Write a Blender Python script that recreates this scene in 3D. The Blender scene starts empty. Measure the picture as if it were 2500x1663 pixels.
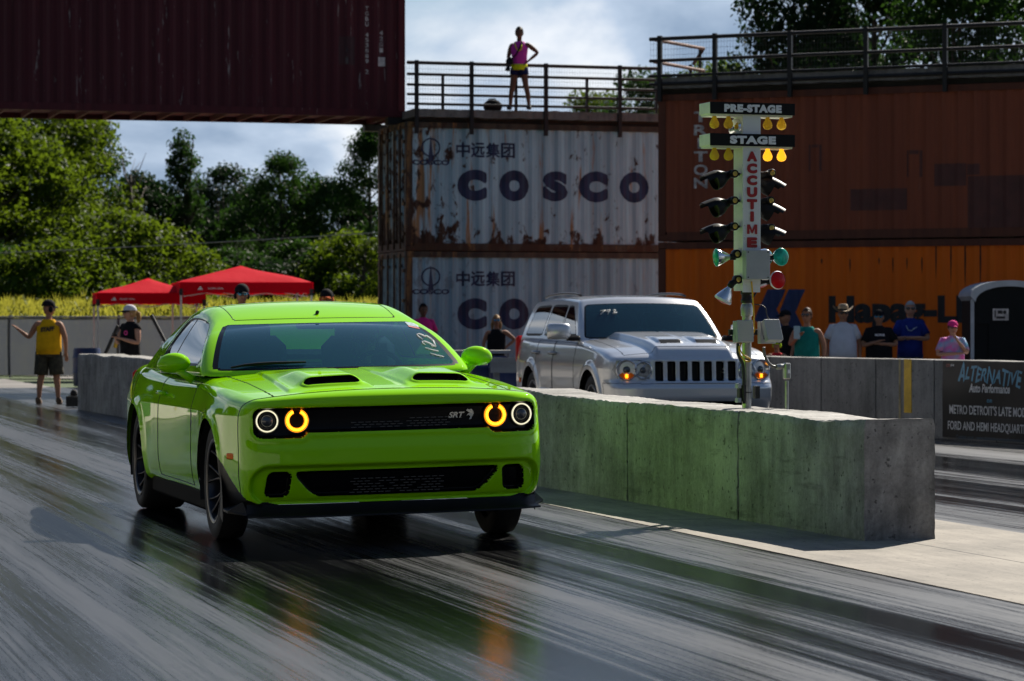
import bpy, bmesh, math, random
import numpy as np
from mathutils import Vector, Matrix, Euler
R = math.radians
random.seed(7); RNG = np.random.default_rng(7)
SC = bpy.context.scene
COL = SC.collection

# ------------------------------------------------------------------ camera
FPX, HOR, HCAM = 7000.0, 795.0, 1.27          # focal length and horizon in photo pixels (2500 wide), eye height
cam_d = bpy.data.cameras.new('camera'); cam = bpy.data.objects.new('camera', cam_d); COL.objects.link(cam)
cam.location = (0, 0, HCAM); cam.rotation_euler = (R(90), 0, 0)
cam_d.sensor_width = 36.0; cam_d.lens = 36.0 * FPX / 2500
cam_d.shift_y = -(831.5 - HOR) / 2500
cam_d.clip_start = 0.5; cam_d.clip_end = 3000
cam_d.dof.use_dof = True; cam_d.dof.focus_distance = 17.6; cam_d.dof.aperture_fstop = 6.2
SC.camera = cam
SC.view_settings.view_transform = 'Standard'; SC.view_settings.look = 'None'
SC.view_settings.exposure = 0.78; SC.view_settings.gamma = 1.0
SC.cycles.max_bounces = 8; SC.cycles.transparent_max_bounces = 12
SC.cycles.sample_clamp_indirect = 6.0

# ------------------------------------------------------------------ sun and sky
SUN_TO = Vector((0.437, 0.77, 0.70)).normalized()      # towards the sun: behind the cars, to the right
sun_el = math.asin(SUN_TO.z); sun_az = math.atan2(SUN_TO.x, SUN_TO.y)
sl = bpy.data.lights.new('sun', 'SUN'); sl.energy = 5.0; sl.angle = R(0.5); sl.color = (1.0, 0.93, 0.82)
so = bpy.data.objects.new('sun', sl); COL.objects.link(so)
so.rotation_euler = (-SUN_TO).to_track_quat('-Z', 'Y').to_euler(); so.location = (20, 40, 60)

world = bpy.data.worlds.new('World'); SC.world = world; world.use_nodes = True
def build_world():
    nt = world.node_tree; n = nt.nodes; n.clear(); L = nt.links.new
    out = n.new('ShaderNodeOutputWorld')
    sky = n.new('ShaderNodeTexSky'); sky.sky_type = 'NISHITA'; sky.sun_disc = False
    sky.sun_elevation = sun_el; sky.sun_rotation = sun_az; sky.air_density = 1.0; sky.dust_density = 0.25; sky.ozone_density = 2.5
    bg1 = n.new('ShaderNodeBackground'); bg1.inputs[1].default_value = 0.045; L(sky.outputs[0], bg1.inputs[0])
    tc = n.new('ShaderNodeTexCoord')
    mp = n.new('ShaderNodeMapping'); mp.inputs['Scale'].default_value = (1.0, 1.0, 2.2); mp.inputs['Location'].default_value = (0.35, 0.1, 0.62)
    L(tc.outputs['Generated'], mp.inputs[0])
    nz = n.new('ShaderNodeTexNoise'); nz.inputs['Scale'].default_value = 8.5; nz.inputs['Detail'].default_value = 7; nz.inputs['Roughness'].default_value = 0.52
    nz.inputs['Distortion'].default_value = 0.25
    L(mp.outputs[0], nz.inputs['Vector'])
    rp = n.new('ShaderNodeValToRGB'); e = rp.color_ramp.elements
    e[0].position = 0.38; e[0].color = (0.23, 0.315, 0.44, 1); e[1].position = 0.64; e[1].color = (0.88, 0.89, 0.90, 1)
    m = rp.color_ramp.elements.new(0.5); m.color = (0.41, 0.50, 0.63, 1)
    L(nz.outputs[0], rp.inputs[0])
    bg2 = n.new('ShaderNodeBackground'); bg2.inputs[1].default_value = 1.0; L(rp.outputs[0], bg2.inputs[0])
    n2 = n.new('ShaderNodeTexNoise'); n2.inputs['Scale'].default_value = 3.0; n2.inputs['Detail'].default_value = 6; L(mp.outputs[0], n2.inputs['Vector'])
    r2 = n.new('ShaderNodeValToRGB'); r2.color_ramp.elements[0].position = 0.20; r2.color_ramp.elements[1].position = 0.40
    L(n2.outputs[0], r2.inputs[0])
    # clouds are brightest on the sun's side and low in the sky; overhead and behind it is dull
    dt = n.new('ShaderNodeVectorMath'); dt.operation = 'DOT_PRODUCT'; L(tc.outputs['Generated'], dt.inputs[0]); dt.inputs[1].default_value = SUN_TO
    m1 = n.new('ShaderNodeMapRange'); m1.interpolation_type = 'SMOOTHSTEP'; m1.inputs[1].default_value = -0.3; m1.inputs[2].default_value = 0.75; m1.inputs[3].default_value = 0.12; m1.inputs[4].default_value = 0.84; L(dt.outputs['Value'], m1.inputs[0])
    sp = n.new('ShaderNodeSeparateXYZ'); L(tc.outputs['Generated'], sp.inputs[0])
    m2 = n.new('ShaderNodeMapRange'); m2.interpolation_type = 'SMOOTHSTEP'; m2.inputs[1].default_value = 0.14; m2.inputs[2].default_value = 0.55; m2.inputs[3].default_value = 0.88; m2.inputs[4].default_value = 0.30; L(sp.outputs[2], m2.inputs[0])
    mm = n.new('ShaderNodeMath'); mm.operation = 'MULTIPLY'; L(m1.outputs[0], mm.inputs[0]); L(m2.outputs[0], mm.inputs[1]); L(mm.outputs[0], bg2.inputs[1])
    m3 = n.new('ShaderNodeMapRange'); m3.interpolation_type = 'SMOOTHSTEP'; m3.inputs[1].default_value = 0.14; m3.inputs[2].default_value = 0.46; m3.inputs[3].default_value = 1.0; m3.inputs[4].default_value = 0.0; L(sp.outputs[2], m3.inputs[0])
    m4 = n.new('ShaderNodeMath'); m4.operation = 'MULTIPLY'; L(r2.outputs[0], m4.inputs[0]); L(m3.outputs[0], m4.inputs[1])
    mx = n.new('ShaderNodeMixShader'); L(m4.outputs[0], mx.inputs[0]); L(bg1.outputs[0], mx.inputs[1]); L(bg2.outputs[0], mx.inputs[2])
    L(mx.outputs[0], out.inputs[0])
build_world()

# ------------------------------------------------------------------ frames
YAW_T = 0.277
OT = np.array([-0.896, 17.34])                 # front axle of the green car
DT = np.array([-math.sin(YAW_T), math.cos(YAW_T)])     # along the track, away from the camera
RT = np.array([math.cos(YAW_T), math.sin(YAW_T)])      # across the track, to the right
def T(s, l, z=0.0):
    p = OT + DT * s + RT * l
    return (float(p[0]), float(p[1]), z)
def at(px, py, Y):
    """photo pixel at depth Y -> world point"""
    return Vector(((px - 1250) / FPX * Y, Y, HCAM + (HOR - py) / FPX * Y))
def gnd(px, py, z=0.0):
    return at(px, py, (HCAM - z) * FPX / (py - HOR))

# ------------------------------------------------------------------ scene helpers
def link(o, parent=None):
    COL.objects.link(o)
    if parent is not None: o.parent = parent
    return o
def tag(o, label=None, cat=None, group=None, kind=None):
    if label: o['label'] = label
    if cat: o['category'] = cat
    if group: o['group'] = group
    if kind: o['kind'] = kind
    return o
def thing(name, loc, rz=0.0, label=None, cat=None, group=None):
    o = bpy.data.objects.new(name, None); o.empty_display_size = 0.2
    o.location = loc; o.rotation_euler = (0, 0, rz); COL.objects.link(o)
    return tag(o, label, cat, group)
def mesh_obj(name, V, F, mat, parent=None, smooth=False, mi=None):
    me = bpy.data.meshes.new(name)
    V = np.asarray(V, dtype=float).reshape(-1, 3)
    me.from_pydata(V.tolist(), [], [tuple(int(i) for i in f) for f in F])
    mats = mat if isinstance(mat, (list, tuple)) else [mat]
    for m_ in mats: me.materials.append(m_)
    if mi is not None: me.polygons.foreach_set('material_index', np.asarray(mi, dtype=np.int32))
    if smooth is True: me.polygons.foreach_set('use_smooth', np.ones(len(me.polygons), dtype=bool))
    elif smooth:
        me.polygons.foreach_set('use_smooth', np.ones(len(me.polygons), dtype=bool))
        me.set_sharp_from_angle(angle=R(smooth))
    me.update()
    return link(bpy.data.objects.new(name, me), parent)
def copy_tree(o, parent=None):
    c = o.copy(); COL.objects.link(c)
    if parent is not None: c.parent = parent
    for ch in list(o.children): copy_tree(ch, c)
    return c

def split_loose(o, most=16):
    """give each separate piece of a mesh an object of its own"""
    me = o.data; n = len(me.vertices); par = list(range(n))
    def find(a):
        while par[a] != a: par[a] = par[par[a]]; a = par[a]
        return a
    for e in me.edges:
        a, b = find(e.vertices[0]), find(e.vertices[1])
        if a != b: par[a] = b
    roots = [find(i) for i in range(n)]; ks = sorted(set(roots))
    if len(ks) < 2 or len(ks) > most: return [o]
    V = np.array([v.co[:] for v in me.vertices]); F = [tuple(p.vertices) for p in me.polygons]; sm = bool(len(me.polygons) and me.polygons[0].use_smooth); out = []
    for k in ks:
        f = [q for q in F if roots[q[0]] == k]
        if not f: continue
        u = sorted({i for q in f for i in q}); mp = {i: j for j, i in enumerate(u)}; out.append(mesh_obj(o.name.split('.')[0], V[u], [tuple(mp[i] for i in q) for q in f], me.materials[0], o.parent, sm))
    ch = list(o.children)
    for c in ch: c.parent = out[0]
    bpy.data.objects.remove(o); return out
class MB:
    """collects shapes, then links them as ONE mesh object"""
    def __init__(s): s.V = []; s.F = []; s.M = []; s.n = 0
    def add(s, V, F, m=0):
        V = np.asarray(V, dtype=float).reshape(-1, 3)
        s.V.append(V); s.F += [tuple(int(i) + s.n for i in f) for f in F]; s.M += [m] * len(F); s.n += len(V); return s
    def box(s, c, d, m=0, rot=None, bev=0.0):
        c = np.array(c, float); d = np.array(d, float) / 2
        if bev > 0:
            bev = min(bev, d.min() * 0.95); V = []; 
            for sx in (-1, 1):
                for sy in (-1, 1):
                    for sz in (-1, 1):
                        V += [(sx * d[0], sy * (d[1] - bev), sz * (d[2] - bev)), (sx * (d[0] - bev), sy * d[1], sz * (d[2] - bev)), (sx * (d[0] - bev), sy * (d[1] - bev), sz * d[2])]
            V = np.array(V); I = lambda a, b, c_, k: ((a * 2 + b) * 2 + c_) * 3 + k
            F = []
            F += [(I(a, 0, 0, 0), I(a, 1, 0, 0), I(a, 1, 1, 0), I(a, 0, 1, 0)) for a in (0, 1)]
            F += [(I(0, a, 0, 1), I(1, a, 0, 1), I(1, a, 1, 1), I(0, a, 1, 1)) for a in (0, 1)]
            F += [(I(0, 0, a, 2), I(1, 0, a, 2), I(1, 1, a, 2), I(0, 1, a, 2)) for a in (0, 1)]
            for a in (0, 1):
                for b in (0, 1):
                    F.append((I(a, b, 0, 0), I(a, b, 1, 0), I(a, b, 1, 1), I(a, b, 0, 1)))
                    F.append((I(a, 0, b, 0), I(a, 1, b, 0), I(a, 1, b, 2), I(a, 0, b, 2)))
                    F.append((I(0, a, b, 1), I(1, a, b, 1), I(1, a, b, 2), I(0, a, b, 2)))
                    for c_ in (0, 1): F.append((I(a, b, c_, 0), I(a, b, c_, 1), I(a, b, c_, 2)))
            # orient outward
            F2 = []
            for f in F:
                P = V[list(f)]; nrm = np.cross(P[1] - P[0], P[2] - P[0])
                F2.append(f if nrm @ P.mean(0) > 0 else f[::-1])
            F = F2
        else:
            V = np.array([(x, y, z) for x in (-1, 1) for y in (-1, 1) for z in (-1, 1)], float) * d
            F = [(0, 1, 3, 2), (4, 6, 7, 5), (0, 4, 5, 1), (2, 3, 7, 6), (0, 2, 6, 4), (1, 5, 7, 3)]
        if rot is not None: V = V @ np.array(Euler(rot).to_matrix()).T
        return s.add(V + c, F, m)
    def tube(s, pts, r, n=8, m=0, cap=True, flat=1.0):
        P = np.asarray(pts, float); k = len(P)
        rr = np.full(k, r, float) if np.isscalar(r) else np.asarray(r, float)
        tan = np.gradient(P, axis=0) if k > 1 else np.array([[0, 0, 1.0]])
        tan /= np.maximum(np.linalg.norm(tan, axis=1, keepdims=True), 1e-9)
        up = np.array([0, 0, 1.0]) if abs(tan[0][2]) < 0.9 else np.array([1.0, 0, 0])
        V = []; u = None
        for i in range(k):
            if u is None: u = np.cross(tan[i], up)
            else: u = u - tan[i] * (u @ tan[i])
            u = u / max(np.linalg.norm(u), 1e-9); w = np.cross(tan[i], u)
            a = np.arange(n) * 2 * math.pi / n
            V.append(P[i] + rr[i] * (np.cos(a)[:, None] * u + flat * np.sin(a)[:, None] * w))
        F = [(i * n + j, i * n + (j + 1) % n, (i + 1) * n + (j + 1) % n, (i + 1) * n + j) for i in range(k - 1) for j in range(n)]
        if cap: F += [tuple(range(n))[::-1], tuple((k - 1) * n + j for j in range(n))]
        return s.add(np.concatenate(V), F, m)
    def lathe(s, prof, c=(0, 0, 0), axis='z', n=24, m=0, a0=0.0, a1=2 * math.pi, M=None):
        """prof: list of (radius, height)"""
        full = abs(a1 - a0 - 2 * math.pi) < 1e-6
        a = a0 + (a1 - a0) * np.arange(n + (0 if full else 1)) / n; k = len(a)
        V = np.array([(r * math.cos(t), r * math.sin(t), h) for (r, h) in prof for t in a])
        if axis == 'x': V = V[:, [2, 0, 1]]
        if axis == 'y': V = V[:, [1, 2, 0]]
        if M is not None: V = V @ np.array(M).T
        F = []
        for i in range(len(prof) - 1):
            for j in range(k if full else k - 1):
                j2 = (j + 1) % k; F.append((i * k + j, i * k + j2, (i + 1) * k + j2, (i + 1) * k + j))
        return s.add(V + np.array(c, float), F, m)
    def ball(s, c, r, n=12, m=0, sc=(1, 1, 1)):
        pr = [(max(1e-4, math.sin(t)) * r, -math.cos(t) * r) for t in np.linspace(0, math.pi, n // 2 + 2)]
        V0 = len(s.V); s.lathe(pr, (0, 0, 0), 'z', n, m); s.V[-1] = s.V[-1] * np.array(sc) + np.array(c, float); return s
    def poly(s, pts2, z0, z1, m=0, M=None):
        """extruded polygon (xy) between z0 and z1, optional 4x4"""
        P = [tuple(p) for p in pts2]; k = len(P)
        V = np.array([(x, y, z0) for x, y in P] + [(x, y, z1) for x, y in P], float)
        F = [tuple(range(k))[::-1], tuple(range(k, 2 * k))] + [(i, (i + 1) % k, k + (i + 1) % k, k + i) for i in range(k)]
        if M is not None:
            Mx = np.array(M); V = V @ Mx[:3, :3].T + Mx[:3, 3]
        return s.add(V, F, m)
    def grid(s, P, m=0, flip=False):
        """P: (a,b,3) array"""
        a, b = P.shape[:2]
        F = []
        for i in range(a - 1):
            for j in range(b - 1):
                f = (i * b + j, i * b + j + 1, (i + 1) * b + j + 1, (i + 1) * b + j); F.append(f[::-1] if flip else f)
        return s.add(P.reshape(-1, 3), F, m)
    def xf(s, M):
        Mx = np.array(M); s.V = [v @ Mx[:3, :3].T + Mx[:3, 3] for v in s.V]; return s
    def build(s, name, mat, parent=None, smooth=False, world=False, kind=None, label=None):
        V = np.concatenate(s.V) if s.V else np.zeros((0, 3))
        if world and parent is not None:
            root = parent
            while root.parent is not None: root = root.parent
            Mi = np.array((Matrix.Translation(root.location) @ root.rotation_euler.to_matrix().to_4x4()).inverted())
            V = V @ Mi[:3, :3].T + Mi[:3, 3]
        o = mesh_obj(name, V, s.F, mat, parent, smooth, s.M if isinstance(mat, (list, tuple)) else None)
        if kind: o['kind'] = kind
        if label: o['label'] = label
        return o

def text_vf(body, size=1.0, bold=0.0, sx=1.0, shear=0.0, align='CENTER', space=1.0):
    cu = bpy.data.curves.new('t', 'FONT'); cu.body = body; cu.size = size; cu.offset = bold; cu.shear = shear
    cu.align_x = align; cu.align_y = 'CENTER'; cu.space_character = space; cu.resolution_u = 4
    o = bpy.data.objects.new('t', cu); COL.objects.link(o); bpy.context.view_layer.update()
    me = o.to_mesh(); V = np.array([v.co[:] for v in me.vertices], float).reshape(-1, 3); F = [tuple(p.vertices) for p in me.polygons]
    o.to_mesh_clear(); bpy.data.objects.remove(o); bpy.data.curves.remove(cu)
    V[:, 0] *= sx
    return V, F
def text_fit(body, w=None, hgt=None, bold=0.0, shear=0.0, space=1.0):
    """text mesh in xy, centred, scaled to a width and a height"""
    V, F = text_vf(body, 1.0, bold, 1.0, shear, 'CENTER', space)
    lo, hi = V.min(0), V.max(0); V = V - (lo + hi) / 2
    if hgt: V[:, 1] *= hgt / (hi[1] - lo[1])
    if w: V[:, 0] *= w / (hi[0] - lo[0])
    elif hgt: V[:, 0] *= hgt / (hi[1] - lo[1])
    V[:, 2] = 0
    return V, F
def fatten(V, F, dx, depth=0.0004, dy=None):
    """heavier lettering: shifted copies, each a hair behind the last"""
    dy = dx if dy is None else dy; Vs = [V]; Fs = list(F); n = len(V)
    for k, (a, b) in enumerate(((dx, 0), (-dx, 0), (0, dy), (0, -dy), (dx * .7, dy * .7), (-dx * .7, dy * .7), (dx * .7, -dy * .7), (-dx * .7, -dy * .7))):
        W = V.copy(); W[:, 0] += a; W[:, 1] += b; W[:, 2] -= depth * (k + 1); Vs.append(W); Fs += [tuple(i + n * (k + 1) for i in f) for f in F]
    return np.concatenate(Vs), Fs
def slice_x(V, F, xs):
    bm = bmesh.new(); vs = [bm.verts.new(v) for v in V]
    for f in F:
        try: bm.faces.new([vs[i] for i in f])
        except ValueError: pass
    lo, hi = V[:, 0].min(), V[:, 0].max()
    for x in xs:
        if lo < x < hi:
            bmesh.ops.bisect_plane(bm, geom=bm.verts[:] + bm.edges[:] + bm.faces[:], plane_co=(x, 0, 0), plane_no=(1, 0, 0))
    bm.verts.index_update()
    V2 = np.array([v.co[:] for v in bm.verts]); F2 = [tuple(v.index for v in f.verts) for f in bm.faces]; bm.free()
    return V2, F2
def basis(origin, x, y):
    """4x4 whose local x,y go along x,y and z = x cross y"""
    x = Vector(x).normalized(); y = Vector(y).normalized(); z = x.cross(y)
    M = Matrix((x, y, z)).transposed().to_4x4(); M.translation = Vector(origin); return M

# ------------------------------------------------------------------ materials
MATS = {}
def new_mat(name):
    m = bpy.data.materials.new(name); m.use_nodes = True; nt = m.node_tree
    p = nt.nodes['Principled BSDF']; MATS[name] = m
    return m, nt, p
def setp(p, **k):
    for a, v in k.items():
        a = a.replace('_', ' ')
        if a in p.inputs: p.inputs[a].default_value = v
def rgba(c): return (c[0], c[1], c[2], 1.0)
def pm(name, col, rough=0.5, metal=0.0, coat=0.0, var=0.0, vs=6.0, stretch=(1, 1, 1), bump=0.0, bs=60.0, spec=0.5, col2=None, rvar=0.0, emit=None, es=0.0, coords='Object'):
    """plain paint/plastic/metal with some unevenness"""
    if name in MATS: return MATS[name]
    m, nt, p = new_mat(name); n = nt.nodes; L = nt.links.new
    setp(p, Base_Color=rgba(col), Roughness=rough, Metallic=metal, Coat_Weight=coat, Coat_Roughness=0.03)
    p.inputs['Specular IOR Level'].default_value = spec
    if emit: p.inputs['Emission Color'].default_value = rgba(emit); p.inputs['Emission Strength'].default_value = es
    if var or bump or rvar or col2:
        tc = n.new('ShaderNodeTexCoord'); mp = n.new('ShaderNodeMapping'); mp.inputs['Scale'].default_value = stretch; L(tc.outputs[coords], mp.inputs[0])
        nz = n.new('ShaderNodeTexNoise'); nz.inputs['Scale'].default_value = vs; nz.inputs['Detail'].default_value = 6; nz.inputs['Roughness'].default_value = 0.6; L(mp.outputs[0], nz.inputs[0])
        c2 = col2 if col2 else tuple(max(0, c * (1 - var)) for c in col); c1 = col if col2 else tuple(c * (1 + var * 0.6) for c in col)
        rp = n.new('ShaderNodeValToRGB'); rp.color_ramp.elements[0].position = 0.35; rp.color_ramp.elements[1].position = 0.65
        rp.color_ramp.elements[0].color = rgba(c2); rp.color_ramp.elements[1].color = rgba(c1); L(nz.outputs[0], rp.inputs[0]); L(rp.outputs[0], p.inputs['Base Color'])
        if rvar:
            mr = n.new('ShaderNodeMapRange'); mr.inputs[3].default_value = max(0, rough - rvar); mr.inputs[4].default_value = min(1, rough + rvar); L(nz.outputs[0], mr.inputs[0]); L(mr.outputs[0], p.inputs['Roughness'])
        if bump:
            nb = n.new('ShaderNodeTexNoise'); nb.inputs['Scale'].default_value = bs; nb.inputs['Detail'].default_value = 5; L(mp.outputs[0], nb.inputs[0])
            b = n.new('ShaderNodeBump'); b.inputs['Strength'].default_value = bump; b.inputs['Distance'].default_value = 0.01; L(nb.outputs[0], b.inputs['Height']); L(b.outputs[0], p.inputs['Normal'])
    return m
class G:
    """tiny node-graph helper"""
    def __init__(s, nt): s.nt = nt; s.n = nt.nodes; s.L = nt.links.new
    def coord(s, kind='Object', scale=(1, 1, 1), loc=(0, 0, 0), rot=(0, 0, 0)):
        if kind == 'World': o = s.n.new('ShaderNodeNewGeometry').outputs['Position']
        else: o = s.n.new('ShaderNodeTexCoord').outputs[kind]
        mp = s.n.new('ShaderNodeMapping'); mp.inputs['Scale'].default_value = scale; mp.inputs['Location'].default_value = loc; mp.inputs['Rotation'].default_value = rot
        s.L(o, mp.inputs[0]); return mp.outputs[0]
    def noise(s, vec, scale, detail=6, rough=0.6, dist=0.0):
        z = s.n.new('ShaderNodeTexNoise'); z.inputs['Scale'].default_value = scale; z.inputs['Detail'].default_value = detail; z.inputs['Roughness'].default_value = rough; z.inputs['Distortion'].default_value = dist
        s.L(vec, z.inputs['Vector']); return z.outputs[0]
    def ramp(s, f, *st):
        r = s.n.new('ShaderNodeValToRGB'); el = r.color_ramp.elements
        for i, (p_, c) in enumerate(st):
            c = rgba(c) if hasattr(c, '__len__') else (c, c, c, 1)
            if i < 2: el[i].position = p_; el[i].color = c
            else: q = el.new(p_); q.color = c
        s.L(f, r.inputs[0]); return r.outputs[0]
    def mix(s, f, a, b, mode='MIX'):
        x = s.n.new('ShaderNodeMix'); x.data_type = 'RGBA'; x.blend_type = mode
        for sock, v in ((x.inputs[0], f), (x.inputs[6], a), (x.inputs[7], b)):
            if hasattr(v, 'links') or hasattr(v, 'is_linked'): s.L(v, sock)
            else: sock.default_value = v if not hasattr(v, '__len__') else rgba(v)
        return x.outputs[2]
    def math(s, op, a, b=0.0, clamp=False):
        x = s.n.new('ShaderNodeMath'); x.operation = op; x.use_clamp = clamp
        for sock, v in ((x.inputs[0], a), (x.inputs[1], b)):
            if hasattr(v, 'is_linked'): s.L(v, sock)
            else: sock.default_value = v
        return x.outputs[0]
    def sep(s, vec):
        x = s.n.new('ShaderNodeSeparateXYZ'); s.L(vec, x.inputs[0]); return x.outputs
    def bump(s, h, strength=0.3, dist=0.01):
        b = s.n.new('ShaderNodeBump'); b.inputs['Strength'].default_value = strength; b.inputs['Distance'].default_value = dist; s.L(h, b.inputs['Height']); return b.outputs[0]
# ------------------------------------------------------------------ ground, track, concrete strip
TRACK_ROT = -YAW_T     # turn world coordinates into (across, along)
def track_coords(g, scale=(1, 1, 1)):
    sub = g.n.new('ShaderNodeVectorMath'); sub.operation = 'SUBTRACT'
    g.L(g.n.new('ShaderNodeNewGeometry').outputs['Position'], sub.inputs[0]); sub.inputs[1].default_value = (OT[0], OT[1], 0)
    mp = g.n.new('ShaderNodeMapping'); mp.inputs['Rotation'].default_value = (0, 0, -YAW_T); g.L(sub.outputs[0], mp.inputs[0])
    m2 = g.n.new('ShaderNodeMapping'); m2.inputs['Scale'].default_value = scale; g.L(mp.outputs[0], m2.inputs[0])
    return mp.outputs[0], m2.outputs[0]
def mat_track():
    m, nt, p = new_mat('rubbered_track'); g = G(nt)
    raw, st = track_coords(g, (1.0, 0.011, 1))
    _, st2 = track_coords(g, (1.0, 0.008, 1))
    _, st3 = track_coords(g, (1.0, 0.05, 1))
    x, y, _z = g.sep(raw)
    big = g.noise(st2, 2.2, 3, 0.5)
    mid = g.noise(st, 15.0, 5, 0.62)
    fine = g.noise(st, 75.0, 6, 0.7)
    hair = g.noise(st3, 120.0, 4, 0.7)
    lump = g.noise(raw, 0.55, 4, 0.55)
    # two broad rubber grooves where the tyres run
    def groove(c, w):
        d = g.math('ABSOLUTE', g.math('SUBTRACT', x, c)); return g.math('MULTIPLY', g.math('SUBTRACT', 1.0, g.math('DIVIDE', g.math('ADD', d, g.math('MULTIPLY', g.math('SUBTRACT', mid, 0.5), 0.5)), w), True), 2.0, True)
    gr = g.math('ADD', groove(-1.0, 0.62), groove(0.74, 0.68), True)
    gr = g.math('ADD', gr, groove(5.6, 0.9), True); gr = g.math('ADD', gr, groove(7.3, 0.9), True)
    def nrm(n_, k): return g.math('ADD', g.math('MULTIPLY', g.math('SUBTRACT', n_, 0.5), k), 0.5)
    _, st4 = track_coords(g, (1.0, 0.004, 1)); thin = g.noise(st4, 48.0, 3, 0.55)
    d0 = g.math('ADD', g.math('MULTIPLY', nrm(big, 2.9), 0.40), g.math('MULTIPLY', nrm(mid, 2.4), 0.24))
    d0 = g.math('ADD', d0, g.math('MULTIPLY', nrm(fine, 2.8), 0.26)); d0 = g.math('ADD', d0, g.math('MULTIPLY', nrm(thin, 2.8), 0.14)); d0 = g.math('ADD', d0, g.math('MULTIPLY', nrm(lump, 1.6), 0.12))
    d0 = g.math('ADD', d0, g.math('MULTIPLY', g.math('SUBTRACT', g.noise(raw, 55.0, 5, 0.8), 0.5), 0.42)); d1 = g.math('SUBTRACT', d0, g.math('MULTIPLY', gr, 0.27)); d1 = g.math('ADD', d1, 0.05)
    d1 = g.math('ADD', d1, g.math('MULTIPLY', g.math('SUBTRACT', hair, 0.5), 0.25))
    col = g.ramp(d1, (0.32, (0.0022, 0.0024, 0.003)), (0.76, (0.042, 0.044, 0.049)), (0.44, (0.0042, 0.0045, 0.0054)), (0.56, (0.0125, 0.013, 0.0145)))
    nt.links.new(col, p.inputs['Base Color'])
    ro = g.ramp(d1, (0.30, 0.11), (0.72, 0.38), (0.45, 0.18), (0.57, 0.28)); nt.links.new(ro, p.inputs['Roughness'])
    spx = g.ramp(d1, (0.34, 0.10), (0.66, 0.42)); nt.links.new(spx, p.inputs['Specular IOR Level'])
    bn = g.math('ADD', g.math('MULTIPLY', fine, 0.6), g.math('MULTIPLY', hair, 0.5)); gr2 = g.noise(raw, 160, 4, 0.7)
    nt.links.new(g.bump(g.math('ADD', bn, g.math('MULTIPLY', gr2, 0.3)), 0.10, 0.005), p.inputs['Normal'])
    return m
def mat_concrete(name, c1, c2, along=True, joints=None, bump=0.25, pits=True):
    m, nt, p = new_mat(name); g = G(nt)
    raw, st = track_coords(g, (1, 0.12, 1)) if along else (g.coord('Object'), g.coord('Object', (1, 1, 0.16)))
    a = g.noise(raw, 1.3, 6, 0.62); b = g.noise(st, 9.0, 6, 0.68); f = g.noise(raw, 45.0, 5, 0.7)
    mixv = g.math('ADD', g.math('MULTIPLY', a, 0.5), g.math('ADD', g.math('MULTIPLY', b, 0.32), g.math('MULTIPLY', f, 0.2)))
    col = g.ramp(mixv, (0.40, c2), (0.62, c1))
    if pits:
        v = g.noise(raw, 26.0, 3, 0.5); pit = g.ramp(v, (0.30, 1.0), (0.36, 0.0)); col = g.mix(g.math('MULTIPLY', pit, 0.75), col, tuple(c * 0.28 for c in c2))
    if name == 'barrier_concrete':
        sc = g.noise(g.coord('Object', (0.5, 0.5, 4.0)), 3.0, 5, 0.7); k = g.ramp(sc, (0.60, 0.0), (0.72, 0.55)); col = g.mix(k, col, (0.05, 0.049, 0.047))
        rg = g.noise(g.coord('Object'), 5.0, 6, 0.75); col = g.mix(g.ramp(rg, (0.35, 0.45), (0.55, 0.0)), col, (0.11, 0.105, 0.098))
    if joints:
        x, y, _z = g.sep(raw)
        wob = g.math('MULTIPLY', g.math('SUBTRACT', g.noise(raw, 3.0, 3), 0.5), 0.02)
        for ax, pos, w in joints:
            d = g.math('ABSOLUTE', g.math('SUBTRACT', g.math('ADD', x if ax == 'l' else y, wob), pos))
            k = g.math('SUBTRACT', 1.0, g.math('DIVIDE', d, w), True); k = g.math('MULTIPLY', k, 1.6, True)
            col = g.mix(k, col, (0.02, 0.019, 0.017))
    nt.links.new(col, p.inputs['Base Color']); setp(p, Roughness=0.82); p.inputs['Specular IOR Level'].default_value = 0.3
    h = g.math('ADD', g.math('MULTIPLY', f, 0.6), g.math('MULTIPLY', g.noise(raw, 14, 5, 0.7), 0.7))
    nt.links.new(g.bump(h, bump, 0.012), p.inputs['Normal'])
    return m
M_track = mat_track()
M_pad = mat_concrete('pad_concrete', (0.30, 0.27, 0.228), (0.150, 0.137, 0.118), True,
                     [('l', 2.93, 0.012), ('s', 0.79, 0.014), ('s', 3.96, 0.014), ('s', 7.1, 0.012), ('s', -5.6, 0.012)], 0.2)
M_wall = mat_concrete('barrier_concrete', (0.46, 0.445, 0.415), (0.15, 0.146, 0.137), False, None, 0.55)
M_wallR = mat_concrete('guard_wall_concrete', (0.27, 0.262, 0.25), (0.115, 0.113, 0.108), False, None, 0.3)
M_asph = pm('lot_asphalt', (0.17, 0.16, 0.15), 0.85, var=0.3, vs=0.6, bump=0.3, bs=40, coords='Object')
M_grass = pm('grass', (0.05, 0.085, 0.02), 0.9, var=0.5, vs=0.8, bump=0.6, bs=12)

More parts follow.
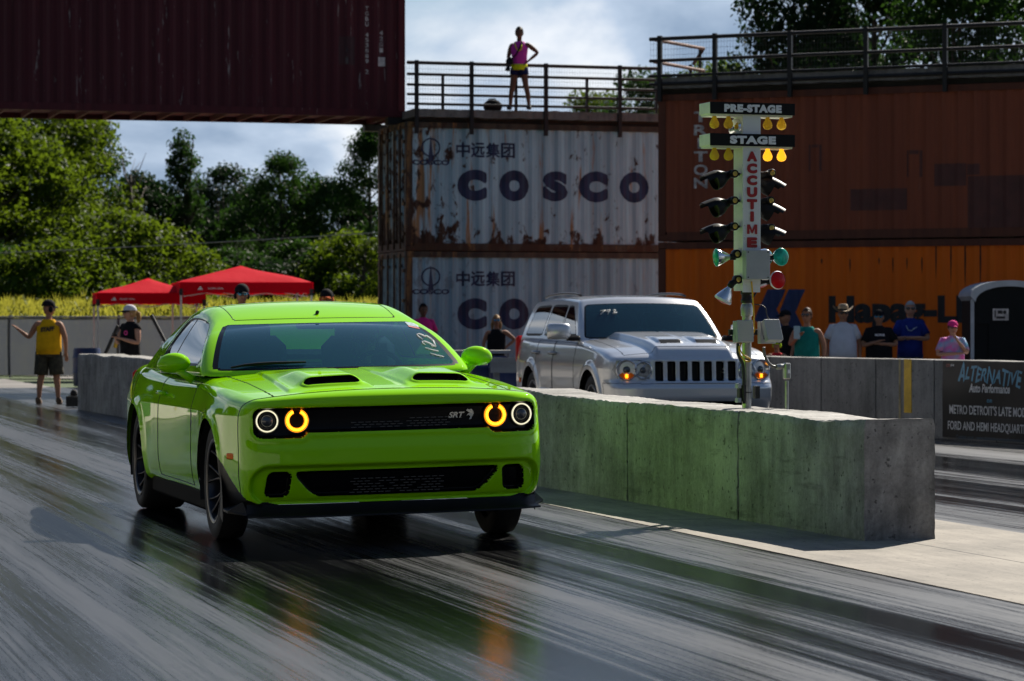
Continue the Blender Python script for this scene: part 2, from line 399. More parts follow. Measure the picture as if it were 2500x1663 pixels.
def quad_sheet(name, pts, z, mat, nx=1, ny=1, kind='structure'):
    a, b, c, d = [np.array(q[:2]) for q in pts]
    P = np.zeros((nx + 1, ny + 1, 3))
    for i in range(nx + 1):
        for j in range(ny + 1):
            u, v = i / nx, j / ny; q = (a * (1 - u) + b * u) * (1 - v) + (d * (1 - u) + c * u) * v; P[i, j] = (q[0], q[1], z)
    mb = MB(); mb.grid(P, flip=True); o = mb.build(name, mat); o['kind'] = kind; return o
quad_sheet('ground', [(-900, -60), (900, -60), (900, 1500), (-900, 1500)], -0.024, M_grass)
quad_sheet('lot_pavement', [T(31.5, -40), T(31.5, 3.2), T(75, 3.2), T(75, -40)], -0.004, M_asph)
quad_sheet('pit_pavement', [T(-16, 9), T(-16, 40), T(75, 40), T(75, 3.2)], -0.016, M_asph)
quad_sheet('track', [T(-30, -12), T(-30, 12), T(42, 12), T(42, -12)], 0.0, M_track)
quad_sheet('concrete_strip', [T(-30, 1.92), T(-30, 3.9), T(30, 3.9), T(30, 1.92)], 0.004, M_pad)
# ------------------------------------------------------------------ shipping containers
def mat_container(name, base, dark, rust=0.0, chips=0.0, streak=0.25):
    m, nt, p = new_mat(name); g = G(nt)
    ob = g.coord('Object'); st = g.coord('Object', (1, 1, 0.05)); st2 = g.coord('Object', (1.0, 1, 0.13))
    v = g.noise(st, 5.0, 5, 0.65); col = g.ramp(v, (0.35, dark), (0.68, base))
    blot = g.noise(ob, 0.8, 4, 0.6); col = g.mix(g.math('MULTIPLY', g.ramp(blot, (0.4, 0.0), (0.7, 1.0)), streak), col, dark)
    if chips:
        c = g.noise(st2, 10.0, 6, 0.7); k = g.ramp(c, (0.635, 0.0), (0.675, 1.0)); col = g.mix(g.math('MULTIPLY', k, chips), col, (0.30, 0.26, 0.25))
    if rust:
        x, y, z = g.sep(ob)
        low = g.math('MULTIPLY', g.math('SUBTRACT', 0.62, z), 0.30)      # rust has eaten in from the bottom rail
        low = g.math('MAXIMUM', low, 0.0)
        lft = g.math('MAXIMUM', g.math('MULTIPLY', g.math('SUBTRACT', 1.5, x), 0.085), 0.0)
        sp = g.noise(g.coord('Object', (1, 1, 0.62)), 4.6, 5, 0.62, 0.3)
        rs = g.math('ADD', sp, g.math('ADD', low, lft)); core = g.ramp(rs, (0.605, 0.0), (0.675, 1.0))
        stn = g.noise(g.coord('Object', (1, 1, 0.07), (0, 0, 0.02)), 6.5, 5, 0.62)
        stn = g.math('ADD', stn, g.math('ADD', g.math('MULTIPLY', low, 0.35), lft)); run = g.ramp(stn, (0.605, 0.0), (0.70, 0.95))
        col = g.mix(g.math('MULTIPLY', run, rust), col, (0.30, 0.15, 0.045)); col = g.mix(g.math('MULTIPLY', core, rust), col, (0.045, 0.019, 0.009))
    nt.links.new(col, p.inputs['Base Color']); setp(p, Roughness=0.6); p.inputs['Specular IOR Level'].default_value = 0.3
    nt.links.new(g.bump(g.noise(ob, 30, 4, 0.7), 0.12, 0.01), p.inputs['Normal'])
    return m
CP = [(0.0, 0.0), (0.070, 0.0), (0.138, 1.0), (0.208, 1.0), (0.278, 0.0)]
def corr_breaks(x0, x1):
    out = []; k = 0
    while x0 + 0.278 * k < x1:
        out += [x0 + 0.278 * k + c[0] for c in CP[:4] if x0 + 0.278 * k + c[0] < x1]; k += 1
    return out + [x1]
def corr_y(x, x0, depth=0.036):
    u = np.mod(np.asarray(x, float) - x0, 0.278); return np.interp(u, [c[0] for c in CP], [c[1] for c in CP]) * depth
class Box40:
    """one freight container: local x along its length, y into its depth, z up; front long face at y=0"""
    def __init__(s, loc, ux, L, mats, label, name='shipping_container', doors=False, H=2.591, W=2.438, feet=0.0, group=None, side_w=False):
        s.L, s.H, s.W = L, H, W; s.x0 = 0.14; s.x1 = L - 0.14; s.mp, s.mf = mats
        s.root = thing(name, loc, math.atan2(ux[1], ux[0]), label, 'shipping container', group)
        zb, zt = 0.16, H - 0.12; dep = 0.018
        xs = corr_breaks(s.x0, s.x1); s.dep = dep
        for nm, yy, sg in (('side_panel', dep, 1), ('side_panel', W - dep, -1)):
            P = np.zeros((len(xs), 2, 3)); P[:, :, 0] = np.array(xs)[:, None]; P[:, :, 1] = (yy + sg * corr_y(xs, s.x0))[:, None]; P[:, 0, 2] = zb; P[:, 1, 2] = zt
            mb = MB(); mb.grid(P, flip=sg > 0); mb.build(nm, s.mp, s.root)
        ys = corr_breaks(0.14, W - 0.14)
        for xx, sg in ((0.03, 1), (L - 0.03, -1)):
            P = np.zeros((len(ys), 2, 3)); P[:, :, 1] = np.array(ys)[:, None]; P[:, :, 0] = (xx + sg * corr_y(ys, 0.14))[:, None]; P[:, 0, 2] = zb; P[:, 1, 2] = zt
            mb = MB(); mb.grid(P); mb.build('door' if doors and sg > 0 else 'end_panel', s.mp, s.root)
            if doors and sg > 0:
                d = s.root.children[-1]; r = MB()
                for k in range(4): r.tube([(-0.01, 0.42 + 0.53 * k, 0.05), (-0.01, 0.42 + 0.53 * k, H - 0.05)], 0.022, 8)
                r.build('lock_rod', s.mf, d)
                h = MB()
                for yy in (0.15, W - 0.15):
                    for zz in (0.35, 0.95, 1.6, 2.2): h.box((0.0, yy, zz), (0.05, 0.16, 0.07))
                for k in range(4):
                    for zz in (0.22, 0.75, 1.25, 2.3): h.box((0.0, 0.42 + 0.53 * k, zz), (0.05, 0.10, 0.06))
                split_loose(h.build('hinge', s.mf, d), 40)
        mb = MB(); mb.box((L / 2, W / 2, H - 0.05), (L - 0.2, W - 0.16, 0.04)); mb.build('roof_panel', s.mp, s.root)
        mb = MB(); mb.box((L / 2, W / 2, 0.13), (L - 0.2, W - 0.16, 0.03))
        n = int(L / 0.55)
        for k in range(n): mb.box((0.25 + (L - 0.5) * k / (n - 1), W / 2, 0.062), (0.05, W - 0.14, 0.10))
        mb.build('floor_beams', s.mf, s.root)
        fr = MB()
        for yy in (0.035, W - 0.035):
            fr.box((L / 2, yy, 0.085), (L - 0.34, 0.07, 0.15)); fr.box((L / 2, yy, H - 0.062), (L - 0.34, 0.066, 0.115))
        for xx in (0.04, L - 0.04):
            fr.box((xx, W / 2, 0.085), (0.08, W - 0.34, 0.15)); fr.box((xx, W / 2, H - 0.062), (0.076, W - 0.34, 0.115))
            for yy in (0.07, W - 0.07): fr.box((xx + (0.035 if xx < 1 else -0.035), yy, H / 2), (0.138, 0.134, H - 0.24))
        fr.build('frame', s.mf, s.root)
        for xx in (0.089, L - 0.089):
            for yy in (0.081, W - 0.081):
                for zz in (0.059, H - 0.059):
                    c = MB(); c.box((xx, yy, zz), (0.178, 0.162, 0.118), bev=0.012); c.build('corner_casting', s.mf, s.root)
        if feet:
            for xx in (0.2, L - 0.2):
                for yy in (0.2, W - 0.2):
                    c = MB(); c.box((xx, yy, -feet / 2), (0.35, 0.35, feet)); c.build('foot_block', M_wallR, s.root)
    def paint(s, V, F, x, z, mat, name='lettering', off=0.004):
        """flat shape (xy) laid on the ribbed front face, centred at x,z"""
        V = V.copy(); V[:, 0] += x; V[:, 1] += z
        V, F = slice_x(V, F, corr_breaks(s.x0, s.x1))
        W = np.zeros_like(V); W[:, 0] = V[:, 0]; W[:, 2] = V[:, 1]; W[:, 1] = s.dep + corr_y(V[:, 0], s.x0) - off - V[:, 2]
        mb = MB(); mb.add(W, F); return mb.build(name, mat, s.root)
    def words(s, body, x, z, w, hgt, mat, bold=0.0, shear=0.0, name='lettering'):
        V, F = text_fit(body, w, hgt, bold, shear); return s.paint(V, F, x, z, mat, name)
    def rect(s, x, z, w, hgt, mat, name='paint_patch', off=0.003):
        V = np.array([(-w / 2, -hgt / 2, 0), (w / 2, -hgt / 2, 0), (w / 2, hgt / 2, 0), (-w / 2, hgt / 2, 0)], float); return s.paint(V, [(0, 1, 2, 3)], x, z, mat, name, off)

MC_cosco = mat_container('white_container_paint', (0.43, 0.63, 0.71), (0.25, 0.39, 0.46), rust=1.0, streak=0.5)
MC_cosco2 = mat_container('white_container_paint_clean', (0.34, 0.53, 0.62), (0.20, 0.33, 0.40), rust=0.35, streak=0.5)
MC_cfr = mat_container('rusty_frame_paint', (0.10, 0.075, 0.05), (0.03, 0.022, 0.018), rust=0.9)
MC_red = mat_container('maroon_container_paint', (0.092, 0.011, 0.019), (0.062, 0.008, 0.013), chips=0.75, streak=0.35)
MC_redf = mat_container('maroon_frame_paint', (0.115, 0.014, 0.022), (0.06, 0.008, 0.012), chips=0.8)
MC_brn = mat_container('brown_container_paint', (0.28, 0.072, 0.031), (0.20, 0.050, 0.023), streak=0.4, chips=0.06)
MC_brnf = mat_container('brown_frame_paint', (0.15, 0.046, 0.022), (0.08, 0.024, 0.014), chips=0.1)
MC_org = mat_container('orange_container_paint', (0.88, 0.168, 0.002), (0.72, 0.130, 0.002), streak=0.3)
M_navy = pm('navy_lettering', (0.010, 0.022, 0.075), 0.6, var=0.35, vs=3)
M_blk = pm('black_lettering', (0.012, 0.012, 0.013), 0.6)
M_whtp = pm('white_lettering', (0.55, 0.52, 0.50), 0.6, var=0.5, vs=9)
M_logo = pm('blue_logo_paint', (0.020, 0.040, 0.13), 0.6, var=0.2, vs=3)
M_patch = pm('dark_touch_up_paint', (0.095, 0.025, 0.018), 0.6, var=0.2, vs=4)
M_drip = pm('dark_drip_stain', (0.035, 0.016, 0.008), 0.8)

def face_t(px, O, U):
    k = (px - 1250) / FPX; return (k * O[1] - O[0]) / (U[0] - k * U[1])
C0 = np.array([(990 - 1250) / FPX * 57.4, 57.4])
ZB, ZM, ZT = 0.17, 2.765, 5.36
def cosco(loc, mp, label, feet, emblem):
    c = Box40(loc, RT, 6.058, (mp, MC_cfr), label, doors=True, feet=feet, group='white COSCO containers stacked two high')
    Z0 = 1.52
    for ch, px in zip('COSCO', (1154, 1256.5, 1357, 1450, 1549.5)):
        t = face_t(px, C0, RT); V, F = text_fit(ch, 0.56 if ch != 'S' else 0.50, 0.57, 0.055); V, F = fatten(V, F, 0.032 if ch != 'S' else 0.020); c.paint(V, F, t, 1.335, M_navy, 'company_letter')
    for i, ch in enumerate('中远集团'):
        V, F = text_fit(ch, 0.275, 0.285, 0.0); V, F = fatten(V, F, 0.009); c.paint(V, F, 1.20 + 0.315 * i, 2.045, M_navy, 'company_characters')
    # ring with a slim spire through it, and the small name under it
    mb = MB(); a = np.linspace(0, 2 * math.pi, 41)
    V = np.array([(r * math.cos(t), r * math.sin(t), 0) for t in a for r in (0.165, 0.195)]); F = [(2 * i, 2 * i + 1, 2 * i + 3, 2 * i + 2) for i in range(40)]
    c.paint(V, F, 0.53, 2.08, M_navy, 'emblem_ring')
    c.paint(np.array([(-0.06, -0.27, 0), (0.06, -0.27, 0), (0.008, 0.22, 0), (-0.008, 0.22, 0)]), [(0, 1, 2, 3)], 0.53, 2.08, M_navy, 'emblem_spire')
    c.words('COSCO', 0.53, 1.78, 0.78, 0.105, M_navy, bold=0.05, name='small_company_name')
    return c
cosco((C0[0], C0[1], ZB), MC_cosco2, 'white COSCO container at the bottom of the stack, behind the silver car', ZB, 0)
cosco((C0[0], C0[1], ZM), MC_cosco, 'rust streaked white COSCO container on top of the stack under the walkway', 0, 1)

UB = np.array([0.912, -0.411]); UB /= np.linalg.norm(UB)
B0 = np.array([(1606 - 1250) / FPX * 50.6, 50.6])
brn = Box40((B0[0], B0[1], ZM - 0.01), UB, 12.192, (MC_brn, MC_brnf), 'dull brown TRITON container on top of the orange container', feet=0)
org = Box40((B0[0], B0[1], 0.145), UB, 12.192, (MC_org, MC_brnf), 'bright orange container with blue emblem behind the spectators', feet=0.145)
def face_xz(px, py, box, O, U):
    t = face_t(px, O, U); Y = O[1] + U[1] * t; return t, HCAM + (HOR - py) / FPX * Y - box.root.location.z
for i, ch in enumerate('TRITON'):
    t, z = face_xz(1709, 285 + 32.4 * i, brn, B0, UB); V, F = text_fit(ch, 0.10 if ch == 'I' else 0.25, 0.185, 0.03); brn.paint(V, F, t, z, M_whtp, 'stencil_letter')
def patch(box, x0, y0, x1, y1, O, U, mat, name='paint_patch'):
    a, za = face_xz(x0, y0, box, O, U); b, zb = face_xz(x1, y1, box, O, U); box.rect((a + b) / 2, (za + zb) / 2, abs(b - a), abs(za - zb), mat, name)
for q in ((2075, 462, 2213, 512), (2279, 400, 2357, 453), (2359, 400, 2391, 426), (2361, 430, 2600, 575)): patch(brn, *q, B0, UB, M_patch)
for q in ((1972, 353, 1977, 418), (1999, 353, 2005, 418), (1979, 353, 1997, 360), (2212, 367, 2217, 432), (2243, 367, 2250, 432), (2219, 367, 2241, 376)): patch(brn, *q, B0, UB, M_patch, 'old_sticker_mark')
ta, za = face_xz(2021, 758, org, B0, UB); tb, _ = face_xz(2360, 758, org, B0, UB)
V, F = text_fit('Hapag-Lloyd', (tb - ta) * 1.395, 0.60, 0.05); org.paint(V, F, ta + (tb - ta) * 1.395 / 2, za - 0.05, M_blk, 'company_name')
for poly in ([(505, 255), (640, 255), (572, 398), (590, 440), (700, 600), (560, 600), (418, 475), (428, 440)], [(662, 255), (782, 255), (716, 398), (706, 420), (800, 600), (722, 600), (600, 440), (596, 400)]):
    V = np.array([(*face_xz(1700 + a / 2.946, 620 + b / 2.946, org, B0, UB), 0) for a, b in poly]); org.paint(V, [tuple(range(len(V)))], 0, 0, M_logo, 'blue_emblem')
for a, y0, ln in ((1058, 1130, 20), (1240, 1130, 50), (1425, 1125, 25), (1512, 1122, 60), (1600, 1122, 45), (1695, 1120, 60), (1785, 1020, 140), (1880, 1020, 160), (1972, 1020, 170), (2070, 1020, 180), (1980, 1350, 260)):
    px_, py_ = 1600 + a / 2.613, 200 + y0 / 2.613; t, z = face_xz(px_, py_, org, B0, UB)
    h_ = ln * 0.0029 * 1.6; V = np.array([(-0.008, 0, 0), (-0.012, -h_ * 0.30, 0), (-0.008, -h_ * 0.7, 0), (0, -h_, 0), (0.008, -h_ * 0.7, 0), (0.014, -h_ * 0.35, 0), (0.008, 0, 0)]); org.paint(V, [tuple(range(7))], t, z, M_drip, 'drip_stain')

YR = 58.35; XR = (990 - 1250) / FPX * YR; zr = 5.50
RED0 = np.array([XR, YR]) - RT * 12.192
red = Box40((RED0[0], RED0[1], zr), RT, 12.192, (MC_red, MC_redf), 'dark maroon container bridging the track overhead', feet=0)
def red_xz(px, py): return face_xz(px, py, red, RED0, RT)
for i, ch in enumerate('TGBU 453889 2'):
    if ch == ' ': continue
    t, z = red_xz(897, 20 + 12.9 * i); V, F = text_fit(ch, 0.075, 0.085, 0.02); red.paint(V, F, t, z, M_whtp, 'stencil_letter')
for i, ch in enumerate('42G1'):
    t, z = red_xz(932, 80 + 14.0 * i); V, F = text_fit(ch, 0.075, 0.09, 0.02); red.paint(V, F, t, z, M_whtp, 'stencil_letter')
patch(red, 924, 139, 941, 162, RED0, RT, M_whtp, 'code_plate'); patch(red, 828, 88, 868, 158, RED0, RT, pm('old_logo_shadow', (0.045, 0.006, 0.010), 0.6), 'old_sticker_mark')
patch(red, 844, 118, 853, 127, RED0, RT, M_whtp, 'paint_chip'); patch(red, 845, 138, 851, 156, RED0, RT, M_whtp, 'paint_chip')
LS0 = np.array([XR, YR]) - DT * 0.95 - RT * (12.192 + 5.75)
Box40((LS0[0], LS0[1], ZB), RT, 6.058, (MC_brn, MC_brnf), 'brown container at the bottom of the far stack beyond the left picture edge', feet=ZB)
Box40((LS0[0], LS0[1], ZM), RT, 6.058, (MC_red, MC_redf), 'maroon container on the far stack under the bridging one, beyond the left picture edge')
# steel beams that carry the bridge container on the stack
b = thing('support_beam', (0, 0, 0), 0, 'black steel beam under the maroon container at the stack corner', 'beam'); M_steel = pm('black_steel', (0.02, 0.019, 0.018), 0.55, 0.3, var=0.3, vs=8)
p0 = np.array([XR, YR]) + RT * 0.0; mb = MB()
for off in (0.12, 2.2):
    for back in (0.12, 12.1): q = p0 + DT * off - RT * back; mb.box((q[0], q[1], (ZT + zr) / 2), (0.5, 0.22, zr - ZT), rot=(0, 0, YAW_T))
split_loose(mb.build('flange', M_steel, b))

# ------------------------------------------------------------------ walkway decks and railings
M_deck = mat_concrete('deck_concrete', (0.23, 0.22, 0.205), (0.105, 0.10, 0.092), False, None, 0.5)
def deck(O, U, L, W, z0, z1, label, over=0.12):
    Vd = np.array([-U[1], U[0]]); r = thing('walkway_deck', (O[0], O[1], z0), math.atan2(U[1], U[0]), label, 'walkway deck')
    xs = np.linspace(0.0, L, int(L / 0.12) + 2); rng = np.random.default_rng(int(L * 100)); mb = MB()
    jit = rng.normal(0, 0.007, (len(xs), 4, 3)); P = np.zeros((len(xs), 5, 3)); h = z1 - z0
    for j, (yy, zz) in enumerate(((-over, 0), (-over, h), (W, h), (W, 0))):
        P[:, j, 0] = xs; P[:, j, 1] = yy; P[:, j, 2] = zz; P[:, j] += jit[:, j]
    P[:, :, 0] = xs[:, None]; P[:, 4] = P[:, 0]; mb.grid(P)
    mb.F += [(0, 1, 2, 3), tuple((len(xs) - 1) * 5 + j for j in range(4))]; mb.M += [0, 0]
    mb.build('slab', M_deck, r); mb = MB(); mb.box((L / 2, W / 2, -0.045), (L - 0.1, W - 0.2, 0.085)); mb.build('bearer', M_steel, r); return r
deck(C0 + RT * 0.16, RT, 5.9, 2.5, ZT + 0.09, ZT + 0.25, 'weathered grey deck on the white container stack under the standing woman')
deck(B0, UB, 12.2, 2.5, ZT + 0.08, ZT + 0.27, 'weathered grey deck on the brown container')
M_rail = pm('dark_rail_paint', (0.013, 0.012, 0.012), 0.5, 0.2, var=0.3, vs=6)
M_rustrail = pm('rusty_rail', (0.16, 0.055, 0.03), 0.7, var=0.5, vs=7)
M_wire = pm('mesh_wire', (0.05, 0.05, 0.05), 0.5, 0.4)
def railing(O, U, label, posts, shorts, rails, x0, x1, zb, ztop, drop, mesh=True, yoff=-0.14, pr=0.03):
    r = thing('safety_railing', (O[0], O[1], 0), math.atan2(U[1], U[0]), label, 'railing')
    for x in posts: mb = MB(); mb.box((x, yoff, (ztop + zb - drop) / 2 + 0.02), (0.075, 0.075, ztop - zb + drop + 0.04)); mb.build('post', M_rail, r)
    for x, zt_ in shorts: mb = MB(); mb.box((x, yoff, (zt_ + zb) / 2), (0.05, 0.05, zt_ - zb)); mb.build('short_post', M_rail, r)
    for z, rad in rails: mb = MB(); mb.tube([(x0, yoff, z), (x1, yoff, z)], rad, 8); mb.build('rail', M_rail, r)
    if mesh:
        mb = MB(); 
        for x in np.arange(x0, x1, 0.055): mb.tube([(x, yoff + 0.05, zb), (x, yoff + 0.05, ztop)], 0.0022, 4, cap=False)
        for z in np.arange(zb, ztop, 0.10): mb.tube([(x0, yoff + 0.052, z), (x1, yoff + 0.052, z)], 0.0022, 4, cap=False)
        mb.build('wire_mesh', M_wire, r, kind='stuff')
    return r
ct = lambda px: face_t(px, C0, RT)
zc = lambda py, Y=57.6: HCAM + (HOR - py) / FPX * Y
railing(C0, RT, 'black five rail railing behind which the woman stands', [ct(1013), ct(1147), ct(1328), ct(1508)], [(ct(1077), zc(182)), (ct(1255), zc(182)), (ct(1428), zc(182)), (ct(1597), zc(188))],
        [(zc(156), 0.036), (zc(184), 0.03), (zc(209.5), 0.028), (zc(233), 0.028), (zc(256), 0.028)], 0.0, 5.35, ZT + 0.25, zc(155), 0.50)
bt = lambda px: face_t(px, B0, UB)
zb_ = lambda py, px: HCAM + (HOR - py) / FPX * (B0[1] + UB[1] * bt(px))
railing(B0, UB, 'tall black railing with wire mesh along the brown container deck', [bt(1618), bt(1752), bt(1935), bt(2120), bt(2313), bt(2530)], [],
        [(zb_(97, 1618), 0.035), (zb_(150, 1618), 0.03), (zb_(187, 1618), 0.026), (zb_(207, 1618), 0.03)], -0.1, 9.5, ZT + 0.27, zb_(95, 1618), 0.42)
r = thing('stair_handrail', (0, 0, 0), 0, 'rusty zigzag stair handrail at the corner of the two decks', 'handrail')
A_ = lambda px, py, Y: tuple(at(px, py, Y))
for pts, rad in (([A_(1597, 97, 50.7), A_(1718, 119, 53.2), A_(1692, 158, 53.2)], 0.032), ([A_(1597, 151, 50.7), A_(1718, 173, 53.2)], 0.032), ([A_(1626, 209, 50.9), A_(1700, 222, 52.8)], 0.03)):
    mb = MB(); mb.tube(pts, rad, 8); mb.build('rail', M_rustrail, r)
for px, y0, y1 in ((1709, 117, 226), (1686, 158, 226)): mb = MB(); mb.tube([A_(px, y0, 53.2), A_(px, y1 + 14, 53.2)], 0.03, 8); mb.build('post', M_rail, r)

# ------------------------------------------------------------------ concrete barrier between the lanes
def wall_mesh(P0, P1, prof, h0, h1, thick, step, rough, joints=(), sag=0.0, seed=1, end_round=0.02):
    """a cast wall from P0 to P1; front face towards the left of the run"""
    P0, P1 = np.array(P0[:2]), np.array(P1[:2]); L = np.linalg.norm(P1 - P0); U = (P1 - P0) / L; N = np.array([U[1], -U[0]])
    rng = np.random.default_rng(seed); xs = list(np.arange(0, L, step)); 
    for j in joints: xs += [j - 0.012, j - 0.004, j + 0.004, j + 0.012]
    xs = np.array(sorted(set(xs + [L]))); nz = 15
    prof_pts = [(0.0, z) for z in np.linspace(0, 1, nz)] + [(w, 1.0) for w in (0.035, 0.15, 0.32, 0.5, 0.68, 0.85, 0.965)] + [(1.0, z) for z in np.linspace(1, 0, nz)]
    k = len(prof_pts); P = np.zeros((len(xs), k, 3))
    top = np.interp(xs, np.linspace(0, L, 40), rng.normal(0, sag, 40))
    for j, (w, z) in enumerate(prof_pts):
        hh = h0 + (h1 - h0) * xs / L + top; r = end_round * (z > 0.99) * ((w < 0.02) - 1.0 * (w > 0.98)) 
        ww = w * thick + r * 0.35
        zz = z * hh - (end_round * 0.35 if (z > 0.99 and (w < 0.02 or w > 0.98)) else 0.0)
        if 0.9 < z < 0.99: ww = ww + 0.0
        q = P0[None] + U[None] * xs[:, None] + N[None] * ww
        P[:, j, 0] = q[:, 0]; P[:, j, 1] = q[:, 1]; P[:, j, 2] = zz - 0.01
    P[:, :, :2] += rng.normal(0, rough, (len(xs), k, 1)) * N[None, None]
    P[:, :, 2] += rng.normal(0, rough * 0.5, (len(xs), k)) * (np.array([z for w, z in prof_pts]) > 0.5)
    ch = np.abs(rng.normal(0, rough * 2.2, len(xs))) + (rng.random(len(xs)) < 0.10) * rng.random(len(xs)) * rough * 9
    for j, (w, z) in enumerate(prof_pts):
        if z > 0.99 and w < 0.2 and rough > 0.002: P[:, j, 2] -= ch * (1.0 if w < 0.02 else 0.55 if w < 0.1 else 0.12)
    for j in joints:
        m = np.abs(xs - j) < 0.006; c = P[m].mean(1, keepdims=True); P[m, :, :2] += np.sign((c - P[m])[:, :, :2]) * 0.016; 
    mb = MB(); mb.grid(P)
    for e, rev in ((0, False), (len(xs) - 1, True)):
        E_ = P[e]; zs = np.linspace(0, 1, nz); fr = E_[:nz]; bk = E_[k - nz:][::-1]; G_ = np.zeros((nz, 9, 3))
        for i in range(nz):
            for w in range(9): G_[i, w] = fr[i] + (bk[i] - fr[i]) * (0, 0.035, 0.15, 0.32, 0.5, 0.68, 0.85, 0.965, 1)[w]
        G_[-1, 1:8] = E_[nz:nz + 7]
        G_[1:-1, 1:-1, :2] += rng.normal(0, rough, (nz - 2, 7, 1)) * U
        mb.grid(G_, flip=not rev)
    return mb
MED0, MED1 = gnd(2110, 1322), gnd(190, 1000)
bar = thing('concrete_barrier', (MED0.x, MED0.y, 0), 0, 'long rough concrete barrier between the two lanes', 'barrier')
Lm = math.hypot(MED1.x - MED0.x, MED1.y - MED0.y)
mb = wall_mesh(MED0, MED1, None, 0.715, 0.865, 0.46, 0.045, 0.0022, (1.93, 4.0, 7.2, 11.2, 15.2, 19.2, 23.2), 0.007, 3, 0.022); mb.build('cast_body', M_wall, bar, smooth=35, world=True)
# right-hand guard wall with the crowd behind it
GW = np.array([5.6, 30.6]); GU = np.array([-0.425, 0.905]); GU /= np.linalg.norm(GU)
g0 = GW - GU * 5; g1 = GW + GU * 11.6
gw = thing('guard_wall', (g0[0], g0[1], 0), 0, 'low grey concrete guard wall in front of the spectators', 'wall')
mb = wall_mesh(g1, g0, None, 0.895, 0.895, -0.30, 0.2, 0.0012, tuple(np.arange(1.1, 16.5, 1.22)), 0.002, 5, 0.012); mb.build('cast_body', M_wallR, gw, smooth=35, world=True)
M_yel = pm('yellow_paint', (0.62, 0.37, 0.008), 0.6, var=0.2, vs=8)
def gwt(px): k = (px - 1250) / FPX; return (k * GW[1] - GW[0]) / (GU[0] - k * GU[1])
def gw_pt(px, z, off): t = gwt(px); q = GW + GU * t; n = np.array([-GU[1], GU[0]]); q = q + n * off; return (q[0], q[1], z)
GN = np.array([-GU[1], GU[0]]);
if GN[1] > 0: GN = -GN
def gpt(t, z, off): q = GW + GU * t + GN * off; return (q[0], q[1], z)
mb = MB(); ta, tb = gwt(2208), gwt(2226)
mb.add([gpt(ta, 0.27, 0.006), gpt(tb, 0.27, 0.006), gpt(tb, 0.885, 0.006), gpt(ta, 0.885, 0.006), gpt(ta, 0.27, -0.002), gpt(tb, 0.27, -0.002), gpt(tb, 0.885, -0.002), gpt(ta, 0.885, -0.002)], [(0, 1, 2, 3), (0, 4, 5, 1), (2, 6, 7, 3), (1, 5, 6, 2), (0, 3, 7, 4)])
mb.build('yellow_stripe', M_yel, gw, world=True)
mb = MB(); ta, tb = gwt(2195), gwt(2200); mb.add([gpt(ta, 0.2, 0.005), gpt(tb, 0.2, 0.005), gpt(tb, 0.885, 0.005), gpt(ta, 0.885, 0.005)], [(0, 1, 2, 3)]); mb.build('faded_stripe', pm('faded_yellow', (0.33, 0.27, 0.14), 0.8, var=0.4, vs=5), gw, world=True)
# ------------------------------------------------------------------ banner on the guard wall
M_ban = pm('black_banner_vinyl', (0.006, 0.006, 0.007), 0.40, var=0.3, vs=3, bump=0.25, bs=5, spec=0.14)
M_banb = pm('blue_banner_print', (0.03, 0.24, 0.40), 0.45, var=0.25, vs=6); M_banw = pm('white_banner_print', (0.55, 0.55, 0.55), 0.45, var=0.2, vs=9); M_banf = pm('dim_blue_print', (0.012, 0.06, 0.11), 0.5)
t0 = gwt(2303); ban = thing('sponsor_banner', gpt(t0 - 2, 0, 0.02), 0, 'black sponsor banner with blue and white lettering hung on the guard wall', 'banner')
def byy(t, z): return 0.013 + 0.004 * math.sin(t * 5.1 + z * 3) + 0.003 * math.sin(z * 9 + t * 2)
mb = MB(); ts = np.linspace(t0, t0 - 4.5, 60); zs = np.linspace(0.02, 0.872, 14)
mb.grid(np.array([[gpt(t, z, byy(t, z)) for z in zs] for t in ts])); mb.build('vinyl_sheet', M_ban, ban, smooth=True, world=True)
def bt_words(body, px0, px1, y0, y1, mat, bold=0.0, shear=0.0, name='lettering', full=None, warp=None):
    ta, tb = gwt(px0), gwt(px1); Ya = GW[1] + GU[1] * ta; zt_, zb2 = HCAM + (HOR - y0) / FPX * Ya, HCAM + (HOR - y1) / FPX * Ya
    w = (ta - tb) * (full or 1.0); V, F = text_fit(body, w, zt_ - zb2, bold, shear)
    V[:, 0] += w / 2; 
    if warp is not None: V = warp(V)
    W = np.array([gpt(ta - v[0], (zt_ + zb2) / 2 + v[1], byy(ta - v[0], (zt_ + zb2) / 2 + v[1]) + 0.004) for v in V]); m_ = MB(); m_.add(W, F); return m_.build(name, mat, ban, world=True)
def jag(V):
    V = V.copy(); V[:, 1] += 0.018 * np.sin(V[:, 0] * 23) * np.sign(V[:, 1]); V[:, 1] -= 0.06 * V[:, 0] - 0.02; V[V[:, 0] < 0.12, 1] *= 1.25; return V
bt_words('ALTERNATIVE', 2342, 2499, 893, 930, M_banb, 0.02, 0.35, 'large_blue_lettering', warp=jag)
bt_words('Auto Performance', 2370, 2468, 936, 958, M_banw, 0.03, 0.25)
bt_words("METRO DETROIT'S LATE MODEL", 2321, 2500, 987, 1010, M_banw, 0.018, 0, full=1.13)
bt_words('FORD AND HEMI HEADQUARTERS', 2317, 2500, 1027, 1052, M_banw, 0.018, 0, full=1.13)
bt_words('Contact us at', 2338, 2380, 1061, 1071, M_banf, 0.01); bt_words('www.alternativeautoperformance.com', 2386, 2500, 1064, 1076, M_banf, 0.01, full=1.1)
bt_words('on', 2412, 2424, 975, 983, M_banb, 0.01)
bt_words('ps', 2323, 2331, 889, 896, M_banw, 0.02); bt_words('CTI', 2312, 2321, 889, 896, pm('red_print', (0.35, 0.05, 0.03), 0.5), 0.02)

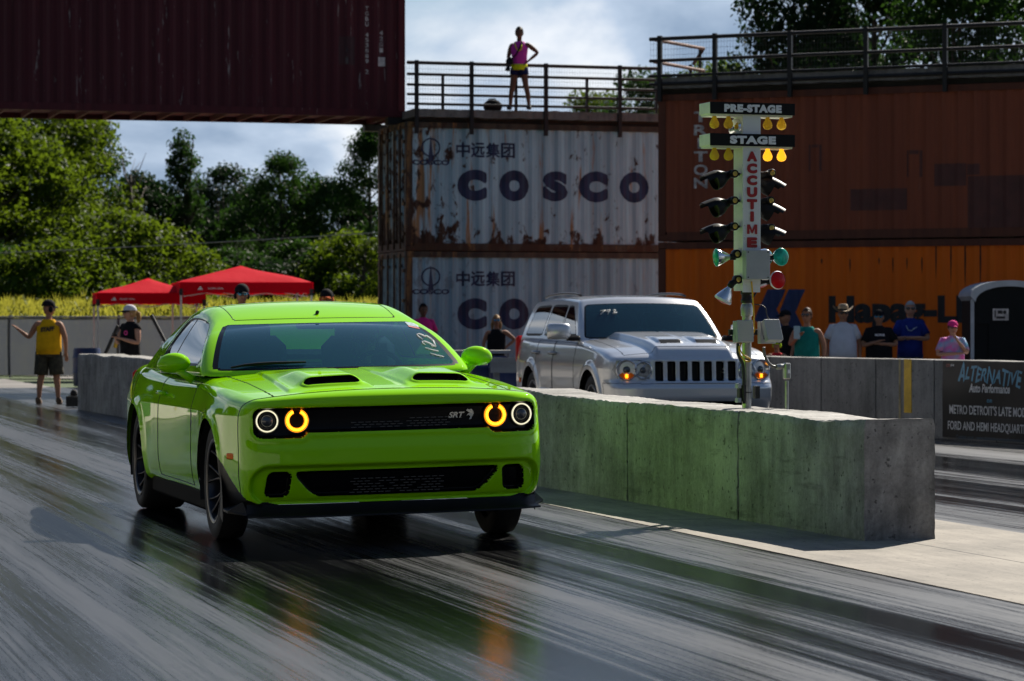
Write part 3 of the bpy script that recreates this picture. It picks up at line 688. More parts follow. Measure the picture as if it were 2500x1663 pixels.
# ------------------------------------------------------------------ portable toilet
M_tdk = pm('dark_toilet_plastic', (0.006, 0.008, 0.009), 0.6, var=0.15, vs=4, spec=0.15); M_trf = pm('grey_toilet_roof', (0.42, 0.46, 0.50), 0.45, var=0.15, vs=4)
p = at(2372, 800, 43.0); tl = thing('portable_toilet', (p.x + 0.58, p.y + 0.58, 0), 0.0, 'dark portable toilet with pale arched roof and white sign on its door', 'portable toilet')
hw, hb = 0.58, 1.66
mb = MB(); mb.box((0, 0.03, hb / 2), (2 * hw - 0.06, 1.06, hb), bev=0.02); mb.build('cabin', M_tdk, tl)
a = np.linspace(math.pi * 0.985, 0.015 * math.pi, 22); arc = lambda r, dz: [(r * 1.0 * math.cos(t), hb + dz + 0.26 * math.sin(t) ** 0.8) for t in a]
mb = MB(); out = arc(hw + 0.015, 0.03); inn = arc(hw - 0.06, -0.06)[::-1]; pts = out + inn
mb.poly(pts, -0.62, 0.58, M=basis((0, 0, 0), (1, 0, 0), (0, 0, 1))); mb.build('arched_roof', M_trf, tl)
mb = MB(); mb.poly([(-hw + 0.05, 1.3), (hw - 0.05, 1.3)] + arc(hw - 0.062, -0.055)[::-1], 0.50, 0.54, M=basis((0, 0, 0), (1, 0, 0), (0, 0, 1))); mb.build('gable_panel', M_tdk, tl)
mb = MB(); mb.box((0.04, -0.515, 0.8), (0.72, 0.03, 1.55), bev=0.01); dr = mb.build('door', M_tdk, tl)
for sx in (-1, 1): mb = MB(); mb.box((sx * (hw - 0.02), -0.52, hb / 2), (0.05, 0.05, hb)); mb.build('corner_trim', M_trf if sx < 0 else M_tdk, tl)
q = at(2444, 768, 43.0) - Vector(tl.location); mb = MB(); mb.box((q.x, -0.545, q.z), (0.235, 0.012, 0.175)); sg = mb.build('sign_plate', M_whtp, tl)
mb = MB(); mb.box((q.x - 0.085, -0.553, q.z + 0.01), (0.018, 0.006, 0.11)); mb.box((q.x, -0.553, q.z - 0.045), (0.13, 0.006, 0.035)); mb.box((q.x - 0.01, -0.553, q.z + 0.035), (0.07, 0.006, 0.05)); mb.ball((q.x + 0.06, -0.553, q.z + 0.035), 0.028, 8, sc=(1, 0.15, 1)); mb.build('sign_print', M_blk, sg)

# ------------------------------------------------------------------ red canopies
def mat_cloth(name, col, tr=0.35):
    m, nt, p = new_mat(name); setp(p, Base_Color=rgba(col), Roughness=0.75); g = G(nt)
    t = g.n.new('ShaderNodeBsdfTranslucent'); t.inputs[0].default_value = rgba(col); mx = g.n.new('ShaderNodeMixShader'); mx.inputs[0].default_value = tr
    out = nt.nodes['Material Output']; g.L(p.outputs[0], mx.inputs[1]); g.L(t.outputs[0], mx.inputs[2]); g.L(mx.outputs[0], out.inputs[0])
    nt.links.new(g.bump(g.noise(g.coord('Object', (1, 1, 1)), 3.5, 4, 0.6, 0.6), 0.4, 0.05), p.inputs['Normal']); return m
M_rcan = mat_cloth('red_canopy_cloth', (0.56, 0.003, 0.016), 0.2); M_rcan.node_tree.nodes['Principled BSDF'].inputs['Specular IOR Level'].default_value = 0.05; M_pole = pm('white_pole', (0.62, 0.62, 0.60), 0.4, var=0.1)
def canopy(loc, w, ze, zp, label, sag_seed=1):
    r = thing('pop_up_canopy', loc, math.atan2(0.18, 0.98), label, 'canopy', 'red pop up canopies by the fence')
    n = 13; u = np.linspace(0, 1, n); rng = np.random.default_rng(sag_seed); P = np.zeros((n, n, 3))
    for i in range(n):
        for j in range(n):
            x, y = u[i], u[j]; d = max(abs(x - 0.5), abs(y - 0.5)) * 2; h = (1 - d) ** 0.82
            P[i, j] = (x * w, y * w, ze + 0.24 + (zp - ze - 0.24) * h - 0.05 * math.sin(math.pi * min(1, d)) * (1 - abs(x - y)) + 0.03 * math.sin(7 * x + sag_seed) * math.sin(5 * y) * (1 - d))
    mb = MB(); mb.grid(P, flip=True); mb.build('canopy_top', M_rcan, r, smooth=True)
    for k in range(4):
        mb = MB(); n2 = 25; S = np.zeros((n2, 4, 3))
        for i in range(n2):
            t = i / (n2 - 1); x, y = ((t * w, 0), (w, t * w), (w - t * w, w), (0, w - t * w))[k]
            for j, zz in enumerate((0.25, 0.16, 0.08, 0.0)):
                o = 0.012 * math.sin(9 * t + k) * (1 - zz * 3); e = 0.008; S[i, j] = (x + (o if k in (1, 3) else 0) + (-e if k == 3 else e if k == 1 else 0), y + (o if k in (0, 2) else 0) + (-e if k == 0 else e if k == 2 else 0), ze + zz - 0.006 * (zz == 0.0) * math.sin(t * math.pi))
        mb.grid(S); mb.build('valance', M_rcan, r, smooth=True)
    for x in (0.03, w - 0.03):
        for y in (0.03, w - 0.03):
            mb = MB(); mb.box((x, y, ze * 0.72), (0.042, 0.042, ze * 0.62)); mb.box((x, y, ze * 0.25), (0.034, 0.034, ze * 0.5)); mb.box((x, y, 0.01), (0.13, 0.13, 0.02)); l = mb.build('leg', M_pole, r)
            mb = MB(); mb.box((x, y, ze + 0.02), (0.085, 0.085, 0.15)); mb.build('bracket', M_blk, l)
    mb = MB()
    for (x0, y0, x1, y1) in ((0, 0, w, 0), (0, w, w, w), (0, 0, 0, w), (w, 0, w, w)):
        for a_, b_ in ((0, 0.5), (0.5, 1)):
            I_ = lambda v: v + (0.10 - 0.2 * v / w) * (1 if True else 0); A1 = (I_(x0 + (x1 - x0) * a_), I_(y0 + (y1 - y0) * a_)); B1 = (I_(x0 + (x1 - x0) * b_), I_(y0 + (y1 - y0) * b_)); mb.tube([(*A1, ze + 0.14), (*B1, ze - 0.08)], 0.012, 6); mb.tube([(*A1, ze - 0.08), (*B1, ze + 0.14)], 0.012, 6)
    mb.build('truss', M_pole, r)
    V, F = text_fit('OZARK TRAIL', 0.36, 0.035, 0.02); mb = MB(); W = np.zeros_like(V); W[:, 0] = V[:, 0] + w * 0.215 + 0.16; W[:, 2] = V[:, 1] + ze + 0.10; W[:, 1] = -0.035; mb.add(W, F)
    mb.add([(w * 0.13, -0.035, ze + 0.07), (w * 0.13 + 0.13, -0.035, ze + 0.07), (w * 0.13 + 0.075, -0.035, ze + 0.15)], [(0, 1, 2)]); mb.build('printed_mark', pm('white_print', (0.7, 0.7, 0.7), 0.6), r); return r
p = at(439, 795, 65.5); canopy((p.x, p.y, 0), 3.05, 2.02, 2.69, 'larger red pop up canopy nearer the track, right of the other one', 1)
p = at(236, 795, 66.0); canopy((p.x, p.y, 0), 2.5, 1.78, 2.37, 'smaller red pop up canopy on the left behind the woman in black', 5)

# ------------------------------------------------------------------ screened fence, corn, cable
def mat_screen():
    m, nt, p = new_mat('fence_screen'); g = G(nt); setp(p, Roughness=0.9)
    col = g.ramp(g.noise(g.coord('Object', (1, 1, 0.4)), 1.2, 5, 0.6), (0.35, (0.10, 0.108, 0.12)), (0.65, (0.14, 0.15, 0.165))); nt.links.new(col, p.inputs['Base Color'])
    t = g.n.new('ShaderNodeBsdfTranslucent'); t.inputs[0].default_value = (0.085, 0.095, 0.112, 1); mx = g.n.new('ShaderNodeMixShader'); mx.inputs[0].default_value = 0.4
    tr = g.n.new('ShaderNodeBsdfTransparent'); m2 = g.n.new('ShaderNodeMixShader'); m2.inputs[0].default_value = 0.04
    g.L(p.outputs[0], mx.inputs[1]); g.L(t.outputs[0], mx.inputs[2]); g.L(mx.outputs[0], m2.inputs[1]); g.L(tr.outputs[0], m2.inputs[2]); g.L(m2.outputs[0], nt.nodes['Material Output'].inputs[0]); return m
M_galv = pm('galvanised_pipe', (0.30, 0.30, 0.30), 0.45, 0.6, var=0.2)
YF = 70.0; fx0, fx1 = -34.0, -2.6; fe = thing('screened_fence', (fx0, YF, 0), 0, 'long chain link fence covered by grey screen in front of the corn', 'fence')
fl = fx1 - fx0; mb = MB(); xs = np.linspace(0, fl, 160); S = np.zeros((160, 5, 3)); 
for j, z in enumerate((0.06, 0.4, 0.8, 1.15, 1.46)): S[:, j, 0] = xs; S[:, j, 1] = 0.02 + 0.012 * np.sin(xs * 3 + j); S[:, j, 2] = z + 0.01 * np.sin(xs * 5.1) * (j == 4)
mb.grid(S); mb.build('screen', mat_screen(), fe, smooth=True)
off = ((24 - 1250) / FPX * YF - fx0) % 2.66
for x in np.arange(off, fl, 2.66): mb = MB(); mb.tube([(x, 0.06, 0), (x, 0.06, 1.53)], 0.03, 8); mb.build('post', M_galv, fe)
mb = MB(); mb.tube([(0, 0.06, 1.48), (fl, 0.06, 1.48)], 0.021, 8); mb.build('top_rail', M_galv, fe)
def mat_leaf(name, c1, c2, tr=0.5, tcol=None, spec=0.08):
    m, nt, p = new_mat(name); g = G(nt); setp(p, Roughness=0.55); p.inputs['Specular IOR Level'].default_value = spec
    v = g.noise(g.coord('Object'), 2.3, 3, 0.6); v2 = g.noise(g.coord('Object'), 11.0, 2, 0.5); f = g.math('ADD', g.math('MULTIPLY', v, 0.6), g.math('MULTIPLY', v2, 0.4))
    oi = g.n.new('ShaderNodeObjectInfo'); f = g.math('ADD', f, g.math('MULTIPLY', g.math('SUBTRACT', oi.outputs['Random'], 0.5), 0.10))
    col = g.ramp(f, (0.36, c2), (0.64, c1)); nt.links.new(col, p.inputs['Base Color'])
    t = g.n.new('ShaderNodeBsdfTranslucent'); tc_ = tcol or (c1[0] * 2.2, c1[1] * 2.0, c1[2] * 1.0); g.L(g.mix(0.75, col, tc_), t.inputs[0])
    mx = g.n.new('ShaderNodeMixShader'); mx.inputs[0].default_value = tr; g.L(p.outputs[0], mx.inputs[1]); g.L(t.outputs[0], mx.inputs[2]); g.L(mx.outputs[0], nt.nodes['Material Output'].inputs[0]); return m
M_corn = mat_leaf('corn_leaf', (0.21, 0.24, 0.032), (0.10, 0.15, 0.02), 0.45, (0.46, 0.42, 0.05))
rng = np.random.default_rng(11); V = []; F = []
ncorn = 24000
yy = 74 + rng.random(ncorn) ** 2.0 * 34; xx = rng.uniform(-30, 8, ncorn); yy = np.round(yy / 0.76) * 0.76 + rng.normal(0, 0.05, ncorn)
hh = rng.normal(1.80, 0.10, ncorn) + (yy - 74) * 0.004
ang = rng.uniform(0, 2 * math.pi, ncorn); ln = rng.uniform(0.18, 0.42, ncorn); zb2 = hh * rng.uniform(0.45, 0.92, ncorn); w = rng.uniform(0.018, 0.036, ncorn)
tassel = rng.random(ncorn) < 0.22
for i in range(ncorn):
    c, s_ = math.cos(ang[i]), math.sin(ang[i]); x, y = xx[i], yy[i]; b = len(V)
    if tassel[i]:
        for k in (-1, 0, 1): V += [(x - 0.012 + k * 0.03, y, hh[i] - 0.1), (x + 0.012 + k * 0.03, y, hh[i] - 0.1), (x + k * 0.11, y, hh[i] + 0.14)]
        F += [(b, b + 1, b + 2), (b + 3, b + 4, b + 5), (b + 6, b + 7, b + 8)]
    else:
        for f_, up in ((0, 0), (0.45, 0.26), (1.0, 0.16)):
            ww = w[i] * (1 - 0.85 * (f_ > 0.9)); V += [(x + c * ln[i] * f_ - s_ * ww, y + s_ * ln[i] * f_ + c * ww, zb2[i] + up), (x + c * ln[i] * f_ + s_ * ww, y + s_ * ln[i] * f_ - c * ww, zb2[i] + up)]
        F += [(b, b + 1, b + 3, b + 2), (b + 2, b + 3, b + 5, b + 4)]
for i in range(0, ncorn, 4):
    b = len(V); V += [(xx[i] - 0.014, yy[i], 0), (xx[i] + 0.014, yy[i], 0), (xx[i] + 0.01, yy[i], hh[i]), (xx[i] - 0.01, yy[i], hh[i])]; F.append((b, b + 1, b + 2, b + 3))
o = mesh_obj('corn_field', V, F, M_corn); tag(o, 'bright yellow green corn standing behind the grey fence', 'corn', kind='stuff')
cb = thing('overhead_cable', (0, 0, 0), 0, 'thin dark cable strung in front of the trees', 'cable'); pts = []
for i in range(41): t = i / 40; pts.append(tuple(at(-700 + 1760 * t, 640 - 82 * t + 30 * 4 * t * (1 - t) * 0.35, 82)))
mb = MB(); mb.tube(pts, 0.014, 6); mb.build('wire', M_galv, cb)
for q in (pts[0], pts[-1]): mb = MB(); mb.tube([(q[0], q[1], 0), (q[0], q[1], q[2] + 0.5)], [0.13, 0.10], 10); mb.build('pole', pm('old_wood', (0.10, 0.08, 0.06), 0.85, var=0.4), cb)

# ------------------------------------------------------------------ trees
M_bark = pm('bark', (0.075, 0.06, 0.048), 0.9, var=0.5, vs=3, stretch=(1, 1, 0.3), bump=0.6, bs=14)
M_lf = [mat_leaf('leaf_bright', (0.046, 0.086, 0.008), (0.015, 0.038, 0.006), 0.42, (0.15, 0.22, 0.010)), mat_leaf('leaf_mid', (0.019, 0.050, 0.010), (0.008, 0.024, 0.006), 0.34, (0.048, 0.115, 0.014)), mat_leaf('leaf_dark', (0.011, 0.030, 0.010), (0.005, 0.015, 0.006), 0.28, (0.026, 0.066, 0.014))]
def tree_proto(seed, H, rx, base, shape, leaves, lsize, clumps, cr):
    """crown and trunk meshes; shape(t) gives relative radius for height fraction t of the crown"""
    rng = np.random.default_rng(seed); tk = MB()
    th = H * 0.93; bend = rng.normal(0, 0.25, 2)
    tp = [(bend[0] * (t ** 2), bend[1] * (t ** 2), th * t) for t in np.linspace(0, 1, 9)]; r0 = 0.018 * H + 0.05
    tk.tube(tp, [r0 * (1 - 0.88 * t) for t in np.linspace(0, 1, 9)], 8)
    C = []
    for k in range(clumps):
        t = rng.random() ** 0.85; z = base + (H - base) * (0.03 + 0.95 * t); rr = rx * shape(t); a = rng.uniform(0, 2 * math.pi); d = rr * math.sqrt(rng.uniform(0.12, 1.0))
        C.append((d * math.cos(a), d * math.sin(a), z, cr * rng.uniform(0.55, 1.25)))
    C = np.array(C)
    for k in range(0, clumps, max(1, clumps // 46)):
        c = C[k]; zt_ = max(base * 0.55, c[2] - 0.8 - 0.45 * math.hypot(c[0], c[1])); zt_ = min(zt_, th * 0.95); f = zt_ / th; b0 = np.array([bend[0] * f * f, bend[1] * f * f, zt_])
        mid = (b0 + c[:3]) / 2 + np.array([0, 0, -0.12]) + rng.normal(0, 0.12, 3); rb = r0 * (1 - 0.85 * f) * 0.45; tk.tube([b0, mid, c[:3]], [rb, rb * 0.6, rb * 0.18], 5, cap=False)
    idx = rng.choice(clumps, leaves, p=C[:, 3] ** 2 / (C[:, 3] ** 2).sum()); dirs = rng.normal(0, 1, (leaves, 3)); dirs /= np.linalg.norm(dirs, axis=1, keepdims=True)
    pos = C[idx, :3] + dirs * (C[idx, 3] * rng.random(leaves) ** 0.5)[:, None] * np.array([1.15, 1.15, 0.72])
    nrm = rng.normal(0, 1, (leaves, 3)) + dirs * 0.7 + np.array([0, 0, 0.6]); nrm /= np.linalg.norm(nrm, axis=1, keepdims=True)
    tx = np.cross(nrm, rng.normal(0, 1, (leaves, 3))); tx /= np.maximum(np.linalg.norm(tx, axis=1, keepdims=True), 1e-6); ty = np.cross(nrm, tx)
    s_ = (lsize * rng.uniform(0.55, 1.3, leaves))[:, None]
    V = np.stack([pos - tx * s_, pos - ty * s_ * 0.55 + nrm * s_ * 0.15, pos + tx * s_, pos + ty * s_ * 0.55 + nrm * s_ * 0.15], 1).reshape(-1, 3)
    F = np.arange(leaves * 4).reshape(-1, 4)
    cm = bpy.data.meshes.new('crown'); cm.from_pydata(V.tolist(), [], F.tolist()); tm_ = bpy.data.meshes.new('trunk'); tm_.from_pydata(np.concatenate(tk.V).tolist(), [], tk.F); tm_.polygons.foreach_set('use_smooth', np.ones(len(tm_.polygons), dtype=bool)); tm_.materials.append(M_bark)
    return cm, tm_
rnd = lambda t: max(0.12, math.sin(math.pi * min(1, 0.12 + t * 0.86)) ** 0.7); egg = lambda t: max(0.1, math.sin(math.pi * (0.10 + 0.88 * t ** 0.8)) ** 0.8); cone = lambda t: 0.12 + 0.88 * (1 - t) ** 0.8 * min(1, t * 6 + 0.4)
PROTO = {'round': tree_proto(1, 11.0, 3.9, 2.0, rnd, 21000, 0.118, 130, 0.95), 'wide': tree_proto(2, 9.0, 4.6, 0.7, egg, 22000, 0.118, 140, 0.95), 'loose': tree_proto(3, 12.0, 2.3, 3.2, cone, 5200, 0.12, 90, 0.50),
         'tall': tree_proto(4, 14.0, 3.5, 2.5, egg, 21000, 0.112, 140, 0.85), 'bush': tree_proto(5, 5.5, 3.4, 0.1, rnd, 13000, 0.118, 90, 0.8)}
HT = {'round': 11.0, 'wide': 9.0, 'loose': 12.0, 'tall': 14.0, 'bush': 5.5}
def tree(kind, px, Y, ytop, leaf, label, sx=1.0, group='trees behind the corn field', rz=None):
    top = HCAM + (HOR - ytop) / FPX * Y; k = top / HT[kind]; p = at(px, HOR, Y)
    r = thing({'round': 'broadleaf_tree', 'wide': 'broadleaf_tree', 'loose': 'slender_tree', 'tall': 'tall_tree', 'bush': 'leafy_bush'}[kind], (p.x, Y, 0), random.uniform(0, 6.28) if rz is None else rz, label, 'bush' if kind == 'bush' else 'tree', group); r.scale = (k * sx, k * sx, k)
    c, t = PROTO[kind]; 
    key = (kind, leaf)
    if key not in TM: m_ = c.copy(); m_.materials.append(M_lf[leaf]); TM[key] = m_
    link(bpy.data.objects.new('crown', TM[key]), r); link(bpy.data.objects.new('trunk', t), r); return r
TM = {}
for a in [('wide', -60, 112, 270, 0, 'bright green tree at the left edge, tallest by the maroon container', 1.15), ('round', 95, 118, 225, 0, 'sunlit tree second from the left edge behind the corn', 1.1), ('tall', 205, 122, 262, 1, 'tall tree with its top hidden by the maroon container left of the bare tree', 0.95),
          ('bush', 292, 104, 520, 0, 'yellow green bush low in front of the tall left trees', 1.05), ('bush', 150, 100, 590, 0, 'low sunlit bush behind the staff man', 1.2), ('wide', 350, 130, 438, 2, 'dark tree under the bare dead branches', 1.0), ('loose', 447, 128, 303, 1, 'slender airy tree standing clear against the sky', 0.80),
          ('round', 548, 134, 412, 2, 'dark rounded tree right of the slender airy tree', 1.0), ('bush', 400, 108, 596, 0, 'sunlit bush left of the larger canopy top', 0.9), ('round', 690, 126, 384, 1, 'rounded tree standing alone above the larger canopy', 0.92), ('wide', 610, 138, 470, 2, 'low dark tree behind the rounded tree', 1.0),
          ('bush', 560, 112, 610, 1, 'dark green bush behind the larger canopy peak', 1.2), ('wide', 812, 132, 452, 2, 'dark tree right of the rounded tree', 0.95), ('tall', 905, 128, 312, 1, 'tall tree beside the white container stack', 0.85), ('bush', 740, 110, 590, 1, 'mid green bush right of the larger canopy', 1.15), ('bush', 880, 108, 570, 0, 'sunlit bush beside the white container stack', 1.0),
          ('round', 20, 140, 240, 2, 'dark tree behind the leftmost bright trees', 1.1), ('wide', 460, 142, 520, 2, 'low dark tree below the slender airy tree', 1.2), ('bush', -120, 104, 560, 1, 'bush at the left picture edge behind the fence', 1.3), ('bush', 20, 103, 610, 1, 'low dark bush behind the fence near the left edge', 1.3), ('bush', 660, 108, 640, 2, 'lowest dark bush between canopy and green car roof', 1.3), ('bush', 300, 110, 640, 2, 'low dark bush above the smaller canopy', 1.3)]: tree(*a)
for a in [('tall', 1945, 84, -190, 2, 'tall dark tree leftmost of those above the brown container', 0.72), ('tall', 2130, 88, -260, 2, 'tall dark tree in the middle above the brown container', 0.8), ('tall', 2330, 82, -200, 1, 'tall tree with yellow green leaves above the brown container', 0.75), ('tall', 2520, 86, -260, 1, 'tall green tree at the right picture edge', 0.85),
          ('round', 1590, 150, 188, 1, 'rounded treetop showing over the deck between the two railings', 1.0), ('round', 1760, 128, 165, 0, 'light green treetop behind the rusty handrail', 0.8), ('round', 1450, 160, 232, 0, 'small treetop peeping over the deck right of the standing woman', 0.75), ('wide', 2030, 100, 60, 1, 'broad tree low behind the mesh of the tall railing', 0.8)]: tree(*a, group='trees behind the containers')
for i, (s_, l_) in enumerate(((4, -26), (18, -30), (33, -27), (48, -31), (64, -28), (-10, -27))):  # unseen row, added to darken what the green car's side mirrors
    q = T(s_, l_); t_ = tree('wide', 0, 100, 250 + 20 * (i % 3), 2, 'dark unseen tree added beyond the near guard wall to darken reflections', 1.1, 'unseen trees added beyond the near guard wall'); t_.location = q
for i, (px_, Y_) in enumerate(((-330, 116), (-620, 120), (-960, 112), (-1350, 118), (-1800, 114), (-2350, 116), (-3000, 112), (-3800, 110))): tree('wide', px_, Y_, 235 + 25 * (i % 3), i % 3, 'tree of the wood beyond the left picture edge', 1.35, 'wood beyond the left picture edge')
dt_ = thing('dead_tree', tuple(at(318, HOR, 120))[:2] + (0,), 0, 'bare dead tree with thin branches against the sky', 'tree', 'trees behind the corn field'); mb = MB(); rng = np.random.default_rng(9)
mb.tube([(0, 0, 0), (0.1, 0, 4), (0.0, 0, 7.6)], [0.16, 0.12, 0.06], 7)
for k in range(16): z0 = rng.uniform(4.5, 7.3); a = rng.uniform(-1, 1); mb.tube([(0.05, 0, z0), (a * 0.5, rng.normal(0, .3), z0 + 0.7), (a * 0.95, rng.normal(0, .4), z0 + rng.uniform(1.0, 2.0))], [0.035, 0.02, 0.008], 5)
mb.build('trunk', M_bark, dt_, smooth=True)

# ------------------------------------------------------------------ small things on and near the barrier
def bar_top(px, k=0.5):
    """point on the barrier top under photo column px"""
    d = np.array([MED1.x - MED0.x, MED1.y - MED0.y]) / Lm; n = np.array([d[1], -d[0]]); o = np.array([MED0.x, MED0.y]) + n * 0.41 * k
    q = (px - 1250) / FPX; t = (q * o[1] - o[0]) / (d[0] - q * d[1]); p = o + d * t; return Vector((p[0], p[1], 0.705 + 0.15 * t / Lm))
def mat_clear(name, col, a=0.35):
    m, nt, p = new_mat(name); g = G(nt); setp(p, Base_Color=rgba(col), Roughness=0.08)
    tr = g.n.new('ShaderNodeBsdfTransparent'); tr.inputs[0].default_value = rgba(tuple(0.6 + 0.4 * c for c in col)); mx = g.n.new('ShaderNodeMixShader'); mx.inputs[0].default_value = a; g.L(p.outputs[0], mx.inputs[1]); g.L(tr.outputs[0], mx.inputs[2]); g.L(mx.outputs[0], nt.nodes['Material Output'].inputs[0]); return m
M_pet = mat_clear('clear_bottle', (0.72, 0.76, 0.80), 0.45); M_tea = mat_clear('amber_drink', (0.42, 0.11, 0.012), 0.2)
def bottle(px, label, drink, capc, k):
    p = bar_top(px, k); r = thing('drink_bottle', p, 0, label, 'bottle')
    MB().lathe([(0.001, 0), (0.032, 0.002), (0.034, 0.02), (0.034, 0.15), (0.03, 0.175), (0.014, 0.205), (0.0135, 0.222)], n=16).build('bottle_body', drink, r, smooth=True)
    MB().lathe([(0.0155, 0.214), (0.0155, 0.236), (0.001, 0.237)], n=12).build('cap', capc, r); MB().lathe([(0.0345, 0.06), (0.0345, 0.12)], n=16).build('wrap', pm('bottle_wrap', (0.35, 0.50, 0.68), 0.5) if drink is M_pet else pm('red_wrap', (0.5, 0.06, 0.02), 0.5), r, smooth=True)
bottle(397, 'clear water bottle standing on the concrete barrier', M_pet, pm('white_cap', (0.7, 0.7, 0.7), 0.4), 0.35); bottle(408, 'amber iced tea bottle standing beside the water bottle', M_tea, pm('white_cap', (0.7, 0.7, 0.7), 0.4), 0.6)
M_bluep = pm('blue_plastic', (0.010, 0.032, 0.12), 0.45, var=0.2, vs=4)
def barrel(p, label, h=0.9, r_=0.29):
    r = thing('plastic_barrel', p, 0, label, 'barrel', 'blue plastic barrels'); pr = [(0.001, 0.0), (r_ * 0.92, 0.0), (r_ * 0.97, 0.04), (r_, 0.26), (r_ * 1.04, 0.29), (r_, 0.32), (r_, 0.57), (r_ * 1.04, 0.60), (r_, 0.63), (r_ * 0.97, h - 0.05), (r_ * 0.93, h), (r_ * 0.86, h), (r_ * 0.84, h - 0.05)]
    MB().lathe(pr, n=28).build('drum', M_bluep, r, smooth=40); MB().lathe([(r_ * 0.84, h - 0.05), (0.001, h - 0.05)], n=28).build('lid', M_bluep, r)
p = at(212, 800, 60); barrel((p.x, p.y, 0), 'blue barrel behind the far end of the concrete barrier', 0.80); p = at(1195, 800, 46); barrel((p.x, p.y, 0), 'blue barrel left of the silver car, nearer the green mirror', 0.78, 0.30); p = at(1240, 800, 45.5); barrel((p.x, p.y, 0), 'blue barrel partly behind the silver car tail', 0.70, 0.30)
M_plank = pm('weathered_plank', (0.36, 0.35, 0.33), 0.8, var=0.3, vs=4, stretch=(0.3, 1, 1))
pr_ = thing('plank_barrier', tuple(at(1245, 800, 44))[:2] + (0,), 0.2, 'pale plank rail on posts left of the silver car', 'barrier'); mb = MB(); mb.box((0.75, 0, 0.66), (2.1, 0.05, 0.23)); mb.build('plank', M_plank, pr_)
for x in (-0.2, 1.6): mb = MB(); mb.box((x, 0.06, 0.38), (0.09, 0.07, 0.76)); mb.build('post', M_plank, pr_)
mb = MB(); mb.ball((0.22, -0.028, 0.66), 0.03, 8, sc=(0.5, 0.2, 1.6)); mb.build('knot', M_blk, pr_)
tb_ = thing('folding_table', tuple(at(1163, 800, 47))[:2] + (0,), 0.1, 'pale topped table in front of the seated-height woman in black', 'table'); mb = MB(); mb.box((0, 0, 0.84), (1.15, 0.6, 0.05)); mb.build('tabletop', M_plank, tb_)
for x in (-0.5, 0.5):
    for y in (-0.25, 0.25): mb = MB(); mb.tube([(x, y, 0), (x, y, 0.82)], 0.018, 8); mb.build('leg', M_galv, tb_)
M_dk = pm('black_rubber_handle', (0.012, 0.012, 0.012), 0.6)
for (x0, y0, x1, y1, Y, lb, ye) in ((258, 862, 288, 795, 44.6, 'black broom handle with yellow grip leaning behind the barrier, left of the woman', True), (402, 832, 369, 769, 43.0, 'plain black broom handle leaning behind the barrier right of the woman', False)):
    r = thing('broom', tuple(at(x0, HOR, Y))[:2] + (0,), 0, lb, 'broom', 'brooms behind the barrier'); a = np.array(at(x0, y0, Y)); b = np.array(at(x1, y1, Y)); d = (b - a) / np.linalg.norm(b - a); foot = a + d * (0.03 - a[2]) / d[2]
    mb = MB(); mb.tube([foot + d * 0.12, b], 0.028, 8); mb.build('handle', M_dk, r, world=True); mb = MB(); mb.box(foot + np.array([0, 0, 0.06]), (0.5, 0.06, 0.16)); mb.build('broom_head', M_dk, r, world=True)
    if ye: c = a + (b - a) * 0.52; mb = MB(); mb.tube([c + np.array([0.05, -0.03, -0.14]), c + np.array([0.09, -0.03, 0.05])], 0.028, 8); mb.build('grip', M_yel, r, world=True)
sb = thing('sandbag', tuple(gnd(176, 987))[:2] + (0,), 0.4, 'black sandbag slumped at the far end of the barrier', 'sandbag'); mb = MB(); mb.ball((0, 0, 0.07), 0.13, 14, sc=(0.75, 1.2, 0.6)); mb.ball((0.03, 0, 0.17), 0.10, 12, sc=(0.6, 0.8, 0.7)); mb.build('sack', pm('black_sackcloth', (0.015, 0.014, 0.014), 0.9, var=0.3, vs=10, bump=0.5), sb, smooth=True)
# left guard wall outside the picture: its sunlit face is mirrored in the doors of the green car
lw = thing('side_guard_wall', T(0, -4.95), 0, 'pale sunlit guard wall along the near lane, mirrored in the green doors', 'wall')
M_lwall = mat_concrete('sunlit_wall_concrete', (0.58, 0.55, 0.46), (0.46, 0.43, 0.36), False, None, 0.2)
mb = MB(); mb.box((0, 0, 0.46), (0.28, 92, 0.92), bev=0.02); mb.xf(Matrix.Translation((*T(30, -4.95),)) @ Matrix.Rotation(YAW_T, 4, 'Z')); mb.build('cast_body', M_lwall, lw, world=True)
for s0, ln in ((19.0, 3.2), (29.5, 2.4)):
    mb = MB(); mb.box((0.15, 0, 0.5), (0.02, ln, 0.72)); mb.xf(Matrix.Translation((*T(s0, -4.95),)) @ Matrix.Rotation(YAW_T, 4, 'Z')); mb.build('green_panel', pm('green_panel_paint', (0.02, 0.10, 0.015), 0.5), lw, world=True)
for s0 in (16.0, 24.0): mb = MB(); mb.box((0.151, 0, 0.55), (0.02, 0.12, 0.6)); mb.xf(Matrix.Translation((*T(s0, -4.95),)) @ Matrix.Rotation(YAW_T, 4, 'Z')); mb.build('yellow_stripe', M_yel, lw, world=True)
gs = thing('spectator_rail', T(0, -6.4), 0, 'dark spectator railing behind the near guard wall', 'railing'); mb = MB()
for k in range(30): mb.tube([T(-6 + 2.4 * k, -6.4, 0), T(-6 + 2.4 * k, -6.4, 2.1)], 0.04, 6)
for z in (0.7, 1.1, 1.5, 2.05): mb.tube([T(-8, -6.4, z), T(66, -6.4, z)], 0.03, 6)
mb.build('rails_and_posts', M_rail, gs)
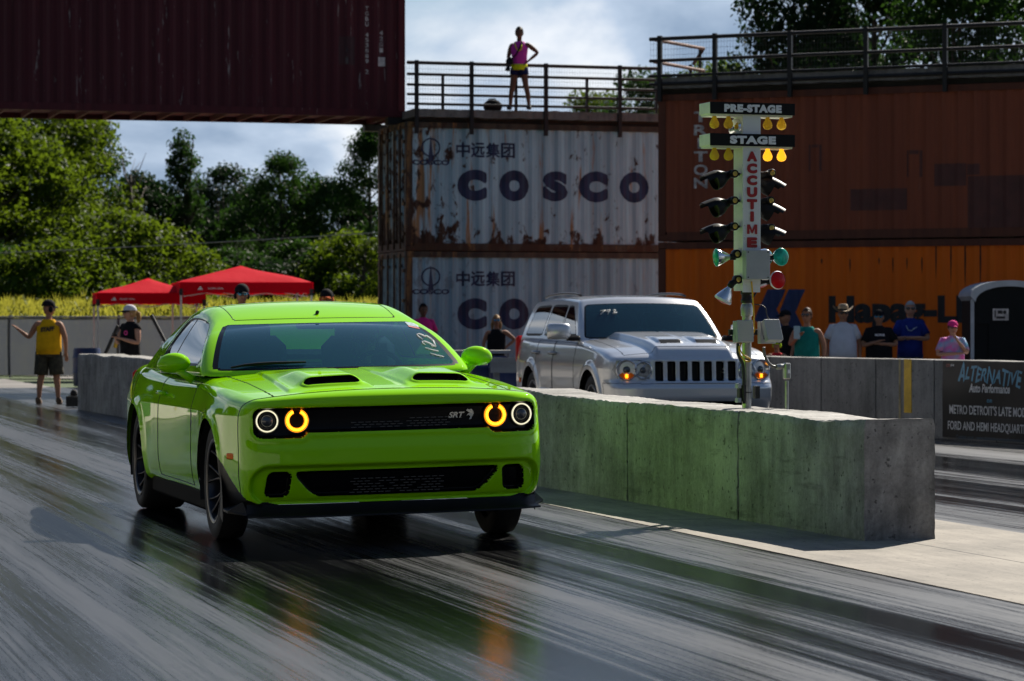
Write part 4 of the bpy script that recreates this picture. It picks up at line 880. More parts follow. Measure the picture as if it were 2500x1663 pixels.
# ------------------------------------------------------------------ starting light tree on the barrier
YT = 19.3; PXM = FPX / YT; TH = R(18)
M_galv2 = pm('galvanised_conduit', (0.36, 0.37, 0.36), 0.35, 0.75, var=0.25, vs=10)
M_wpan = pm('white_light_cabinet', (0.66, 0.68, 0.68), 0.5, var=0.12, vs=9, bump=0.05)
def mat_scuffed():
    m, nt, p = new_mat('scuffed_white_panel'); g = G(nt); setp(p, Roughness=0.5)
    k = g.ramp(g.noise(g.coord('Object'), 34, 5, 0.72), (0.60, 0.0), (0.68, 0.85)); big = g.noise(g.coord('Object'), 5, 3)
    k = g.math('MULTIPLY', k, g.ramp(big, (0.42, 0.0), (0.62, 1.0))); nt.links.new(g.mix(k, (0.66, 0.67, 0.69), (0.10, 0.09, 0.085)), p.inputs['Base Color']); return m
M_scuff = mat_scuffed()
M_sidep = pm('pale_cream_side', (0.68, 0.69, 0.63), 0.5, var=0.15, vs=6)
M_lampb = pm('black_lamp_housing', (0.008, 0.008, 0.009), 0.5, var=0.2, vs=12, spec=0.2); M_brass = pm('brass_contact', (0.55, 0.40, 0.10), 0.35, 0.9)
M_chrome = pm('silvered_bulb', (0.78, 0.78, 0.78), 0.10, 1.0); M_redl = pm('red_lens', (0.50, 0.006, 0.010), 0.3, spec=0.2); M_grnl = pm('teal_green_lens', (0.015, 0.42, 0.28), 0.2, spec=0.3, var=0.5, vs=22)
M_bulb = mat_cloth('yellow_bulb_glass', (0.86, 0.62, 0.06), 0.5); M_bulbon = pm('lit_amber_bulb', (0.9, 0.5, 0.02), 0.3, emit=(1.0, 0.40, 0.010), es=0.8)
M_redt = pm('red_lettering', (0.33, 0.012, 0.016), 0.5); M_greyw = pm('grey_white_lettering', (0.74, 0.75, 0.80), 0.5); M_gbox = pm('grey_junction_box', (0.34, 0.36, 0.38), 0.5, var=0.08); M_ycord = pm('yellow_cord', (0.62, 0.36, 0.01), 0.5)
base = at(1823, 985, YT); base.z = HCAM + (HOR - 985) / FPX * YT
lt = thing('starting_light_tree', (base.x, base.y, base.z), TH, 'white drag race starting light tree with PRE-STAGE and STAGE signs on a pole', 'starting lights')
cT, sT = math.cos(TH), math.sin(TH)
def LP(px, py, y=0.0): return np.array([((px - 1823) / PXM + y * sT) / cT, y, (985 - py) / PXM])
# pole
mb = MB(); mb.tube([(0, 0, -0.03), (0, 0, 0.76)], 0.0315, 18); mb.build('pole', M_galv2, lt, smooth=50)
mb = MB(); mb.lathe([(0.032, 0.585), (0.040, 0.59), (0.042, 0.64), (0.036, 0.665), (0.032, 0.67)], n=18); mb.build('pipe_fitting', M_galv2, lt, smooth=50)
mb = MB(); mb.lathe([(0.034, 0.675), (0.040, 0.68), (0.040, 0.70), (0.034, 0.705), (0.034, 0.73), (0.042, 0.735), (0.042, 0.757)], n=18); mb.build('coupling', M_steel, lt, smooth=50)
# column
cw, cd = 0.129, 0.165; z0, z1 = 0.757, 1.94
mb = MB(); mb.box((0, 0.003, (z0 + z1) / 2), (cw - 0.006, cd - 0.006, z1 - z0), bev=0.003); mb.build('cabinet', M_sidep, lt)
mb = MB(); mb.box((0, -cd / 2, (z0 + z1) / 2 + 0.02), (cw, 0.012, z1 - z0 - 0.05), bev=0.002); mb.build('front_panel', M_scuff, lt)
mb = MB(); mb.box((0, -cd / 2 + 0.004, z0 + 0.04), (cw - 0.004, 0.012, 0.10)); mb.build('lower_panel', M_wpan, lt)
def front_text(s, z, h, w, mat, y, name, bold=0.06):
    V, F = text_fit(s, w, h, 0.03); V, F = fatten(V, F, 0.0042); W = np.zeros_like(V); W[:, 0] = V[:, 0]; W[:, 2] = V[:, 1] + z; W[:, 1] = y - 0.004 - V[:, 2]; mb = MB(); mb.add(W, F); return mb.build(name, mat, lt)
for ch, py in zip('ACCUTIME', (384, 413, 442, 471, 500, 530, 561, 593)):
    if ch == 'M':
        q = np.array([(0, 0), (0, 1), (.28, 1), (.5, .42), (.72, 1), (1, 1), (1, 0), (.76, 0), (.76, .58), (.57, .08), (.43, .08), (.24, .58), (.24, 0)]); W = np.stack([(q[:, 0] - .5) * 0.074, np.full(13, -cd / 2 - 0.0125), LP(1834, py)[2] + (q[:, 1] - .5) * 0.064], 1); mb = MB(); mb.add(W, [(0, 1, 11, 12), (1, 2, 11), (2, 10, 11), (2, 3, 10), (3, 9, 10), (3, 4, 9), (4, 8, 9), (4, 5, 8), (5, 6, 7, 8)]); mb.build('red_letter', M_redt, lt); continue
    front_text(ch, LP(1834, py)[2], 0.060, {'I': 0.018, 'M': 0.076}.get(ch, 0.066), M_redt, -cd / 2 - 0.0085, 'red_letter', 0.05 if ch == 'M' else 0.10)
sL, sD = 0.612, 0.20
for nm, ya, yb, w in (('PRE-STAGE', 254, 282, 0.42), ('STAGE', 330, 359, 0.335)):
    zt_, zb2 = LP(0, ya)[2], LP(0, yb)[2]; zc_ = (zt_ + zb2) / 2; h = zt_ - zb2
    mb = MB(); mb.box((0, 0, zc_), (sL - 0.004, sD, h), bev=0.003); mb.box((0, 0, zb2 - 0.006), (sL - 0.02, sD - 0.03, 0.014)); sg = mb.build('sign_box', M_sidep, lt)
    mb = MB(); mb.box((0, -sD / 2 - 0.003, zc_), (sL, 0.008, h + 0.002)); mb.build('black_face', M_lampb if False else pm('sign_black', (0.006, 0.006, 0.007), 0.6, spec=0.2), sg)
    V, F = text_fit(nm, w * 0.98, h * 0.64, 0.045, 0, 1.13); V, F = fatten(V, F, 0.0021); W = np.zeros_like(V); W[:, 0] = V[:, 0]; W[:, 2] = V[:, 1] + zc_; W[:, 1] = -sD / 2 - 0.0115 - V[:, 2]; mb = MB(); mb.add(W, F); mb.build('sign_lettering', M_greyw, sg)
    for i, px in enumerate((1741, 1776, 1874, 1909)):
        y = -0.045; q = LP(px, yb, y); on = nm == 'STAGE' and i > 1
        mb = MB(); mb.lathe([(0.013, 0.0), (0.015, -0.012), (0.024, -0.030), (0.031, -0.045), (0.0325, -0.057), (0.028, -0.072), (0.016, -0.082), (0.001, -0.085)], (q[0], y, zb2 - 0.012), n=18)
        mb.build('bulb', M_bulbon if on else M_bulb, lt, smooth=True, label='lit amber bulb' if on else None)
def knuckle(c, rad=0.028):
    mb = MB(); mb.lathe([(0.001, -0.028), (rad * 0.9, -0.028), (rad, -0.022), (rad, 0.022), (rad * 0.9, 0.028), (0.001, 0.028)], c, 'y', 18); k = mb.build('swivel', M_lampb, lt, smooth=40)
    mb = MB(); mb.lathe([(0.001, -0.031), (0.011, -0.031), (0.015, -0.029), (0.018, -0.0275)], c, 'y', 14); mb.build('swivel_nut', M_brass, k); return k
def frame_to(d):
    d = Vector(d).normalized(); return d.to_track_quat('Z', 'Y').to_matrix()
def hooded(px, py, kx, ky, flip, tilt, yy=-0.01):
    c = LP(px, py, yy); k = LP(kx, ky, yy - 0.03); sg = -1 if not flip else 1
    mb = MB(); d = Vector((sg * 0.93, -0.12, -0.36 + tilt)); Mx = np.array(frame_to(d))
    mb.lathe([(0.001, -0.075), (0.026, -0.075), (0.030, -0.06), (0.034, -0.05), (0.058, -0.012), (0.066, 0.012), (0.066, 0.045), (0.060, 0.046), (0.055, 0.012), (0.001, 0.0)], c, n=22, M=Mx); h = mb.build('lamp_housing', M_lampb, lt, smooth=40)
    mb = MB(); a = np.linspace(math.radians(20), math.radians(160), 14); rows = []
    for rr, hh in ((0.067, 0.035), (0.068, 0.075), (0.066, 0.125)):
        rows.append([(rr * math.cos(t), rr * math.sin(t), hh - (0.02 * (abs(math.cos(t)) ** 2) if hh > 0.1 else 0)) for t in a])
    P = np.array(rows); up = Vector((0, 0, 1)); z = d.normalized(); yv = (up - z * up.dot(z)).normalized(); xv = yv.cross(z); B = np.array(Matrix((xv, yv, z)).transposed())
    mb.grid(P @ B.T + c); mb.grid(P * np.array([0.96, 0.96, 1]) @ B.T + c, flip=True); mb.build('visor', M_lampb, h, smooth=True)
    e = c - np.array(d.normalized()) * 0.07; mb = MB(); mb.tube([e, (e + k) / 2 + np.array([0, -0.012, 0.012]), k], [0.024, 0.021, 0.022], 12); mb.build('arm', M_lampb, lt, smooth=True); knuckle(k)
    side = -cw / 2 if sg < 0 else cw / 2; mb = MB(); mb.tube([k, (side, k[1] + 0.02, k[2])], 0.010, 8); mb.build('bracket', M_lampb, lt)
for py, ky in ((438, 426), (505, 491), (568, 554)): hooded(1754, py, 1789, ky, False, 0.02 * (py % 3)); 
for (px, py, kx, ky, t) in ((1872, 449, 1884, 422, -0.12), (1871, 511, 1881, 489, -0.1), (1872, 570, 1882, 556, 0.0)): hooded(px, py, kx, ky, True, t, 0.03)
def par(px, py, d, lens, kx, ky, yy=-0.02, ky_y=None, r_=0.060):
    c = LP(px, py, yy); Mx = np.array(frame_to(d)); dn = np.array(Vector(d).normalized())
    mb = MB(); mb.lathe([(0.016, -0.098), (0.018, -0.085), (0.030, -0.065), (r_ * 0.80, -0.030), (r_ * 0.96, -0.008), (r_, 0.0)], c, n=24, M=Mx); b = mb.build('reflector_bulb', M_chrome, lt, smooth=True)
    mb = MB(); mb.lathe([(r_, 0.0), (r_ * 1.02, 0.006), (r_ * 0.96, 0.012), (r_ * 0.7, 0.019), (r_ * 0.35, 0.024), (0.001, 0.026)], c, n=24, M=Mx); mb.build('lens', lens, b, smooth=True)
    if lens is M_redl: mb = MB(); mb.lathe([(r_ * 0.99, -0.004), (r_ * 1.045, 0.004), (r_ * 0.97, 0.014)], c, n=24, M=Mx); mb.build('lens_rim', M_greyw, b, smooth=True)
    e = c - dn * 0.092; mb = MB()
    if kx: k = LP(kx, ky, yy - 0.02 if ky_y is None else ky_y); mb.tube([e, e - dn * 0.03, (e - dn * 0.02 + k) / 2, k], [0.023, 0.023, 0.020, 0.018], 12); mb.build('socket', M_lampb, lt, smooth=True); knuckle(k, 0.030)
    else: mb.tube([e, e - dn * 0.07], [0.023, 0.02], 12); mb.build('socket', M_lampb, lt, smooth=True)
par(1748, 630, (-0.98, 0.16, -0.06), M_grnl, 1795, 621); par(1764, 731, (-0.42, 0.22, -0.88), M_redl, 1798, 683)
par(1908, 627, (0.22, -0.96, 0.05), M_grnl, None, 0); par(1899, 684, (0.15, -0.98, 0.04), M_redl, None, 0); par(1868, 628, (0.6, 0.75, -0.1), M_grnl, None, 0, 0.05); par(1864, 692, (0.35, -0.1, -0.9), M_redl, None, 0, 0.04); par(1797, 313, (-0.75, -0.5, 0.05), M_chrome, None, 0, 0.0)
for (px, py) in ((1880, 628), (1880, 688)): q = LP(px, py, 0.0); mb = MB(); mb.tube([(cw / 2 - 0.01, 0.0, q[2]), (q[0] + 0.03, -0.01, q[2])], 0.02, 10); mb.build('bracket', M_lampb, lt)
# junction box on the front
a = LP(1816, 612, -0.14); b = LP(1876, 683, -0.14); mb = MB(); mb.box(((a[0] + b[0]) / 2, -0.115, (a[2] + b[2]) / 2), (b[0] - a[0], 0.065, a[2] - b[2]), bev=0.003); jb = mb.build('junction_box', M_gbox, lt)
mb = MB()
for sx in (0.09, 0.91):
    for sz in (0.07, 0.93): mb.lathe([(0.005, 0), (0.004, -0.002), (0.0005, -0.003)], (a[0] + (b[0] - a[0]) * sx, -0.148, b[2] + (a[2] - b[2]) * sz), 'y', 10)
mb.build('screw', M_steel, jb)
# bracket bar, weatherproof outlet boxes, cords
q0, q1 = LP(1776, 811, -0.035), LP(1862, 811, -0.035); mb = MB(); mb.box(((q0[0] + q1[0]) / 2, -0.042, q0[2]), (q1[0] - q0[0], 0.02, 0.038), bev=0.002); mb.build('bracket_bar', M_steel, lt)
M_cov = mat_clear('clear_outlet_cover', (0.62, 0.60, 0.54), 0.35)
def outlet(px, py, w, h, tilt, yaw):
    c = LP(px, py, -0.09); mb = MB(); mb.box((0, 0.012, 0), (w, 0.05, h), bev=0.004); mb.xf(Matrix.Translation(c) @ Matrix.Rotation(yaw, 4, 'Z')); o = mb.build('outlet_box', M_gbox, lt)
    mb = MB(); mb.box((0, -0.016, 0), (w * 0.62, 0.006, h * 0.62)); mb.box((0, -0.021, 0.012), (w * 0.3, 0.006, h * 0.2), 1); mb.box((0, -0.021, -0.025), (w * 0.3, 0.006, h * 0.2), 1); mb.xf(Matrix.Translation(c) @ Matrix.Rotation(yaw, 4, 'Z')); mb.build('socket_plate', [M_lampb, M_gbox], o)
    mb = MB(); fw = 0.010
    for (x, z, a_, b_) in ((0, h / 2 - fw / 2, w, fw), (0, -h / 2 + fw / 2, w, fw), (w / 2 - fw / 2, 0, fw, h - 2 * fw), (-w / 2 + fw / 2, 0, fw, h - 2 * fw)): mb.box((x, -0.012, z - h / 2), (a_, 0.05, b_), bev=0.003)
    M_ = Matrix.Translation(Vector(c)) @ Matrix.Rotation(yaw, 4, 'Z') @ Matrix.Translation((0, -0.028, h / 2)) @ Matrix.Rotation(tilt, 4, 'X'); mb.xf(M_); cv = mb.build('flip_cover', M_gbox, o)
    mb = MB(); mb.box((0, -0.034, -h / 2), (w - 0.014, 0.006, h - 0.014)); mb.xf(M_); mb.build('cover_window', M_cov, cv)
outlet(1809, 810, 0.112, 0.145, R(-9), R(-6)); outlet(1872, 812, 0.115, 0.15, R(-24), R(4))
def cord(name, pts, r_, mat): 
    P = [LP(*p) for p in pts]; Q = []
    for i in range(len(P) - 1):
        p0, p1, p2, p3 = P[max(0, i - 1)], P[i], P[i + 1], P[min(len(P) - 1, i + 2)]
        for t in np.linspace(0, 1, 6, endpoint=False): Q.append(0.5 * (2 * p1 + (p2 - p0) * t + (2 * p0 - 5 * p1 + 4 * p2 - p3) * t * t + (3 * p1 - p0 - 3 * p2 + p3) * t ** 3))
    Q.append(P[-1]); mb = MB(); mb.tube(Q, r_, 8); return mb.build(name, mat, lt, smooth=True)
cord('yellow_cord', [(1832, 688, -.10), (1835, 720, -.09), (1838, 760, -.07), (1838, 790, -.10), (1839, 808, -.10), (1832, 817, -.10)], 0.0055, M_ycord)
cord('yellow_cord', [(1806, 838, -.08), (1803, 852, -.09), (1812, 866, -.09), (1826, 874, -.08), (1830, 880, -.08), (1824, 882, -.085), (1813, 878, -.08), (1803, 862, -.08), (1801, 845, -.08)], 0.005, M_ycord)
cord('black_cord', [(1853, 690, 0), (1853, 703, -.01), (1845, 716, -.02), (1838, 726, -.03)], 0.006, M_dk); cord('black_cord', [(1837, 743, -.03), (1855, 745, -.04), (1868, 752, -.06), (1873, 775, -.08), (1884, 786, -.10), (1898, 797, -.15)], 0.0035, M_steel)
cord('flexible_conduit', [(1799, 838, -.06), (1799, 860, -.05), (1805, 876, -.045), (1812, 890, -.045), (1814, 920, -.045), (1815, 985, -.04)], 0.011, M_dk)
cord('flexible_conduit', [(1864, 848, -.06), (1866, 866, -.05), (1874, 884, -.04), (1886, 894, -.03), (1896, 896, -.02)], 0.0105, pm('grey_flex', (0.12, 0.12, 0.12), 0.5))
mb = MB(); 
for py in (942, 977): q = LP(1801, py, -0.02); mb.box((q[0] + 0.0, -0.02, q[2]), (0.028, 0.05, 0.032), bev=0.003)
mb.build('clamp_block', M_gbox, lt); mb = MB(); q = LP(1806, 960, -0.01); mb.box((q[0] + 0.012, -0.005, q[2]), (0.045, 0.05, 0.11)); q = LP(1846, 958, 0.01); mb.box((q[0], 0.0, q[2]), (0.032, 0.05, 0.085)); mb.build('clamp_strap', M_dk, lt)
mb = MB(); mb.lathe([(0.0325, -0.003), (0.0345, -0.003), (0.0345, 0.003), (0.0325, 0.003)], (0, 0, LP(0, 958)[2]), n=18); mb.lathe([(0.0325, -0.003), (0.0345, -0.003), (0.0345, 0.003), (0.0325, 0.003)], (0, 0, LP(0, 878)[2]), n=18); mb.build('cable_tie', M_dk, lt)
# conduit riser beside it
cp = thing('conduit_riser', tuple(at(1921, 992, 19.35)), TH, 'thin conduit riser with grey elbow box on the barrier beside the pole', 'conduit')
zr_ = lambda py: (992 - py) / FPX * 19.35
mb = MB(); mb.tube([(0, 0, -0.03), (0, 0, zr_(930))], 0.0125, 12); mb.build('pipe', M_galv2, cp, smooth=50)
mb = MB(); mb.box((-0.001, 0, (zr_(886) + zr_(926)) / 2), (0.043, 0.05, zr_(886) - zr_(926)), bev=0.008); cbx = mb.build('elbow_box', M_galv2, cp); mb = MB(); mb.box((0.003, -0.027, zr_(907)), (0.016, 0.004, 0.026)); mb.build('label_plate', M_greyw, cbx)
mb = MB(); mb.tube([(-0.075, 0.0, zr_(896)), (-0.045, 0, zr_(895)), (-0.02, 0, zr_(893))], [0.018, 0.019, 0.012], 12); mb.build('fitting', M_galv2, cp)
# ------------------------------------------------------------------ car body tools
def rbox(L, r, xs, ys, zs):
    """rounded box on a lattice: points, quads, face side (0 +x, 1 -x, 2 +y, 3 -y, 4 +z, 5 -z)"""
    nx, ny, nz = len(xs), len(ys), len(zs); I, J, K = np.meshgrid(np.arange(nx), np.arange(ny), np.arange(nz), indexing='ij')
    bnd = (I == 0) | (I == nx - 1) | (J == 0) | (J == ny - 1) | (K == 0) | (K == nz - 1)
    ids = np.full((nx, ny, nz), -1); ids[bnd] = np.arange(bnd.sum())
    P = np.stack([np.asarray(xs)[I[bnd]], np.asarray(ys)[J[bnd]], np.asarray(zs)[K[bnd]]], 1)
    L = np.array(L); r = np.array(r); q = np.clip(P, -(L - r), L - r); d = (P - q) / r; n = np.maximum(np.linalg.norm(d, axis=1, keepdims=True), 1e-9); P = q + r * d / np.maximum(n, 1.0) if False else q + r * d / n * np.minimum(1.0, np.max(np.abs(d), axis=1, keepdims=True))
    Fs = []; S = []
    def side(A, rev, tag_):
        f = np.stack([A[:-1, :-1], A[1:, :-1], A[1:, 1:], A[:-1, 1:]], -1).reshape(-1, 4); f = f[:, ::-1] if rev else f; Fs.append(f); S.append(np.full(len(f), tag_))
    side(ids[-1], False, 0); side(ids[0], True, 1); side(ids[:, -1], True, 2); side(ids[:, 0], False, 3); side(ids[:, :, -1], False, 4); side(ids[:, :, 0], True, 5)
    return P, np.concatenate(Fs), np.concatenate(S)
def si(x, xs, ys):
    """smooth (monotone cubic) interpolation"""
    xs = np.asarray(xs, float); ys = np.asarray(ys, float); h = np.diff(xs); dl = np.diff(ys) / h; m = np.zeros(len(xs)); m[1:-1] = np.where(dl[:-1] * dl[1:] > 0, 2 * dl[:-1] * dl[1:] / (dl[:-1] + dl[1:] + 1e-12 * np.sign(dl[:-1] + dl[1:] + 1e-30)), 0); m[0] = dl[0]; m[-1] = dl[-1]
    x = np.clip(np.asarray(x, float), xs[0], xs[-1]); i = np.clip(np.searchsorted(xs, x) - 1, 0, len(h) - 1); t = (x - xs[i]) / h[i]
    return (2 * t**3 - 3 * t**2 + 1) * ys[i] + (t**3 - 2 * t**2 + t) * h[i] * m[i] + (-2 * t**3 + 3 * t**2) * ys[i + 1] + (t**3 - t**2) * h[i] * m[i + 1]
def sst(a, b, x): t = np.clip((x - a) / (b - a), 0, 1); return t * t * (3 - 2 * t)
def rr(y, z, cy, cz, hw, hh, r):
    dy = np.abs(y - cy) - (hw - r); dz = np.abs(z - cz) - (hh - r); return np.hypot(np.maximum(dy, 0), np.maximum(dz, 0)) + np.minimum(np.maximum(dy, dz), 0) - r
def snap(fn, a, b, mask, tol, e=1e-4):
    """pull lattice points near the zero line of fn onto it"""
    for _ in range(2):
        s = fn(a, b); ga = (fn(a + e, b) - s) / e; gb = (fn(a, b + e) - s) / e; g2 = ga * ga + gb * gb + 1e-9; k = mask & (np.abs(s) < tol); a = np.where(k, a - s * ga / g2, a); b = np.where(k, b - s * gb / g2, b)
    return a, b
def lines(lo, hi, step, dense=()):
    x = list(np.linspace(lo, hi, int((hi - lo) / step) + 1))
    for (a, b, st) in dense: x = [v for v in x if v < a - 1e-6 or v > b + 1e-6] + list(np.linspace(a, b, int((b - a) / st) + 1))
    return np.array(sorted(x))
def parts_from(V, F, lab, table, parent, smooth=True):
    """one mesh per label; table: label -> (name, material, parent)"""
    out = {}
    for k, (nm, mt) in table.items():
        f = F[lab == k]
        if not len(f): continue
        u, inv = np.unique(f, return_inverse=True); out[k] = mesh_obj(nm, V[u], inv.reshape(f.shape), mt, parent, smooth)
    return out
def seams(V, F, lab, pairs, rad):
    """thin dark line along the borders between labels"""
    E = {}
    for fi, f in enumerate(F):
        for a in range(4):
            e = (min(f[a], f[(a + 1) % 4]), max(f[a], f[(a + 1) % 4])); E.setdefault(e, []).append(lab[fi])
    mb = MB()
    for (a, b), l in E.items():
        if len(l) == 2 and l[0] != l[1] and (min(l), max(l)) in pairs: mb.tube([V[a], V[b]], rad, 4, cap=False)
    return mb
def mat_paint(name, col, flake=0.0, rough=0.35, metal=0.0, coat=1.0):
    m, nt, p = new_mat(name); g = G(nt); setp(p, Base_Color=rgba(col), Roughness=rough, Metallic=metal, Coat_Weight=coat, Coat_Roughness=0.02)
    h = g.noise(g.coord('Object'), 1.6, 2, 0.4); h2 = g.noise(g.coord('Object'), 260, 2, 0.5)
    b = g.bump(g.math('ADD', h, g.math('MULTIPLY', h2, 0.004)), 0.03, 0.02); nt.links.new(b, p.inputs['Coat Normal']); nt.links.new(b, p.inputs['Normal']); return m
def mat_glass(name, tint, refl=1.0, base=0.06, painted_veil=0.0):
    m, nt, p = new_mat(name); g = G(nt); tr = g.n.new('ShaderNodeBsdfTransparent'); tr.inputs[0].default_value = rgba(tint); gl = g.n.new('ShaderNodeBsdfGlossy'); gl.inputs[0].default_value = (refl, refl, refl, 1); gl.inputs['Roughness'].default_value = 0.01
    fr = g.n.new('ShaderNodeFresnel'); fr.inputs[0].default_value = 1.52; f = g.math('ADD', fr.outputs[0], base, True); mx = g.n.new('ShaderNodeMixShader'); g.L(f, mx.inputs[0]); g.L(gl.outputs[0], mx.inputs[2]); df = g.n.new('ShaderNodeBsdfDiffuse'); df.inputs[0].default_value = (0.06, 0.34, 0.52, 1); mf = g.n.new('ShaderNodeMixShader'); mf.inputs[0].default_value = painted_veil; g.L(tr.outputs[0], mf.inputs[1]); g.L(df.outputs[0], mf.inputs[2]); g.L(mf.outputs[0], mx.inputs[1]); g.L(mx.outputs[0], nt.nodes['Material Output'].inputs[0]); return m  # teal diffuse share paints sky reflection and haze into the glass
M_lime = mat_paint('lime_green_paint', (0.31, 0.74, 0.002), rough=0.30); M_lime.node_tree.nodes['Principled BSDF'].inputs['Coat IOR'].default_value = 1.38; M_lime.node_tree.nodes['Principled BSDF'].inputs['Specular IOR Level'].default_value = 0.0; M_sill = pm('sill_plastic', (0.004, 0.004, 0.004), 0.7, spec=0.05)
M_gap = pm('dark_gap', (0.006, 0.006, 0.006), 0.7); M_bpl = pm('black_plastic', (0.008, 0.008, 0.009), 0.45, var=0.15, vs=8, spec=0.2); M_gloss = pm('gloss_black', (0.004, 0.004, 0.005), 0.25, coat=0.0, spec=0.18); M_tyre = pm('tyre_rubber', (0.016, 0.016, 0.017), 0.75, var=0.35, vs=14, bump=0.2, bs=40)
M_rimd = pm('dark_rim_metal', (0.06, 0.06, 0.066), 0.30, 0.85, var=0.2, vs=10); M_glass = mat_glass('windscreen_glass', (0.20, 0.52, 0.62), 1.0, 0.015, 0.13); M_sglass = mat_glass('side_glass', (0.10, 0.12, 0.12), 1.0, 0.05)
M_trim = pm('cabin_trim', (0.007, 0.008, 0.009), 0.7, var=0.2, vs=6); M_silv = pm('silver_badge', (0.62, 0.62, 0.62), 0.22, 1.0)
M_hous = pm('lamp_bowl', (0.02, 0.021, 0.024), 0.12, 0.3, coat=1.0); M_halo = pm('white_halo_ring', (0.8, 0.8, 0.72), 0.3, emit=(1.0, 0.92, 0.62), es=0.55); M_amber = pm('amber_led', (0.9, 0.4, 0.02), 0.3, emit=(1.0, 0.31, 0.010), es=4.0)
M_amberh = pm('amber_halo', (0.8, 0.33, 0.03), 0.3, emit=(1.0, 0.30, 0.008), es=0.8); M_lensg = pm('projector_lens', (0.05, 0.055, 0.065), 0.04, 0.0, coat=1.0); M_mark = pm('amber_marker', (0.95, 0.19, 0.004), 0.4, spec=0.15); M_mesh = pm('radiator_fins', (0.13, 0.13, 0.135), 0.35, 0.8)

CY = 0.275
car = thing('muscle_car', (OT[0], OT[1], 0), CY - math.pi / 2, 'lime green muscle car with amber ring lights and twin bonnet scoops rolling on the track', 'car')
ROLL = 0.020
def car_roll(V): V = V.copy(); y, z = V[:, 1].copy(), V[:, 2].copy(); V[:, 1] = y - (z - 0.3) * ROLL; V[:, 2] = z + y * ROLL; return V
def car_px(p):
    """car-local point -> photo pixel (for placing decals where they stand on the car)"""
    p = car_roll(np.atleast_2d(np.array(p, float))); c, s = math.sin(CY), math.cos(CY); X = OT[0] + p[:, 0] * c + p[:, 1] * s; Y = OT[1] - p[:, 0] * s + p[:, 1] * c
    return np.stack([1250 + FPX * X / Y, HOR - FPX * (p[:, 2] - HCAM) / Y], 1)
ARCH = ((0.0, 0.345, 0.392), (-2.946, 0.35, 0.398))
def frontA(y): a = np.abs(y); return 0.05 * (a / 0.9) ** 2 + 0.15 * (a / 0.92) ** 10
def s_grille(y, z): a = np.abs(y); return np.minimum(rr(y, z, 0, 0.743, 0.80, 0.072, 0.03), rr(a, z, 0.682, 0.729, 0.150, 0.087, 0.045))
def s_low(y, z): hw = 0.495 + 0.130 * np.clip((z - 0.305) / 0.147, -0.3, 1.3); return rr(y * 0.62 / hw, z, 0, 0.378, 0.62, 0.074, 0.052)
def s_pock(y, z): a = np.abs(y); return rr(a + (z - 0.378) * 0.12, z, 0.694, 0.378, 0.070, 0.074, 0.036)
def s_mouth(y, z): return rr(y, z, 0, 0.372, 0.855, 0.118, 0.11)
SCY, SCX = 0.325, 0.645
def scoop(x, y):
    d = np.abs(np.abs(y) - SCY); e = 1 - sst(0.11, 0.235, d); f = sst(0.715, 0.575, x) * sst(-0.45, 0.30, x); wx = sst(0.78, 0.66, x) * sst(-0.74, -0.45, x); ay = np.abs(y)
    return 0.055 * e * f + wx * (0.015 * sst(0.575, 0.548, ay - 0.05 * x) - 0.012 * sst(0.115, 0.085, ay))
def s_slot(x, y): d = np.abs(y) - SCY; return rr(d, (x - SCX) * 1.15, 0, 0, 0.165, 0.037, 0.034)
def body_warp(P):
    x = P[:, 0] - 1.54; v = P[:, 1] / 0.96; t = (P[:, 2] + 0.4) / 0.8
    zt_ = si(x, [-4.05, -3.9, -3.3, -2.6, -1.6, -1.0, -0.65, 0, 0.5, 0.85, 0.97], [1.00, 1.045, 1.05, 1.03, 1.0, 1.0, 1.0, 0.967, 0.934, 0.910, 0.900])
    zt_ = zt_ - 0.052 * np.abs(v) ** 2.6; zb = si(x, [-4.05, -3.6, -2.9, -0.5, 0.5, 0.97], [0.30, 0.25, 0.235, 0.225, 0.235, 0.25]); z = zb + t * (zt_ - zb)
    W = si(x, [-4.05, -3.6, -2.95, -2.2, -1.2, -0.5, 0.0, 0.5, 0.75, 0.97], [0.86, 0.925, 0.958, 0.938, 0.925, 0.932, 0.948, 0.935, 0.912, 0.885])
    S = si(z, [0.22, 0.34, 0.46, 0.62, 0.765, 0.79, 0.86, 0.94, 1.05], [-0.055, -0.012, 0.0, -0.002, -0.0065, -0.012, -0.034, -0.066, -0.12]); y = v * (W + S)
    wf = np.clip((x + 0.15) / 1.08, 0, 1.1) ** 1.6; wr = np.clip((-3.0 - x) / 1.05, 0, 1) ** 1.6
    fx = si(z, [0.2, 0.25, 0.30, 0.38, 0.47, 0.56, 0.65, 0.74, 0.81, 0.86, 0.91], [-0.12, -0.075, -0.035, -0.004, 0.014, 0.012, -0.004, -0.014, -0.010, -0.006, -0.03])
    x = x - frontA(y) * wf + fx * wf * sst(0.3, 0.8, x) + 0.16 * np.abs(y / 0.9) ** 4 * wr
    return np.stack([x, y, z], 1)
